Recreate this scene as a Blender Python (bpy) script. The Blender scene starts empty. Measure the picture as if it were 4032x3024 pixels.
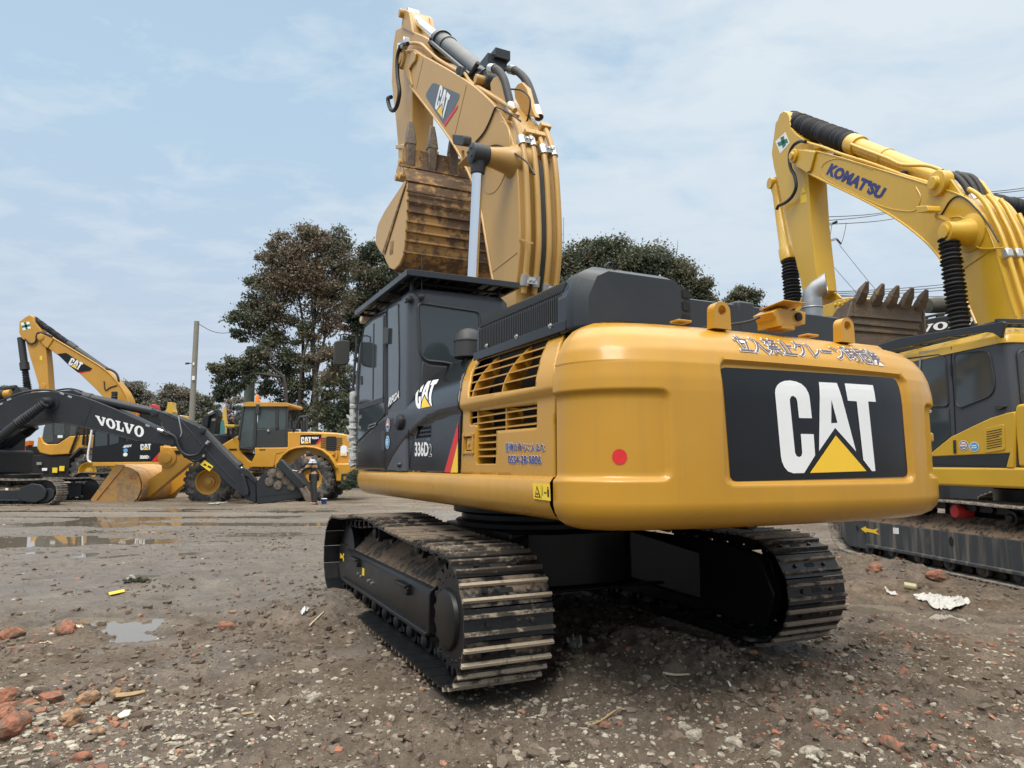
import bpy, bmesh, math, random
import numpy as np
from mathutils import Vector, Matrix, noise
from mathutils.geometry import delaunay_2d_cdt
S = bpy.context.scene
COL = S.collection
R = math.radians
PI = math.pi

# ---------------------------------------------------------------- camera
FPX, PITCH, EYE = 2795.0, 0.1129, 1.4145
cam_data = bpy.data.cameras.new("camera")
cam = bpy.data.objects.new("camera", cam_data)
COL.objects.link(cam)
cam_data.sensor_fit = 'HORIZONTAL'
cam_data.sensor_width = 36.0
cam_data.lens = 36.0 * FPX / 4032.0
cam_data.clip_start = 0.05
cam_data.clip_end = 3000.0
cam.location = (0, 0, EYE)
cam.rotation_euler = (PI / 2 + PITCH, 0, 0)
S.camera = cam

# ---------------------------------------------------------------- sky and sun
SUN_EL, SUN_AZ = 56.0, -160.0          # azimuth from +Y towards +X: the veiled sun stands high behind the camera
world = bpy.data.worlds.new("World")
S.world = world
world.use_nodes = True
wn, wl = world.node_tree.nodes, world.node_tree.links
wn.clear()
w_out = wn.new('ShaderNodeOutputWorld')
w_bg = wn.new('ShaderNodeBackground')
w_bg.inputs['Strength'].default_value = 0.1
sky = wn.new('ShaderNodeTexSky')
sky.sky_type = 'NISHITA'
sky.sun_disc = False
sky.sun_elevation = R(SUN_EL)
sky.sun_rotation = R(SUN_AZ)
sky.air_density = 1.3
sky.dust_density = 1.0
sky.ozone_density = 1.6
tc = wn.new('ShaderNodeTexCoord')
sep = wn.new('ShaderNodeSeparateXYZ')
wl.new(tc.outputs['Generated'], sep.inputs[0])
def wmath(op, a, b=None, c=None):
    n = wn.new('ShaderNodeMath'); n.operation = op
    for i, v in enumerate((a, b, c)):
        if v is None: continue
        if isinstance(v, (int, float)): n.inputs[i].default_value = v
        else: wl.new(v, n.inputs[i])
    return n.outputs[0]
zc = wmath('MAXIMUM', sep.outputs['Z'], 0.0)
den = wmath('ADD', zc, 0.10)
px_ = wmath('DIVIDE', sep.outputs['X'], den)
py_ = wmath('DIVIDE', sep.outputs['Y'], den)
comb = wn.new('ShaderNodeCombineXYZ')
wl.new(px_, comb.inputs[0]); wl.new(py_, comb.inputs[1])
def wnoise(scale, detail, rough, dist, loc, stretch):
    mp = wn.new('ShaderNodeMapping'); mp.inputs['Location'].default_value = loc
    mp.inputs['Scale'].default_value = stretch; mp.inputs['Rotation'].default_value = (0, 0, R(24))
    wl.new(comb.outputs[0], mp.inputs['Vector'])
    n = wn.new('ShaderNodeTexNoise'); n.inputs['Scale'].default_value = scale
    n.inputs['Detail'].default_value = detail; n.inputs['Roughness'].default_value = rough
    n.inputs['Distortion'].default_value = dist
    wl.new(mp.outputs[0], n.inputs['Vector'])
    return n.outputs['Fac']
def wramp(fac, stops):
    r = wn.new('ShaderNodeValToRGB')
    el = r.color_ramp.elements
    while len(el) < len(stops): el.new(0.5)
    for e, (p, c) in zip(el, stops):
        e.position = p; e.color = (c, c, c, 1) if isinstance(c, (int, float)) else (*c, 1)
    wl.new(fac, r.inputs[0])
    return r.outputs[0]
n_big = wnoise(0.55, 3.0, 0.5, 0.3, (3.1, 1.7, 0), (1, 1, 1))
n_fine = wnoise(3.4, 8.0, 0.6, 0.3, (0.4, 5.2, 0), (1.0, 1.35, 1))
c_sum = wmath('ADD', wmath('MULTIPLY', n_big, 0.6), wmath('MULTIPLY', n_fine, 0.55))
# thicker cloud towards the right (+X) part of the sky
c_sum = wmath('ADD', c_sum, wmath('MULTIPLY', sep.outputs['X'], 0.11))
cl = wramp(c_sum, [(0.45, 0.0), (0.54, 0.55), (0.66, 1.0)])
# the far sky thickens to an even pale grey-blue towards the horizon
hz = wramp(zc, [(0.0, 0.97), (0.20, 0.94), (0.50, 0.88), (0.7, 0.7)])
m1 = wn.new('ShaderNodeMix'); m1.data_type = 'RGBA'
m2 = wn.new('ShaderNodeMix'); m2.data_type = 'RGBA'
SKY_HAZE = (3.65, 4.20, 5.05)
SKY_BLUE = (3.3, 4.45, 5.5)
SKY_CLOUD = (4.85, 5.4, 5.85)
wl.new(hz, m1.inputs[0]); wl.new(sky.outputs[0], m1.inputs[6]); 
m0 = wn.new('ShaderNodeMix'); m0.data_type = 'RGBA'; m0.inputs[6].default_value = (*SKY_HAZE, 1); m0.inputs[7].default_value = (*SKY_BLUE, 1)
wl.new(wramp(zc, [(0.12, 0.0), (0.42, 1.0)]), m0.inputs[0]); wl.new(m0.outputs[2], m1.inputs[7])
clz = wmath('MULTIPLY', cl, wramp(zc, [(0.05, 0.05), (0.30, 0.75), (0.5, 1.0)]))
wl.new(clz, m2.inputs[0]); wl.new(m1.outputs[2], m2.inputs[6]); m2.inputs[7].default_value = (*SKY_CLOUD, 1)
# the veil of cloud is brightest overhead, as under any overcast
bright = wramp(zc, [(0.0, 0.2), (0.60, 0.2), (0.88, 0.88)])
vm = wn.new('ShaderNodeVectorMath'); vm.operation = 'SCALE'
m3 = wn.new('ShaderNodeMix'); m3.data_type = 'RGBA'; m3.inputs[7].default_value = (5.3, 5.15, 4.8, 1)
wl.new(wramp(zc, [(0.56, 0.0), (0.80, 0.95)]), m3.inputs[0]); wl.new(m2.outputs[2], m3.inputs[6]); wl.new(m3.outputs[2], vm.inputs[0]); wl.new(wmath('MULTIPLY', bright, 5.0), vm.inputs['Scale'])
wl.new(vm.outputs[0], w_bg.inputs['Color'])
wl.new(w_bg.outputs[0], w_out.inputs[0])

sun_data = bpy.data.lights.new("sun", 'SUN')
sun_data.energy = 1.5
sun_data.angle = R(28)
sun_data.color = (1.0, 0.95, 0.87)
sun = bpy.data.objects.new("sun", sun_data)
COL.objects.link(sun)
_az, _el = R(SUN_AZ), R(SUN_EL)
_d = Vector((math.sin(_az) * math.cos(_el), math.cos(_az) * math.cos(_el), math.sin(_el)))
sun.rotation_euler = (-_d).to_track_quat('-Z', 'Y').to_euler()

S.view_settings.view_transform = 'Standard'
S.view_settings.look = 'None'
S.view_settings.exposure = 0.6
S.view_settings.gamma = 1.0
S.cycles.use_denoising = True
S.cycles.max_bounces = 6
S.cycles.transparent_max_bounces = 12

# ---------------------------------------------------------------- picture points to places
def ray(px, py):
    a = (px - 2016) / FPX; b = -(py - 1512) / FPX
    c, s = math.cos(PITCH), math.sin(PITCH)
    return np.array([a, c - b * s, s + b * c])
ZS = dict(Z1=(1200,1000,1.659),Z2=(2000,1000,1.264),Z3=(1200,1900,1.7467),Z4=(2150,1950,1.7015),Z5=(1450,0,1.3824),
          Z6=(0,1200,1.8437),Z7=(600,1200,1.8435),Z8=(2950,400,1.8429),A1=(3150,1200,1.3821),A2=(0,2000,1.58),
          A3=(2000,2300,1.0886),A4=(800,800,1.8433),A5=(1750,1250,2.37),A6=(2800,1250,2.2122),A7=(1150,1750,6.637),
          B1=(1240,1000,3.3183),B2=(1340,1450,3.3183),B3=(1240,1950,3.6875),B4=(0,1500,3.0167),B5=(3550,1000,3.6867),
          B6=(3600,1350,3.0162),B7=(3000,1850,2.1434),B8=(500,1550,4.424),D=(0,0,0.5486))
def src(z, p):
    a, b, s = ZS[z]
    return (a + p[0] / s, b + p[1] / s)
class Frame:
    """A machine's own axes: X forward, Y to its left, Z up; yaw counted from the camera's heading towards the left."""
    def __init__(s, x, y, yaw, z=0.0):
        s.o = np.array([x, y, z], float); t = R(yaw); s.yaw = yaw
        s.f = np.array([-math.sin(t), math.cos(t), 0]); s.l = np.array([-math.cos(t), -math.sin(t), 0]); s.u = np.array([0, 0, 1.0])
    def on(s, z, p, ax, v):
        d = ray(*src(z, p)); o = np.array([0, 0, EYE]); n = (s.f, s.l, s.u)[ax]
        t = (v - (o - s.o) @ n) / (d @ n)
        q = o + d * t - s.o
        return (float(q @ s.f), float(q @ s.l), float(q @ s.u))
    def many(s, z, pts, ax, v):
        return [s.on(z, p, ax, v) for p in pts]
    def side(s, z, pts, y):                      # (X, Z) pairs on the plane Y = y
        return [(q[0], q[2]) for q in s.many(z, pts, 1, y)]
    def rear(s, z, pts, x):                      # (Y, Z) pairs on the plane X = x
        return [(q[1], q[2]) for q in s.many(z, pts, 0, x)]
    def matrix(s):
        return Matrix.Translation(Vector(s.o)) @ Matrix.Rotation(R(s.yaw + 90), 4, 'Z')
W0 = Frame(0, 0, 0)
def ground(z, p, h=0.0):
    """World point at height h seen at a picture point."""
    d = ray(*src(z, p)); t = (h - EYE) / d[2]
    return Vector((d[0] * t, d[1] * t, h))

# ---------------------------------------------------------------- mesh building
class MB:
    def __init__(s): s.v = []; s.f = []; s.m = []
    def add(s, vs, fs, mi=0):
        k = len(s.v); s.v.extend([tuple(v) for v in vs])
        for f in fs: s.f.append([i + k for i in f]); s.m.append(mi)
        return s
    def box(s, c, size, rot=None, mi=0):
        x, y, z = size[0] / 2, size[1] / 2, size[2] / 2
        vs = [Vector(q) for q in ((-x,-y,-z),(x,-y,-z),(x,y,-z),(-x,y,-z),(-x,-y,z),(x,-y,z),(x,y,z),(-x,y,z))]
        if rot is not None: vs = [rot @ q for q in vs]
        c = Vector(c)
        return s.add([q + c for q in vs], [(0,3,2,1),(4,5,6,7),(0,1,5,4),(1,2,6,5),(2,3,7,6),(3,0,4,7)], mi)
    def bar(s, p0, p1, w, h, mi=0, up=(0, 0, 1)):
        p0, p1 = Vector(p0), Vector(p1); d = p1 - p0; L = d.length; d = d / L
        upv = Vector(up)
        if abs(d.dot(upv)) > 0.98: upv = Vector((1, 0, 0))
        y = upv.cross(d).normalized(); z = d.cross(y)
        rot = Matrix((d, y, z)).transposed()
        return s.box((p0 + p1) / 2, (L, w, h), rot, mi)
    def tube(s, path, r, n=8, caps=True, mi=0):
        P = [Vector(p) for p in path]; m = len(P)
        rs = r if isinstance(r, (list, tuple)) else [r] * m
        rings = []; up = None
        for i in range(m):
            d = (P[min(i + 1, m - 1)] - P[max(i - 1, 0)])
            if d.length < 1e-9: d = Vector((0, 0, 1))
            d.normalize()
            if up is None:
                up = Vector((0, 0, 1)) if abs(d.z) < 0.9 else Vector((1, 0, 0))
            a = up - d * up.dot(d)
            if a.length < 1e-6: a = d.orthogonal()
            a.normalize(); up = a; b = d.cross(a)
            rings.append([P[i] + (a * math.cos(2*PI*k/n) + b * math.sin(2*PI*k/n)) * rs[i] for k in range(n)])
        vs = [q for ring in rings for q in ring]; fs = []
        for i in range(m - 1):
            for k in range(n):
                k2 = (k + 1) % n
                fs.append((i*n+k, i*n+k2, (i+1)*n+k2, (i+1)*n+k))
        if caps: fs.append(tuple(range(n))[::-1]); fs.append(tuple((m-1)*n + k for k in range(n)))
        return s.add(vs, fs, mi)
    def cyl(s, p0, p1, r, r1=None, n=20, mi=0):
        return s.tube([p0, p1], [r, r if r1 is None else r1], n, True, mi)
    def prism(s, poly, fn, w0, w1, mi=0, mi_side=None):
        n = len(poly)
        vs = [fn(a, b, w0) for a, b in poly] + [fn(a, b, w1) for a, b in poly]
        s.add(vs, [tuple(range(n))[::-1], tuple(range(n, 2*n))], mi)
        k = len(s.v) - 2*n
        for i in range(n):
            j = (i + 1) % n
            s.f.append([k+i, k+j, k+n+j, k+n+i]); s.m.append(mi if mi_side is None else mi_side)
        return s
    def side(s, poly, y0, y1, mi=0):              # an (X, Z) outline given thickness along Y
        return s.prism(poly, lambda a, b, w: (a, w, b), y0, y1, mi)
    def rear(s, poly, x0, x1, mi=0):              # a (Y, Z) outline given thickness along X
        return s.prism(poly, lambda a, b, w: (w, a, b), x0, x1, mi)
    def flat(s, poly, z0, z1, mi=0):
        return s.prism(poly, lambda a, b, w: (a, b, w), z0, z1, mi)
    def lathe(s, c, axis, prof, n=24, mi=0, caps=True):      # prof: (distance along axis, radius)
        axis = Vector(axis).normalized(); a = axis.orthogonal().normalized(); b = axis.cross(a); c = Vector(c)
        vs = []
        for t, r in prof:
            for k in range(n):
                vs.append(c + axis * t + (a * math.cos(2*PI*k/n) + b * math.sin(2*PI*k/n)) * max(r, 1e-4))
        fs = []
        for i in range(len(prof) - 1):
            for k in range(n):
                k2 = (k + 1) % n; fs.append((i*n+k, i*n+k2, (i+1)*n+k2, (i+1)*n+k))
        if caps: fs.append(tuple(range(n))[::-1]); fs.append(tuple((len(prof)-1)*n + k for k in range(n)))
        return s.add(vs, fs, mi)
    def grid(s, rows, mi=0, close=False):
        n = len(rows[0]); vs = [p for r in rows for p in r]; fs = []
        for i in range(len(rows) - 1):
            for k in range(n if close else n - 1):
                k2 = (k + 1) % n
                fs.append((i*n+k, i*n+k2, (i+1)*n+k2, (i+1)*n+k))
        return s.add(vs, fs, mi)
    def build(s, name, mat, parent=None, smooth=35, bevel=0.0, seg=2, solid=0.0, fix=True):
        me = bpy.data.meshes.new(name)
        me.from_pydata(s.v, [], s.f)
        mats = mat if isinstance(mat, (list, tuple)) else [mat]
        for m in mats: me.materials.append(m)
        if len(mats) > 1: me.polygons.foreach_set('material_index', s.m)
        if fix:
            bm = bmesh.new(); bm.from_mesh(me)
            bmesh.ops.recalc_face_normals(bm, faces=bm.faces)
            bm.to_mesh(me); bm.free()
        me.validate(); me.update()
        if smooth:
            me.polygons.foreach_set('use_smooth', [True] * len(me.polygons))
            me.set_sharp_from_angle(angle=R(smooth))
        o = bpy.data.objects.new(name, me)
        COL.objects.link(o)
        if parent is not None: o.parent = parent
        if solid:
            md = o.modifiers.new('solid', 'SOLIDIFY'); md.thickness = solid; md.offset = -1
        if bevel:
            md = o.modifiers.new('bevel', 'BEVEL'); md.width = bevel; md.segments = seg
            md.limit_method = 'ANGLE'; md.angle_limit = R(32); md.harden_normals = False
        return o
def thing(name, label, cat, frame=None, group=None, loc=None):
    o = bpy.data.objects.new(name, None); COL.objects.link(o)
    o.empty_display_size = 0.2
    if frame is not None: o.matrix_world = frame.matrix()
    if loc is not None: o.location = loc
    o['label'] = label; o['category'] = cat
    if group: o['group'] = group
    return o
def tag(o, label, cat, group=None):
    o['label'] = label; o['category'] = cat
    if group: o['group'] = group
    return o
def kind(o, k): o['kind'] = k; return o
def empty_part(name, parent, loc=(0, 0, 0), rz=0.0):
    o = bpy.data.objects.new(name, None); COL.objects.link(o); o.parent = parent
    o.location = loc; o.rotation_euler = (0, 0, rz); return o
def copy_tree(o, parent=None):
    c = o.copy(); COL.objects.link(c)
    if parent is not None: c.parent = parent; c.matrix_parent_inverse = o.matrix_parent_inverse.copy()
    for ch in list(o.children): copy_tree(ch, c)
    return c

def smooth_path(pts, n=6, closed=False):
    """Catmull-Rom through points."""
    P = [np.array(p, float) for p in pts]; out = []; m = len(P)
    rng = range(m) if closed else range(m - 1)
    for i in rng:
        p0 = P[i-1] if (i > 0 or closed) else 2*P[0]-P[1]
        p1 = P[i]; p2 = P[(i+1) % m]
        p3 = P[(i+2) % m] if (i + 2 < m or closed) else 2*P[-1]-P[-2]
        for k in range(n):
            t = k / n
            out.append(0.5*((2*p1)+(-p0+p2)*t+(2*p0-5*p1+4*p2-p3)*t*t+(-p0+3*p1-3*p2+p3)*t**3))
    if not closed: out.append(P[-1])
    return [tuple(float(c) for c in q) for q in out]
def rounded(poly, r, n=4):
    """Round the corners of a closed 2-D outline; r one radius or one per corner."""
    m = len(poly); out = []
    for i in range(m):
        p = np.array(poly[i], float); a = np.array(poly[i-1], float); b = np.array(poly[(i+1) % m], float)
        rr = r[i] if isinstance(r, (list, tuple)) else r
        da, db = a - p, b - p; la, lb = np.linalg.norm(da), np.linalg.norm(db)
        d = min(rr, 0.48*la, 0.48*lb)
        if d < 1e-5: out.append(tuple(p)); continue
        q0, q1 = p + da/la*d, p + db/lb*d
        for k in range(n + 1):
            t = k / n
            out.append(tuple((1-t)**2*q0 + 2*t*(1-t)*p + t*t*q1))
    return out
def inside(p, poly):
    x, y = p; c = False; n = len(poly); j = n - 1
    for i in range(n):
        xi, yi = poly[i]; xj, yj = poly[j]
        if (yi > y) != (yj > y) and x < (xj - xi) * (y - yi) / (yj - yi + 1e-12) + xi: c = not c
        j = i
    return c
def cdt(outline, holes=(), step=None):
    """Triangles of a 2-D outline with holes, with inner points every `step`."""
    vs = []; loops = []
    for lp in (outline, *holes):
        L = []
        n = len(lp)
        for i in range(n):
            a, b = lp[i], lp[(i+1) % n]
            k = 1
            if step:
                k = max(1, int(math.hypot(b[0]-a[0], b[1]-a[1]) / step))
            for q in range(k):
                L.append(len(vs)); vs.append(Vector((a[0]+(b[0]-a[0])*q/k, a[1]+(b[1]-a[1])*q/k)))
        loops.append(L)
    if step:
        xs = [p[0] for p in outline]; ys = [p[1] for p in outline]
        x = min(xs) + step*0.5
        while x < max(xs):
            y = min(ys) + step*0.5
            while y < max(ys):
                if inside((x, y), outline) and not any(inside((x, y), h) for h in holes): vs.append(Vector((x, y)))
                y += step
            x += step
    edges = []
    for L in loops: edges += [(L[i], L[(i+1) % len(L)]) for i in range(len(L))]
    r = delaunay_2d_cdt(vs, edges, [], 0, 1e-6)
    V = [(v[0], v[1]) for v in r[0]]; F = []
    for f in r[2]:
        c = (sum(V[i][0] for i in f)/len(f), sum(V[i][1] for i in f)/len(f))
        if inside(c, outline) and not any(inside(c, h) for h in holes): F.append(tuple(f))
    return V, F
def sheet(mb, outline, fn, holes=(), step=None, mi=0):
    V, F = cdt(outline, holes, step)
    mb.add([fn(a, b) for a, b in V], F, mi)
    return mb
def text_shape(body, bold=0.0, shear=0.0, space=1.0):
    """2-D triangles of a line of lettering, scaled to the unit square."""
    c = bpy.data.curves.new('lettering', 'FONT'); c.body = body; c.offset = bold; c.shear = shear
    c.space_character = space; c.resolution_u = 4
    o = bpy.data.objects.new('lettering', c); COL.objects.link(o)
    dg = bpy.context.evaluated_depsgraph_get()
    me = bpy.data.meshes.new_from_object(o.evaluated_get(dg))
    V = np.array([(v.co.x, v.co.y) for v in me.vertices]); F = [tuple(p.vertices) for p in me.polygons]
    bpy.data.objects.remove(o); bpy.data.curves.remove(c); bpy.data.meshes.remove(me)
    return V, F
def refine(V, F, lim):
    """Split lettering triangles until they follow a curved surface."""
    V = [tuple(p) for p in V]; out = []; st = [(f[0], f[i], f[i+1]) for f in F for i in range(1, len(f)-1)]
    while st:
        a, b, c = st.pop(); e = [(abs(V[p][1]-V[q][1]) + 0.25*abs(V[p][0]-V[q][0])*8, p, q, r) for p, q, r in ((a, b, c), (b, c, a), (c, a, b))]
        L, p, q, r = max(e)
        if L < lim: out.append((a, b, c)); continue
        V.append(((V[p][0]+V[q][0])/2, (V[p][1]+V[q][1])/2)); k = len(V)-1; st += [(p, k, r), (k, q, r)]
    return np.array(V), out
def unit(V, lo=None, hi=None):
    lo = V.min(0) if lo is None else lo; hi = V.max(0) if hi is None else hi
    return (V - lo) / (hi - lo), lo, hi
def quad_map(c):
    """c: bottom-left, bottom-right, top-right, top-left as 3-D points -> function of (u, v)."""
    c = [np.array(q, float) for q in c]
    return lambda u, v: tuple((1-u)*(1-v)*c[0] + u*(1-v)*c[1] + u*v*c[2] + (1-u)*v*c[3])
def lettering(mb, body, corners, off=(0, 0, 0), bold=0.0, shear=0.0, mi=0, ref=None, space=1.0):
    V, F = text_shape(body, bold, shear, space)
    if ref is None: U, lo, hi = unit(V)
    else: U = (V - ref[0]) / (ref[1] - ref[0]); lo, hi = ref
    q = quad_map(corners); off = np.array(off)
    mb.add([tuple(np.array(q(u, v)) + off) for u, v in U], F, mi)
    return lo, hi
def poly_mark(mb, poly, fn, holes=(), mi=0, step=None):
    return sheet(mb, poly, fn, holes, step, mi)
# ---------------------------------------------------------------- materials
def new_mat(name):
    m = bpy.data.materials.new(name); m.use_nodes = True
    nt = m.node_tree; nt.nodes.clear()
    out = nt.nodes.new('ShaderNodeOutputMaterial'); b = nt.nodes.new('ShaderNodeBsdfPrincipled')
    nt.links.new(b.outputs[0], out.inputs[0])
    return m, nt, b
def nd(nt, t, **kw):
    n = nt.nodes.new(t)
    for k, v in kw.items():
        if k in n.inputs: n.inputs[k].default_value = v
        else: setattr(n, k, v)
    return n
def ramp(nt, fac, stops):
    r = nt.nodes.new('ShaderNodeValToRGB'); el = r.color_ramp.elements
    while len(el) < len(stops): el.new(0.5)
    for e, (p, c) in zip(el, stops):
        e.position = p; e.color = (c, c, c, 1) if isinstance(c, (int, float)) else (c[0], c[1], c[2], 1)
    nt.links.new(fac, r.inputs[0]); return r.outputs[0]
def mixc(nt, fac, a, b, mode='MIX'):
    m = nt.nodes.new('ShaderNodeMix'); m.data_type = 'RGBA'; m.blend_type = mode
    for i, v in ((0, fac), (6, a), (7, b)):
        if isinstance(v, (int, float)): m.inputs[i].default_value = v
        elif isinstance(v, tuple): m.inputs[i].default_value = (*v[:3], 1)
        else: nt.links.new(v, m.inputs[i])
    return m.outputs[2]
def mth(nt, op, a, b=0.0):
    m = nt.nodes.new('ShaderNodeMath'); m.operation = op
    for i, v in ((0, a), (1, b)):
        if isinstance(v, (int, float)): m.inputs[i].default_value = v
        else: nt.links.new(v, m.inputs[i])
    return m.outputs[0]
def obj_noise(nt, scale, detail=5.0, rough=0.55, stretch=(1, 1, 1), coord='Object', dist=0.0):
    t = nt.nodes.new('ShaderNodeTexCoord'); mp = nt.nodes.new('ShaderNodeMapping')
    mp.inputs['Scale'].default_value = stretch
    nt.links.new(t.outputs[coord], mp.inputs[0])
    n = nt.nodes.new('ShaderNodeTexNoise')
    n.inputs['Scale'].default_value = scale; n.inputs['Detail'].default_value = detail
    n.inputs['Roughness'].default_value = rough; n.inputs['Distortion'].default_value = dist
    nt.links.new(mp.outputs[0], n.inputs['Vector']); return n.outputs['Fac']
def bump(nt, b, h, strength, dist=0.01):
    n = nt.nodes.new('ShaderNodeBump'); n.inputs['Strength'].default_value = strength; n.inputs['Distance'].default_value = dist
    nt.links.new(h, n.inputs['Height']); nt.links.new(n.outputs[0], b.inputs['Normal'])
MUD = (0.20, 0.135, 0.085)
def paint(name, base, rough=0.32, dirt=0.12, dirt_col=MUD, coat=0.35, wave=0.04, vary=0.10, dirt_scale=2.2, streak=0.0, spec=0.5):
    m, nt, b = new_mat(name)
    n1 = obj_noise(nt, 1.1, 4.0)
    dark = tuple(c * (1 - vary) for c in base); lite = tuple(min(1, c * (1 + vary * 0.6)) for c in base)
    col = mixc(nt, ramp(nt, n1, [(0.35, 0), (0.65, 1)]), dark, lite)
    n2 = obj_noise(nt, dirt_scale, 9.0, 0.68)
    dm = ramp(nt, n2, [(0.60 - dirt * 0.35, 0.0), (0.80 - dirt * 0.25, 1.0)])
    fac = mth(nt, 'MULTIPLY', dm, min(1.0, dirt * 2.2))
    if streak:
        n3 = obj_noise(nt, 9.0, 6.0, 0.6, (1.0, 1.0, 0.07))
        sm = mth(nt, 'MULTIPLY', ramp(nt, n3, [(0.50, 0.0), (0.66, 1.0)]), streak)
        fac = mth(nt, 'MAXIMUM', fac, sm)
    col = mixc(nt, fac, col, dirt_col)
    nt.links.new(col, b.inputs['Base Color'])
    rr = mth(nt, 'ADD', mth(nt, 'MULTIPLY', n2, 0.22), rough - 0.11)
    rr = mth(nt, 'ADD', rr, mth(nt, 'MULTIPLY', fac, 0.4))
    nt.links.new(rr, b.inputs['Roughness'])
    b.inputs['Coat Weight'].default_value = coat; b.inputs['Coat Roughness'].default_value = 0.12
    b.inputs['Specular IOR Level'].default_value = spec
    if wave:
        bump(nt, b, obj_noise(nt, 2.3, 2.0), wave, 0.05)
    return m
def plain(name, base, rough=0.6, metal=0.0, vary=0.12, scale=6.0, coat=0.0, bmp=0.0):
    m, nt, b = new_mat(name)
    n1 = obj_noise(nt, scale, 6.0, 0.6)
    col = mixc(nt, n1, tuple(c*(1-vary) for c in base), tuple(min(1, c*(1+vary)) for c in base))
    nt.links.new(col, b.inputs['Base Color'])
    nt.links.new(mth(nt, 'ADD', mth(nt, 'MULTIPLY', n1, 0.2), rough - 0.1), b.inputs['Roughness'])
    b.inputs['Metallic'].default_value = metal; b.inputs['Coat Weight'].default_value = coat
    if bmp: bump(nt, b, obj_noise(nt, scale*4, 6.0), bmp, 0.02)
    return m
def glass_mat(name, tint, keep, rough=0.03):
    """Tinted cab glass: part see-through, part mirror, dark film."""
    m, nt, b = new_mat(name)
    out = [n for n in nt.nodes if n.type == 'OUTPUT_MATERIAL'][0]
    b.inputs['Base Color'].default_value = (*tint, 1); b.inputs['Roughness'].default_value = rough
    b.inputs['Specular IOR Level'].default_value = 0.6
    t = nd(nt, 'ShaderNodeBsdfTransparent'); t.inputs['Color'].default_value = (0.45, 0.55, 0.55, 1)
    mx = nd(nt, 'ShaderNodeMixShader'); mx.inputs[0].default_value = keep
    nt.links.new(t.outputs[0], mx.inputs[1]); nt.links.new(b.outputs[0], mx.inputs[2]); nt.links.new(mx.outputs[0], out.inputs[0])
    return m
def metal_dirty(name, base, mud, amount, rough=0.5, metal=0.3, scale=5.0, mud_scale=None, rand=0.0, lo=0.5):
    """Worn dark steel caked with dried mud in irregular patches."""
    m, nt, b = new_mat(name)
    n1 = obj_noise(nt, scale, 10.0, 0.7)
    n2 = obj_noise(nt, (mud_scale or scale * 3.5), 8.0, 0.7)
    n3 = obj_noise(nt, scale * 12, 5.0, 0.6)
    f = mth(nt, 'ADD', mth(nt, 'MULTIPLY', n1, 0.6), mth(nt, 'MULTIPLY', n2, 0.4))
    if rand:
        oi = nt.nodes.new('ShaderNodeObjectInfo'); f = mth(nt, 'ADD', f, mth(nt, 'MULTIPLY', mth(nt, 'SUBTRACT', oi.outputs['Random'], 0.5), rand))
    mk = ramp(nt, f, [(lo + 0.12 - amount * 0.3, 0.0), (lo + 0.2 - amount * 0.3, 1.0)])
    mudc = mixc(nt, n3, tuple(c * 0.6 for c in mud), tuple(min(1, c * 1.35) for c in mud))
    col = mixc(nt, mk, base, mudc)
    nt.links.new(col, b.inputs['Base Color'])
    nt.links.new(mth(nt, 'ADD', mth(nt, 'MULTIPLY', mk, 0.4), rough), b.inputs['Roughness'])
    nt.links.new(mth(nt, 'MULTIPLY', mth(nt, 'SUBTRACT', 1.0, mk), metal), b.inputs['Metallic'])
    bump(nt, b, mth(nt, 'ADD', mth(nt, 'MULTIPLY', mk, 0.6), mth(nt, 'MULTIPLY', n3, 0.5)), 0.5, 0.012)
    return m
YEL = (0.49, 0.250, 0.022)
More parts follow.
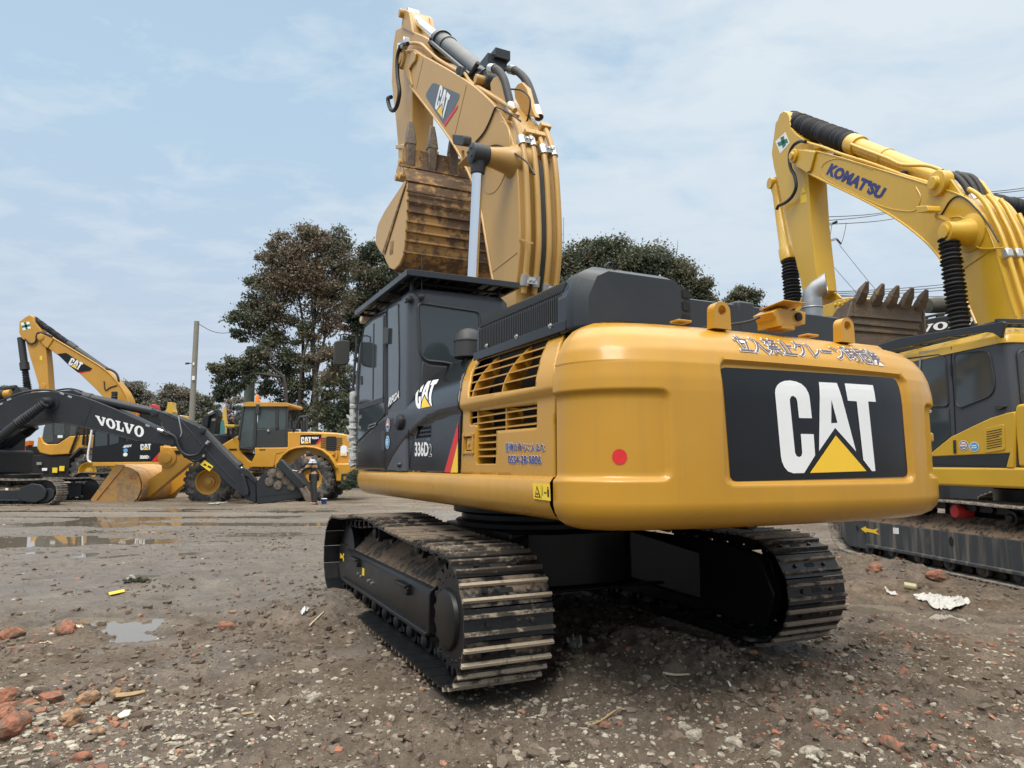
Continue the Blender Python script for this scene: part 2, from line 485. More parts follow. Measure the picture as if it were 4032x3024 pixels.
M = dict(
    yellow=paint('yellow_paint', YEL, 0.30, 0.05, dirt_col=(0.36, 0.20, 0.04), streak=0.22, vary=0.07, coat=0.25, spec=0.4, wave=0.07),
    boom_yellow=paint('boom_yellow_paint', (0.47, 0.275, 0.075), 0.45, 0.06, dirt_col=(0.36, 0.23, 0.09), coat=0.15, vary=0.06),
    dull_yellow=paint('dull_yellow_paint', (0.50, 0.26, 0.035), 0.5, 0.14, coat=0.1),
    lemon=paint('lemon_yellow_paint', (0.58, 0.345, 0.018), 0.40, 0.05, dirt_col=(0.5, 0.33, 0.08), vary=0.06),
    loader_yellow=paint('loader_yellow_paint', (0.54, 0.27, 0.02), 0.48, 0.10),
    black=paint('black_paint', (0.010, 0.011, 0.013), 0.20, 0.03, dirt_col=(0.025, 0.022, 0.02), coat=0.08, vary=0.1, spec=0.30),
    grey_black=paint('cab_grey_paint', (0.026, 0.030, 0.035), 0.36, 0.06, dirt_col=(0.08, 0.08, 0.07), coat=0.05, vary=0.08, spec=0.35),
    cab_grey=paint('cab_panel_grey_paint', (0.050, 0.056, 0.066), 0.33, 0.05, dirt_col=(0.09, 0.09, 0.085), coat=0.1, vary=0.08, spec=0.4),
    volvo_grey=paint('dark_grey_paint', (0.022, 0.025, 0.029), 0.45, 0.06, dirt_col=(0.07, 0.065, 0.055), coat=0.0, spec=0.35),
    frame_black=paint('frame_black_paint', (0.010, 0.010, 0.010), 0.36, 0.10, dirt_col=(0.085, 0.06, 0.04), coat=0.0, dirt_scale=4.0, spec=0.3),
    frame_muddy=paint('frame_muddy_paint', (0.040, 0.045, 0.050), 0.55, 0.16, dirt_col=(0.24, 0.20, 0.16), coat=0.0, dirt_scale=4.0, streak=0.55),
    rubber=plain('black_rubber', (0.018, 0.018, 0.019), 0.62, 0.0, 0.25, 20),
    tyre=metal_dirty('tyre_rubber', (0.030, 0.030, 0.030), (0.17, 0.15, 0.13), 0.45, 0.75, 0.0, 2.0),
    bellows=plain('black_bellows_fabric', (0.012, 0.013, 0.018), 0.7, 0.0, 0.3, 30),
    chrome=plain('chrome_rod', (0.80, 0.81, 0.83), 0.12, 1.0, 0.03, 3),
    zinc=plain('zinc_plating', (0.52, 0.52, 0.50), 0.38, 0.9, 0.12, 18),
    steel=plain('bare_steel', (0.42, 0.42, 0.42), 0.4, 0.9, 0.15, 8),
    dark=plain('dark_void', (0.008, 0.008, 0.009), 0.8),
    darkgrey=plain('dark_plastic', (0.030, 0.032, 0.034), 0.55, 0.0, 0.15, 10),
    glass=glass_mat('tinted_cab_glass', (0.040, 0.052, 0.058), 0.95, 0.05),
    clear_glass=glass_mat('clear_cab_glass', (0.16, 0.19, 0.19), 0.42),
    white=plain('white_decal_film', (0.78, 0.79, 0.79), 0.4, 0.0, 0.04, 4),
    decal_yellow=plain('yellow_decal_film', (0.86, 0.54, 0.03), 0.4, 0.0, 0.04, 4),
    decal_black=paint('black_decal_film', (0.011, 0.012, 0.014), 0.2, 0.04, dirt_col=(0.025, 0.025, 0.025), coat=0.0, spec=0.3),
    decal_red=plain('red_decal_film', (0.62, 0.020, 0.022), 0.4, 0.0, 0.05, 4),
    decal_blue=plain('blue_lettering_film', (0.022, 0.032, 0.20), 0.45, 0.0, 0.05, 4),
    decal_navy=plain('faded_purple_lettering_film', (0.075, 0.055, 0.085), 0.5, 0.0, 0.05, 4),
    komatsu_blue=plain('navy_lettering_film', (0.020, 0.028, 0.16), 0.45, 0.0, 0.05, 4),
    sky_blue=plain('light_blue_sticker', (0.10, 0.33, 0.62), 0.45, 0.0, 0.05, 4),
    green=plain('green_sticker', (0.02, 0.17, 0.10), 0.45, 0.0, 0.05, 4),
    warn=plain('yellow_warning_sticker', (0.80, 0.55, 0.03), 0.45, 0.0, 0.05, 4),
    red=plain('red_paint', (0.50, 0.03, 0.03), 0.5, 0.0, 0.15, 3),
    orange=plain('orange_lens', (0.75, 0.20, 0.02), 0.3, 0.0, 0.05, 3),
    wrap=plain('bubble_wrap', (0.50, 0.51, 0.50), 0.32, 0.0, 0.25, 60, bmp=0.6),
    cream=plain('cream_cover', (0.62, 0.52, 0.36), 0.6),
    shoe=metal_dirty('track_shoe_steel', (0.010, 0.011, 0.012), (0.16, 0.12, 0.085), 0.30, 0.32, 0.2, 3.2, 16, rand=0.10),
    grouser=metal_dirty('grouser_muddy_steel', (0.06, 0.05, 0.04), (0.40, 0.325, 0.235), 0.62, 0.5, 0.1, 6.0, 30, rand=0.2),
    shoe_clean=metal_dirty('black_shoe_steel', (0.012, 0.013, 0.015), (0.15, 0.12, 0.09), 0.22, 0.3, 0.3, 3.0, 16),
    grouser_dark=metal_dirty('grouser_brown_steel', (0.022, 0.020, 0.018), (0.24, 0.185, 0.135), 0.62, 0.45, 0.2, 6.0, 22, rand=0.2),
    shoe_far=metal_dirty('dusty_track_steel', (0.05, 0.047, 0.043), (0.27, 0.235, 0.195), 0.72, 0.6, 0.1, 2.0, 8),
    link=plain('track_link_steel', (0.012, 0.012, 0.013), 0.42, 0.3, 0.4, 12),
    caked_mud=metal_dirty('caked_mud_plate', (0.030, 0.027, 0.024), (0.19, 0.13, 0.085), 0.62, 0.75, 0.0, 3.5, 14),
    bucket_dirty=metal_dirty('stained_bucket_steel', (0.40, 0.23, 0.075), (0.13, 0.082, 0.052), 0.60, 0.55, 0.0, 2.2, 9),
    bucket_brown=metal_dirty('brown_bucket_steel', (0.105, 0.080, 0.058), (0.17, 0.12, 0.08), 0.50, 0.6, 0.0, 3.0, 9),
    bucket_tan=metal_dirty('tan_bucket_paint', (0.52, 0.28, 0.09), (0.30, 0.22, 0.14), 0.45, 0.55, 0.0, 1.6, 5),
    tooth=metal_dirty('worn_tooth_steel', (0.13, 0.105, 0.085), (0.22, 0.16, 0.11), 0.5, 0.5, 0.2, 5.0, 16),
    concrete=plain('weathered_concrete', (0.23, 0.22, 0.185), 0.9, 0.0, 0.22, 5, bmp=0.3),
    wire=plain('black_cable', (0.015, 0.015, 0.016), 0.6),
    wood=plain('split_wood', (0.36, 0.25, 0.13), 0.85, 0.0, 0.35, 25, bmp=0.5),
)
# ================================================================ ground
_rs = np.random.RandomState(7)
_lat = [_rs.rand(256, 256) for _ in range(6)]
def vnoise(x, y, k=0):
    L = _lat[k % 6]; xi = np.floor(x).astype(int); yi = np.floor(y).astype(int)
    fx = x - xi; fy = y - yi; fx = fx*fx*(3-2*fx); fy = fy*fy*(3-2*fy)
    a = L[xi & 255, yi & 255]; b = L[(xi+1) & 255, yi & 255]; c = L[xi & 255, (yi+1) & 255]; d = L[(xi+1) & 255, (yi+1) & 255]
    return (a + (b-a)*fx)*(1-fy) + (c + (d-c)*fx)*fy
def fbm(x, y, oct=4, k=0, gain=0.5):
    s = 0.0; a = 1.0; t = 0.0
    for i in range(oct):
        s = s + a*(vnoise(x*2**i + 17.3*i, y*2**i - 9.1*i, k+i) - 0.5); t += a; a *= gain
    return s/t*2
def gpx(z, p): g = ground(z, p); return g.x, g.y
def ell(z, c, e):
    """A patch of ground traced in the picture: centre and half-widths in metres."""
    x0, y0 = gpx(z, c); x1, _ = gpx(z, (c[0] + e[0], c[1])); _, y1 = gpx(z, (c[0], c[1] - e[1])); _, y2 = gpx(z, (c[0], c[1] + e[1]))
    return x0, (y1 + y2)/2, abs(x1 - x0), abs(y1 - y2)/2
MOUNDS = [(ell('D', (655, 1345), (110, 75)), 0.13), (ell('D', (560, 1350), (60, 25)), 0.05), (ell('D', (850, 1440), (130, 40)), 0.06), (ell('D', (1400, 1420), (150, 45)), 0.16), (ell('D', (1230, 1460), (60, 40)), 0.10),
          (ell('D', (1900, 1240), (70, 30)), 0.17), (ell('D', (2010, 1262), (60, 22)), 0.10), (ell('D', (390, 1265), (130, 10)), 0.12), (ell('D', (190, 1375), (50, 14)), 0.10),
          (ell('D', (60, 1590), (130, 60)), 0.06), (ell('D', (1850, 1560), (300, 60)), 0.04), (ell('D', (640, 1090), (80, 6)), 0.10), (ell('D', (80, 1415), (100, 18)), 0.05)]
POOLS = [(ell('D', (180, 1332), (62, 10)), 0.10), (ell('D', (275, 1345), (75, 20)), 0.13), (ell('D', (285, 1372), (70, 10)), 0.10), (ell('D', (430, 1318), (40, 9)), 0.075), (ell('D', (500, 1333), (45, 7)), 0.06), (ell('D', (455, 1345), (18, 8)), 0.07),
         (ell('D', (1880, 1305), (90, 9)), 0.12), (ell('D', (2030, 1322), (110, 10)), 0.12), (ell('D', (2160, 1345), (80, 12)), 0.10), (ell('D', (60, 1312), (40, 8)), 0.07)] + [(ell('D', (x_, y_), (a_, b_)), 0.085) for x_, y_, a_, b_ in ((160, 1122, 50, 3), (255, 1133, 40, 4), (300, 1118, 60, 4), (170, 1158, 25, 5), (320, 1166, 40, 5), (250, 1163, 25, 4), (60, 1190, 30, 5), (180, 1193, 25, 5), (255, 1196, 35, 5), (70, 1213, 25, 5), (110, 1218, 25, 4), (320, 1218, 22, 3), (95, 1245, 25, 4), (640, 1224, 22, 4), (300, 1240, 25, 4), (470, 1252, 20, 3), (540, 1287, 30, 4), (340, 1292, 30, 4), (40, 1285, 25, 5), (690, 1222, 20, 3), (20, 1175, 25, 5), (400, 1190, 30, 4))]
WATER = -0.046
def height(x, y):
    d = np.hypot(x, y)
    near = np.exp(-np.maximum(d - 5, 0)/9.0)
    h = 0.030*fbm(x*0.45, y*0.45, 3, 0)
    h = h + (0.010 + 0.022*near)*fbm(x*2.1, y*2.1, 4, 1, 0.6)
    rg = 1 - np.abs(2*vnoise(x*5.2, y*5.2, 5) - 1); rg2 = 1 - np.abs(2*vnoise(x*12.7 + 4, y*12.7, 3) - 1)
    cl_ = np.clip(0.55 + 1.3*fbm(x*0.55, y*0.75, 3, 4), 0.22, 1.2)
    h = h + cl_*(0.062*(rg*rg - 0.35) + 0.034*(rg2*rg2 - 0.35))*(0.45 + 0.55*near) + 0.010*near*np.abs(fbm(x*17.0, y*17.0, 3, 2, 0.6)) - 0.004*near
    h = h + 0.007*np.exp(-np.maximum(d - 4, 0)/4.0)*np.abs(fbm(x*30, y*30, 2, 4, 0.6))
    # wet low ground at the mid left with long wheel ruts
    w = 1/(1 + np.exp(-(y - 9.5)/1.3)) * 1/(1 + np.exp((y - 24.0)/0.8)) * 1/(1 + np.exp((x + 2.0 + 0.06*y)/1.2))
    h = h*(1 - 0.25*w) + w*(-0.043 + 0.050*fbm(x*0.20 + 3, y*0.85, 4, 3, 0.6))
    r = 1/(1 + np.exp(-(y - 13)/1.5)) * 1/(1 + np.exp((y - 24)/1.0))
    h = h + r*0.055*np.sin(y*2.6 + 0.35*np.sin(x*0.3) + 0.05*x)*fbm(x*0.12, y*0.4 + 9, 2, 5)
    for (cx, cy, rx, ry), a in MOUNDS:
        q = ((x - cx)/rx)**2 + ((y - cy)/ry)**2
        h = h + a*np.exp(-q*1.3)*(1 + 0.55*fbm(x*3.1, y*3.1, 4, 2, 0.65))
    # the crawlers have pressed themselves into the soil
    t_ = math.radians(25.3); lx = -(x - 0.213)*math.sin(t_) + (y - 7.01)*math.cos(t_); ly = -(x - 0.213)*math.cos(t_) - (y - 7.01)*math.sin(t_)
    for yc in (1.295, -1.295):
        m_ = 1/(1 + np.exp((np.abs(ly - yc) - 0.36)/0.05)) * 1/(1 + np.exp((lx - 0.2)/0.25)) * 1/(1 + np.exp((-2.45 - lx)/0.06))
        h = h*(1 - m_) + m_*(-0.075)
    for (cx, cy, rx, ry), a in POOLS:
        wob = 1 + 0.75*fbm(x*2.4 + cx, y*1.6, 4, 4, 0.6)
        q = (((x - cx)/rx)**2 + ((y - cy)/ry)**2)*wob
        h = h - a*np.exp(-np.maximum(q, 0)**1.4*1.1)
    return h
def h_at(x, y): return float(height(np.array([x], float), np.array([y], float))[0])
def make_ground():
    a = np.concatenate([np.linspace(-180, -50, 40)[:-1], np.linspace(-50, 50, 860), np.linspace(50, 180, 40)[1:]])
    r = np.concatenate([[0.25, 0.6, 1.0, 1.4, 1.8], np.geomspace(2.1, 45, 820), np.geomspace(46.5, 1500, 60)])
    A, Rr = np.meshgrid(np.radians(a), r)
    X = Rr*np.sin(A); Y = Rr*np.cos(A)
    Z = height(X, Y)*np.clip((70 - Rr)/30, 0, 1)
    n, m = A.shape
    co = np.stack([X, Y, Z], -1).reshape(-1, 3)
    i = np.arange(n*m).reshape(n, m)
    q = np.stack([i[:-1, :-1], i[:-1, 1:], i[1:, 1:], i[1:, :-1]], -1).reshape(-1, 4)[:, ::-1]
    return co, q
def np_mesh(name, co, quads, mat, smooth=True, mi=None):
    me = bpy.data.meshes.new(name); k = quads.shape[1]
    me.vertices.add(len(co)); me.vertices.foreach_set('co', co.astype(np.float32).ravel())
    me.loops.add(quads.size); me.loops.foreach_set('vertex_index', quads.astype(np.int32).ravel())
    me.polygons.add(len(quads)); me.polygons.foreach_set('loop_start', (np.arange(len(quads))*k).astype(np.int32))
    mats = mat if isinstance(mat, (list, tuple)) else [mat]
    for m in mats: me.materials.append(m)
    if mi is not None: me.polygons.foreach_set('material_index', mi.astype(np.int32))
    me.update(calc_edges=True); me.validate()
    me.polygons.foreach_set('use_smooth', [smooth]*len(me.polygons))
    o = bpy.data.objects.new(name, me); COL.objects.link(o); return o
def mud_mat():
    m, nt, b = new_mat('mud')
    g = nt.nodes.new('ShaderNodeNewGeometry'); pos = g.outputs['Position']
    def nz(s, det, ro, st=(1, 1, 1)):
        mp = nt.nodes.new('ShaderNodeMapping'); mp.inputs['Scale'].default_value = st; nt.links.new(pos, mp.inputs[0])
        n = nt.nodes.new('ShaderNodeTexNoise'); n.inputs['Scale'].default_value = s; n.inputs['Detail'].default_value = det; n.inputs['Roughness'].default_value = ro
        nt.links.new(mp.outputs[0], n.inputs['Vector']); return n.outputs['Fac']
    big = nz(0.35, 5, 0.6, (0.5, 1, 1)); mid = nz(2.5, 8, 0.65); fine = nz(26, 8, 0.7); grit = nz(110, 3, 0.6)
    base = ramp(nt, mth(nt, 'ADD', mth(nt, 'MULTIPLY', mid, 0.6), mth(nt, 'MULTIPLY', fine, 0.4)), [(0.36, (0.062, 0.045, 0.032)), (0.47, (0.128, 0.097, 0.070)), (0.58, (0.20, 0.157, 0.117)), (0.70, (0.30, 0.24, 0.18))])
    sx = nt.nodes.new('ShaderNodeSeparateXYZ'); nt.links.new(pos, sx.inputs[0])
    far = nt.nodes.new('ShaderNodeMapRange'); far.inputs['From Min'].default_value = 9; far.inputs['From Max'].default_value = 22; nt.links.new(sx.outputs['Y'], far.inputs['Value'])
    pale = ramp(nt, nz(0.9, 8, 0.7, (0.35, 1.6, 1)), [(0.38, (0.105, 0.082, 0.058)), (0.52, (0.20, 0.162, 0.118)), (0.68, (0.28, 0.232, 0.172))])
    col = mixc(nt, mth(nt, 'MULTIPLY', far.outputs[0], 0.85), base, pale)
    grey = ramp(nt, big, [(0.42, 0.0), (0.60, 0.55)])
    col = mixc(nt, grey, col, mixc(nt, fine, (0.095, 0.074, 0.056), (0.175, 0.145, 0.112)))
    # brick dust in patches
    bd = ramp(nt, nz(0.8, 6, 0.65), [(0.60, 0.0), (0.72, 0.45)])
    col = mixc(nt, bd, col, mixc(nt, fine, (0.13, 0.062, 0.042), (0.21, 0.105, 0.07)))
    # low ground is soaked: darker and shining
    hz_ = nt.nodes.new('ShaderNodeMapRange'); hz_.inputs['From Min'].default_value = -0.045; hz_.inputs['From Max'].default_value = 0.0
    nt.links.new(mth(nt, 'ADD', sx.outputs['Z'], mth(nt, 'MULTIPLY', mth(nt, 'SUBTRACT', fine, 0.5), 0.02)), hz_.inputs['Value'])
    wet = mth(nt, 'SUBTRACT', 1.0, hz_.outputs[0])
    wet2 = mth(nt, 'MAXIMUM', wet, mth(nt, 'MULTIPLY', ramp(nt, nz(0.7, 5, 0.6), [(0.46, 0.0), (0.58, 0.85)]), 1.0))
    def mr(o, a, c):
        q = nt.nodes.new('ShaderNodeMapRange'); q.interpolation_type = 'SMOOTHSTEP'; q.inputs['From Min'].default_value = a; q.inputs['From Max'].default_value = c; nt.links.new(o, q.inputs['Value']); return q.outputs[0]
    yard = mth(nt, 'MULTIPLY', mth(nt, 'MULTIPLY', mr(sx.outputs['Y'], 5.0, 8.5), mr(sx.outputs['X'], 0.3, -1.5)), mr(sx.outputs['Y'], 25.0, 20.0))
    col = mixc(nt, mth(nt, 'MULTIPLY', yard, 0.45), col, mixc(nt, mid, (0.12, 0.104, 0.088), (0.27, 0.24, 0.205)))
    wet2 = mth(nt, 'MAXIMUM', wet2, mth(nt, 'MULTIPLY', yard, ramp(nt, nz(0.9, 6, 0.65, (0.5, 1.5, 1)), [(0.36, 0.35), (0.52, 1.0)])))
    col = mixc(nt, mth(nt, 'MULTIPLY', wet, 0.36), col, (0.062, 0.047, 0.035))
    nt.links.new(col, b.inputs['Base Color'])
    rg = mth(nt, 'SUBTRACT', 0.92, mth(nt, 'MULTIPLY', wet2, 0.64))
    nt.links.new(rg, b.inputs['Roughness'])
    nt.links.new(mth(nt, 'ADD', mth(nt, 'MULTIPLY', wet2, 0.40), 0.14), b.inputs['Specular IOR Level'])
    h = mth(nt, 'ADD', mth(nt, 'MULTIPLY', fine, 1.0), mth(nt, 'MULTIPLY', grit, 0.35))
    bump(nt, b, h, 0.9, 0.04)
    return m
_co, _q = make_ground()
kind(np_mesh('ground', _co, _q, mud_mat()), 'structure')
del _co, _q
def water_mat():
    m, nt, b = new_mat('muddy_water')
    b.inputs['Base Color'].default_value = (0.15, 0.125, 0.095, 1); b.inputs['Roughness'].default_value = 0.03
    b.inputs['Specular IOR Level'].default_value = 0.55; b.inputs['IOR'].default_value = 1.45
    bump(nt, b, obj_noise(nt, 4.0, 2.0), 0.010, 0.02)
    return m
_wm = water_mat()
for (x0, x1, y0, y1) in ((-6.5, -1.3, 4.6, 8.4), (-26, -0.9, 8.4, 24.5), (3.4, 9.5, 5.0, 9.5)):
    b = MB(); b.grid([[(x0 + (x1-x0)*i/4, y0 + (y1-y0)*j/4, WATER) for i in range(5)] for j in range(5)])
    kind(b.build('puddle', _wm, None, smooth=0, fix=False), 'structure')
# ---------------------------------------------------------------- crawler tracks
def resample_closed(pts, n):
    P = np.array(pts + [pts[0]], float); d = np.r_[0, np.cumsum(np.hypot(*(P[1:] - P[:-1]).T))]
    t = np.linspace(0, d[-1], n + 1)[:-1]
    return np.stack([np.interp(t, d, P[:, 0]), np.interp(t, d, P[:, 1])], 1), d[-1]
def track_loop(xr, xf, zc, rr, rf, top):
    """Closed outline of the shoe plates: sprocket end xr, idler end xf, `top` the sagging upper run from front to rear."""
    pts = []
    for k in range(13): a = -PI/2 - PI*k/12; pts.append((xr + rr*math.cos(a), zc + rr*math.sin(a)))        # rear end, bottom to top
    pts += list(top)[::-1]
    for k in range(13): a = PI/2 - PI*k/12; pts.append((xf + rf*math.cos(a), zc + rf*math.sin(a)))
    n = 16
    for k in range(1, n): pts.append((xf + (xr - xf)*k/n, zc - rf + (rf - rr)*k/n))
    return pts
def shoe_mesh(pitch, width, mats, bolts=True, thick=0.014, gh=0.032, grousers=2):
    """A grouser shoe: length along X, width along Y, grousers towards +Z."""
    b = MB()
    L = pitch * 0.95
    b.box((0, 0, 0), (L, width, thick), mi=0)
    if grousers == 2: xs = (-L*0.28, L*0.26)
    elif grousers == 3: xs = (-L*0.40, 0.0, L*0.40)
    else: xs = ()
    for i, x in enumerate(xs):
        h = gh if i == 0 else gh * 0.9
        w = 0.017
        b.prism([(x - w/2 - 0.008, 0.0), (x - w/2, h), (x + w/2, h), (x + w/2 + 0.008, 0.0)], lambda a, c, q: (a, q, c), -width/2, width/2, mi=1)
    if bolts:
        for y in (-0.15, 0.15):
            b.cyl((L*0.0, y, thick/2), (L*0.0, y, thick/2 + 0.016), 0.017, n=6, mi=0)
        b.flat(rounded([(-0.016, -0.05), (0.018, -0.05), (0.018, 0.05), (-0.016, 0.05)], 0.015, 2), thick/2, thick/2 + 0.003, mi=2)
    o = b.build('track_shoe', mats, None, smooth=30)
    return o
def shoe_at(o, p, q, y, parent):
    d = Vector((q[0] - p[0], 0, q[1] - p[1])); L = d.length; d.normalize()
    # outward is to the left of travel for a loop running rear-bottom -> rear-top -> front (clockwise seen from +Y)
    nrm = Vector((-d.z, 0, d.x)); yv = nrm.cross(d)
    rot = Matrix((d, yv, nrm)).transposed().to_4x4()
    o.parent = parent
    o.matrix_local = Matrix.Translation(((p[0]+q[0])/2, y, (p[1]+q[1])/2)) @ rot
def build_chain(b, P, y, link=True, height=0.085, gap=0.085):
    n = len(P)
    for i in range(n):
        p, q = P[i], P[(i+1) % n]
        d = np.array([q[0]-p[0], q[1]-p[1]]); L = np.hypot(*d); d = d / L; nr = np.array([-d[1], d[0]])
        c = (np.array(p) + np.array(q)) / 2 - nr * (height/2 + 0.02)
        rot = Matrix(((d[0], 0, nr[0]), (0, 1, 0), (d[1], 0, nr[1])))
        for sgn in (-1, 1):
            b.box((c[0], y + sgn*gap, c[1]), (L*0.72, 0.038, height), rot, 0)
            e = np.array(q) - nr * (height/2 + 0.02)
        b.cyl((e[0], y - gap - 0.05, e[1]), (e[0], y + gap + 0.05, e[1]), 0.026, n=8, mi=0)
def make_track(parent, name, loop, yc, width, nshoe, mats, link_mat, zc, xr, xf, out=1, bolts=True, grousers=2, jitter=0.0, gh=0.032, proto=None, alt=None):
    P, L = resample_closed(loop, nshoe)
    b = MB(); build_chain(b, P, yc)
    tr = b.build(name, link_mat, parent, smooth=30)
    sh = proto or shoe_mesh(L / nshoe, width, mats, bolts, grousers=grousers, gh=gh)
    sh2 = shoe_mesh(L / nshoe, width, alt, bolts, grousers=grousers, gh=gh) if alt else None
    used = set()
    for i in range(nshoe):
        k = sh2 if (alt and P[i][0] > xr + 0.12) else sh
        o = k if k not in used else k.copy()
        if k in used: COL.objects.link(o)
        used.add(k)
        shoe_at(o, P[i], P[(i+1) % nshoe], yc, tr)
    return tr, sh
def roller(parent, name, x, z, y0, y1, r, mat, flange=True):
    b = MB()
    s = 1 if y1 > y0 else -1; Lr = abs(y1 - y0)
    b.lathe((x, y0, z), (0, s, 0), [(0, r*0.5), (Lr*0.1, r*0.85), (Lr*0.12, r), (Lr*0.30, r), (Lr*0.32, r*0.78), (Lr*0.66, r*0.78), (Lr*0.68, r), (Lr*0.86, r), (Lr*0.88, r*0.62), (Lr*0.95, r*0.60), (Lr, r*0.38)], 16)
    return b.build(name, mat, parent, smooth=40)
# ================================================================ the large yellow excavator in front
FU = Frame(0.365, 6.93, 26.0)
FT = Frame(0.213, 7.01, 25.3)
MAIN = thing('excavator', 'large foreground excavator seen from behind, black logo panel on its ochre yellow counterweight', 'excavator', FU, 'excavators in the muddy yard')
_rel = FU.matrix().inverted() @ FT.matrix()

# ---- undercarriage -------------------------------------------------------
def main_track(sgn):
    top = [(1.76, 0.840), (1.45, 0.845), (1.15, 0.865), (0.86, 0.895), (0.46, 0.925), (0.12, 0.915), (-0.18, 0.885), (-0.55, 0.862), (-0.9, 0.850), (-1.25, 0.838), (-1.55, 0.835), (-1.80, 0.835)]
    loop = track_loop(-1.81, 1.76, 0.425, 0.410, 0.405, top)
    mats = [M['shoe'] if sgn > 0 else M['shoe_clean'], M['grouser'] if sgn > 0 else M['grouser_dark'], M['dark']]
    tr, _ = make_track(MAIN, 'crawler_track', loop, sgn*1.295, 0.60, 50, mats, M['link'], 0.425, -1.81, 1.76, alt=[M['shoe_clean'], M['grouser_dark'], M['dark']])
    tr.matrix_local = _rel
    Y = lambda y: sgn * y
    # frame: outer wall, rounded shoulder, sloping top caked with mud
    sec = [(1.20, 0.17), (1.45, 0.17), (1.455, 0.20), (1.452, 0.46), (1.44, 0.495), (1.41, 0.515), (1.30, 0.605), (1.17, 0.715), (1.10, 0.73), (1.10, 0.17)]
    b = MB()
    n = len(sec)
    xs = (-1.15, 1.68)
    vs = [(x, Y(y), z) for x in xs for y, z in sec]
    b.add(vs, [tuple(range(n))[::-1], tuple(range(n, 2*n))], 0)
    for i in range(n):
        j = (i + 1) % n
        b.f.append([i, j, n + j, n + i]); b.m.append(1 if 4 < i < 8 else 0)
    b.box((0.27, Y(1.462), 0.185), (2.86, 0.05, 0.035))
    # rear cheek towards the final drive
    b.side([(-1.152, 0.17), (-1.152, 0.60), (-1.45, 0.70), (-1.95, 0.66), (-2.0, 0.40), (-1.85, 0.20), (-1.5, 0.12)], Y(1.10), Y(1.16))
    b.side([(-1.152, 0.52), (-1.16, 0.60), (-1.46, 0.725), (-1.62, 0.74), (-1.62, 0.70), (-1.46, 0.69)], Y(1.16), Y(1.40), mi=1)
    b.build('track_frame', [M['frame_black'], M['caked_mud']], tr, smooth=40, bevel=0.008)
    b = MB(); b.side([(-1.95, 0.16), (-2.05, 0.42), (-1.9, 0.70), (-1.5, 0.76), (1.6, 0.76), (1.95, 0.62), (2.0, 0.30), (1.8, 0.12)], Y(1.02), Y(1.10)); b.build('inner_plate', M['frame_black'], tr, bevel=0.01)
    b = MB()
    b.side(rounded([(1.60, 0.10), (1.60, 0.54), (2.02, 0.54), (2.10, 0.46), (2.10, 0.27), (1.95, 0.15)], 0.05), Y(1.12), Y(1.44))
    b.build('idler_yoke', M['frame_black'], tr, smooth=40, bevel=0.012)
    b = MB()
    b.side([(1.98, 0.42), (1.98, 0.36), (1.90, 0.375), (1.84, 0.375), (1.82, 0.345), (1.79, 0.36), (1.81, 0.39), (1.79, 0.42), (1.83, 0.435), (1.85, 0.405), (1.90, 0.405)], Y(1.4425), Y(1.446))
    b.build('arrow_sticker', M['decal_yellow'], tr, smooth=0)
    b = MB(); b.side([(0.88, 0.40), (0.88, 0.33), (0.80, 0.33), (0.80, 0.40)], Y(1.4552), Y(1.458)); b.build('sticker', M['warn'], tr, smooth=0)
    b = MB()
    for x, z in ((1.02, 0.325), (0.90, 0.315), (0.60, 0.315), (0.47, 0.31)):
        b.cyl((x, Y(1.452), z), (x, Y(1.475), z), 0.014, n=6)
    b.build('bolt', M['zinc'], tr)
    for x in (1.15, -0.55):
        b = MB(); b.box((x, Y(1.475), 0.455), (0.30, 0.06, 0.03)); b.box((x - 0.10, Y(1.465), 0.42), (0.12, 0.05, 0.06))
        b.build('step', M['frame_black'], tr, bevel=0.008)
    # idler, final drive, rollers
    b = MB(); b.lathe((1.76, Y(1.16), 0.425), (0, sgn, 0), [(0, 0.20), (0.02, 0.335), (0.10, 0.335), (0.11, 0.29), (0.16, 0.29), (0.17, 0.335), (0.25, 0.335), (0.27, 0.16)], 32)
    b.build('idler', M['link'], tr, smooth=40)
    b = MB()
    b.lathe((-1.69, Y(1.06), 0.40), (0, sgn, 0), [(0, 0.20), (0.30, 0.20), (0.31, 0.215), (0.40, 0.212), (0.44, 0.205), (0.465, 0.19), (0.475, 0.165), (0.478, 0.02)], 40)
    b.build('final_drive', M['frame_black'], tr, smooth=30)
    b = MB()
    prof = []
    nt = 23
    for k in range(nt * 4):
        a = 2*PI*k/(nt*4); r = (0.362, 0.362, 0.312, 0.312)[k % 4]
        prof.append((-1.755 + r*math.cos(a), 0.42 + r*math.sin(a)))
    b.side(prof, Y(1.43), Y(1.50))
    for k in range(nt):
        a = 2*PI*(k + 0.1)/nt
        b.cyl((-1.755 + 0.27*math.cos(a), Y(1.49), 0.42 + 0.27*math.sin(a)), (-1.755 + 0.27*math.cos(a), Y(1.505), 0.42 + 0.27*math.sin(a)), 0.014, n=6)
    b.build('sprocket', M['link'], tr, smooth=30, bevel=0.006)
    for k in range(8):
        roller(tr, 'track_roller', -1.42 + k * 0.365, 0.118, Y(1.14), Y(1.47), 0.092, M['link'])
    for x in (0.62, -0.72):
        roller(tr, 'carrier_roller', x, 0.755, Y(1.16), Y(1.42), 0.085, M['link'])
        b = MB(); b.box((x, Y(1.20), 0.68), (0.10, 0.10, 0.18)); b.build('roller_bracket', M['frame_black'], tr, bevel=0.01)
    return tr
for s_ in (1, -1): main_track(s_)

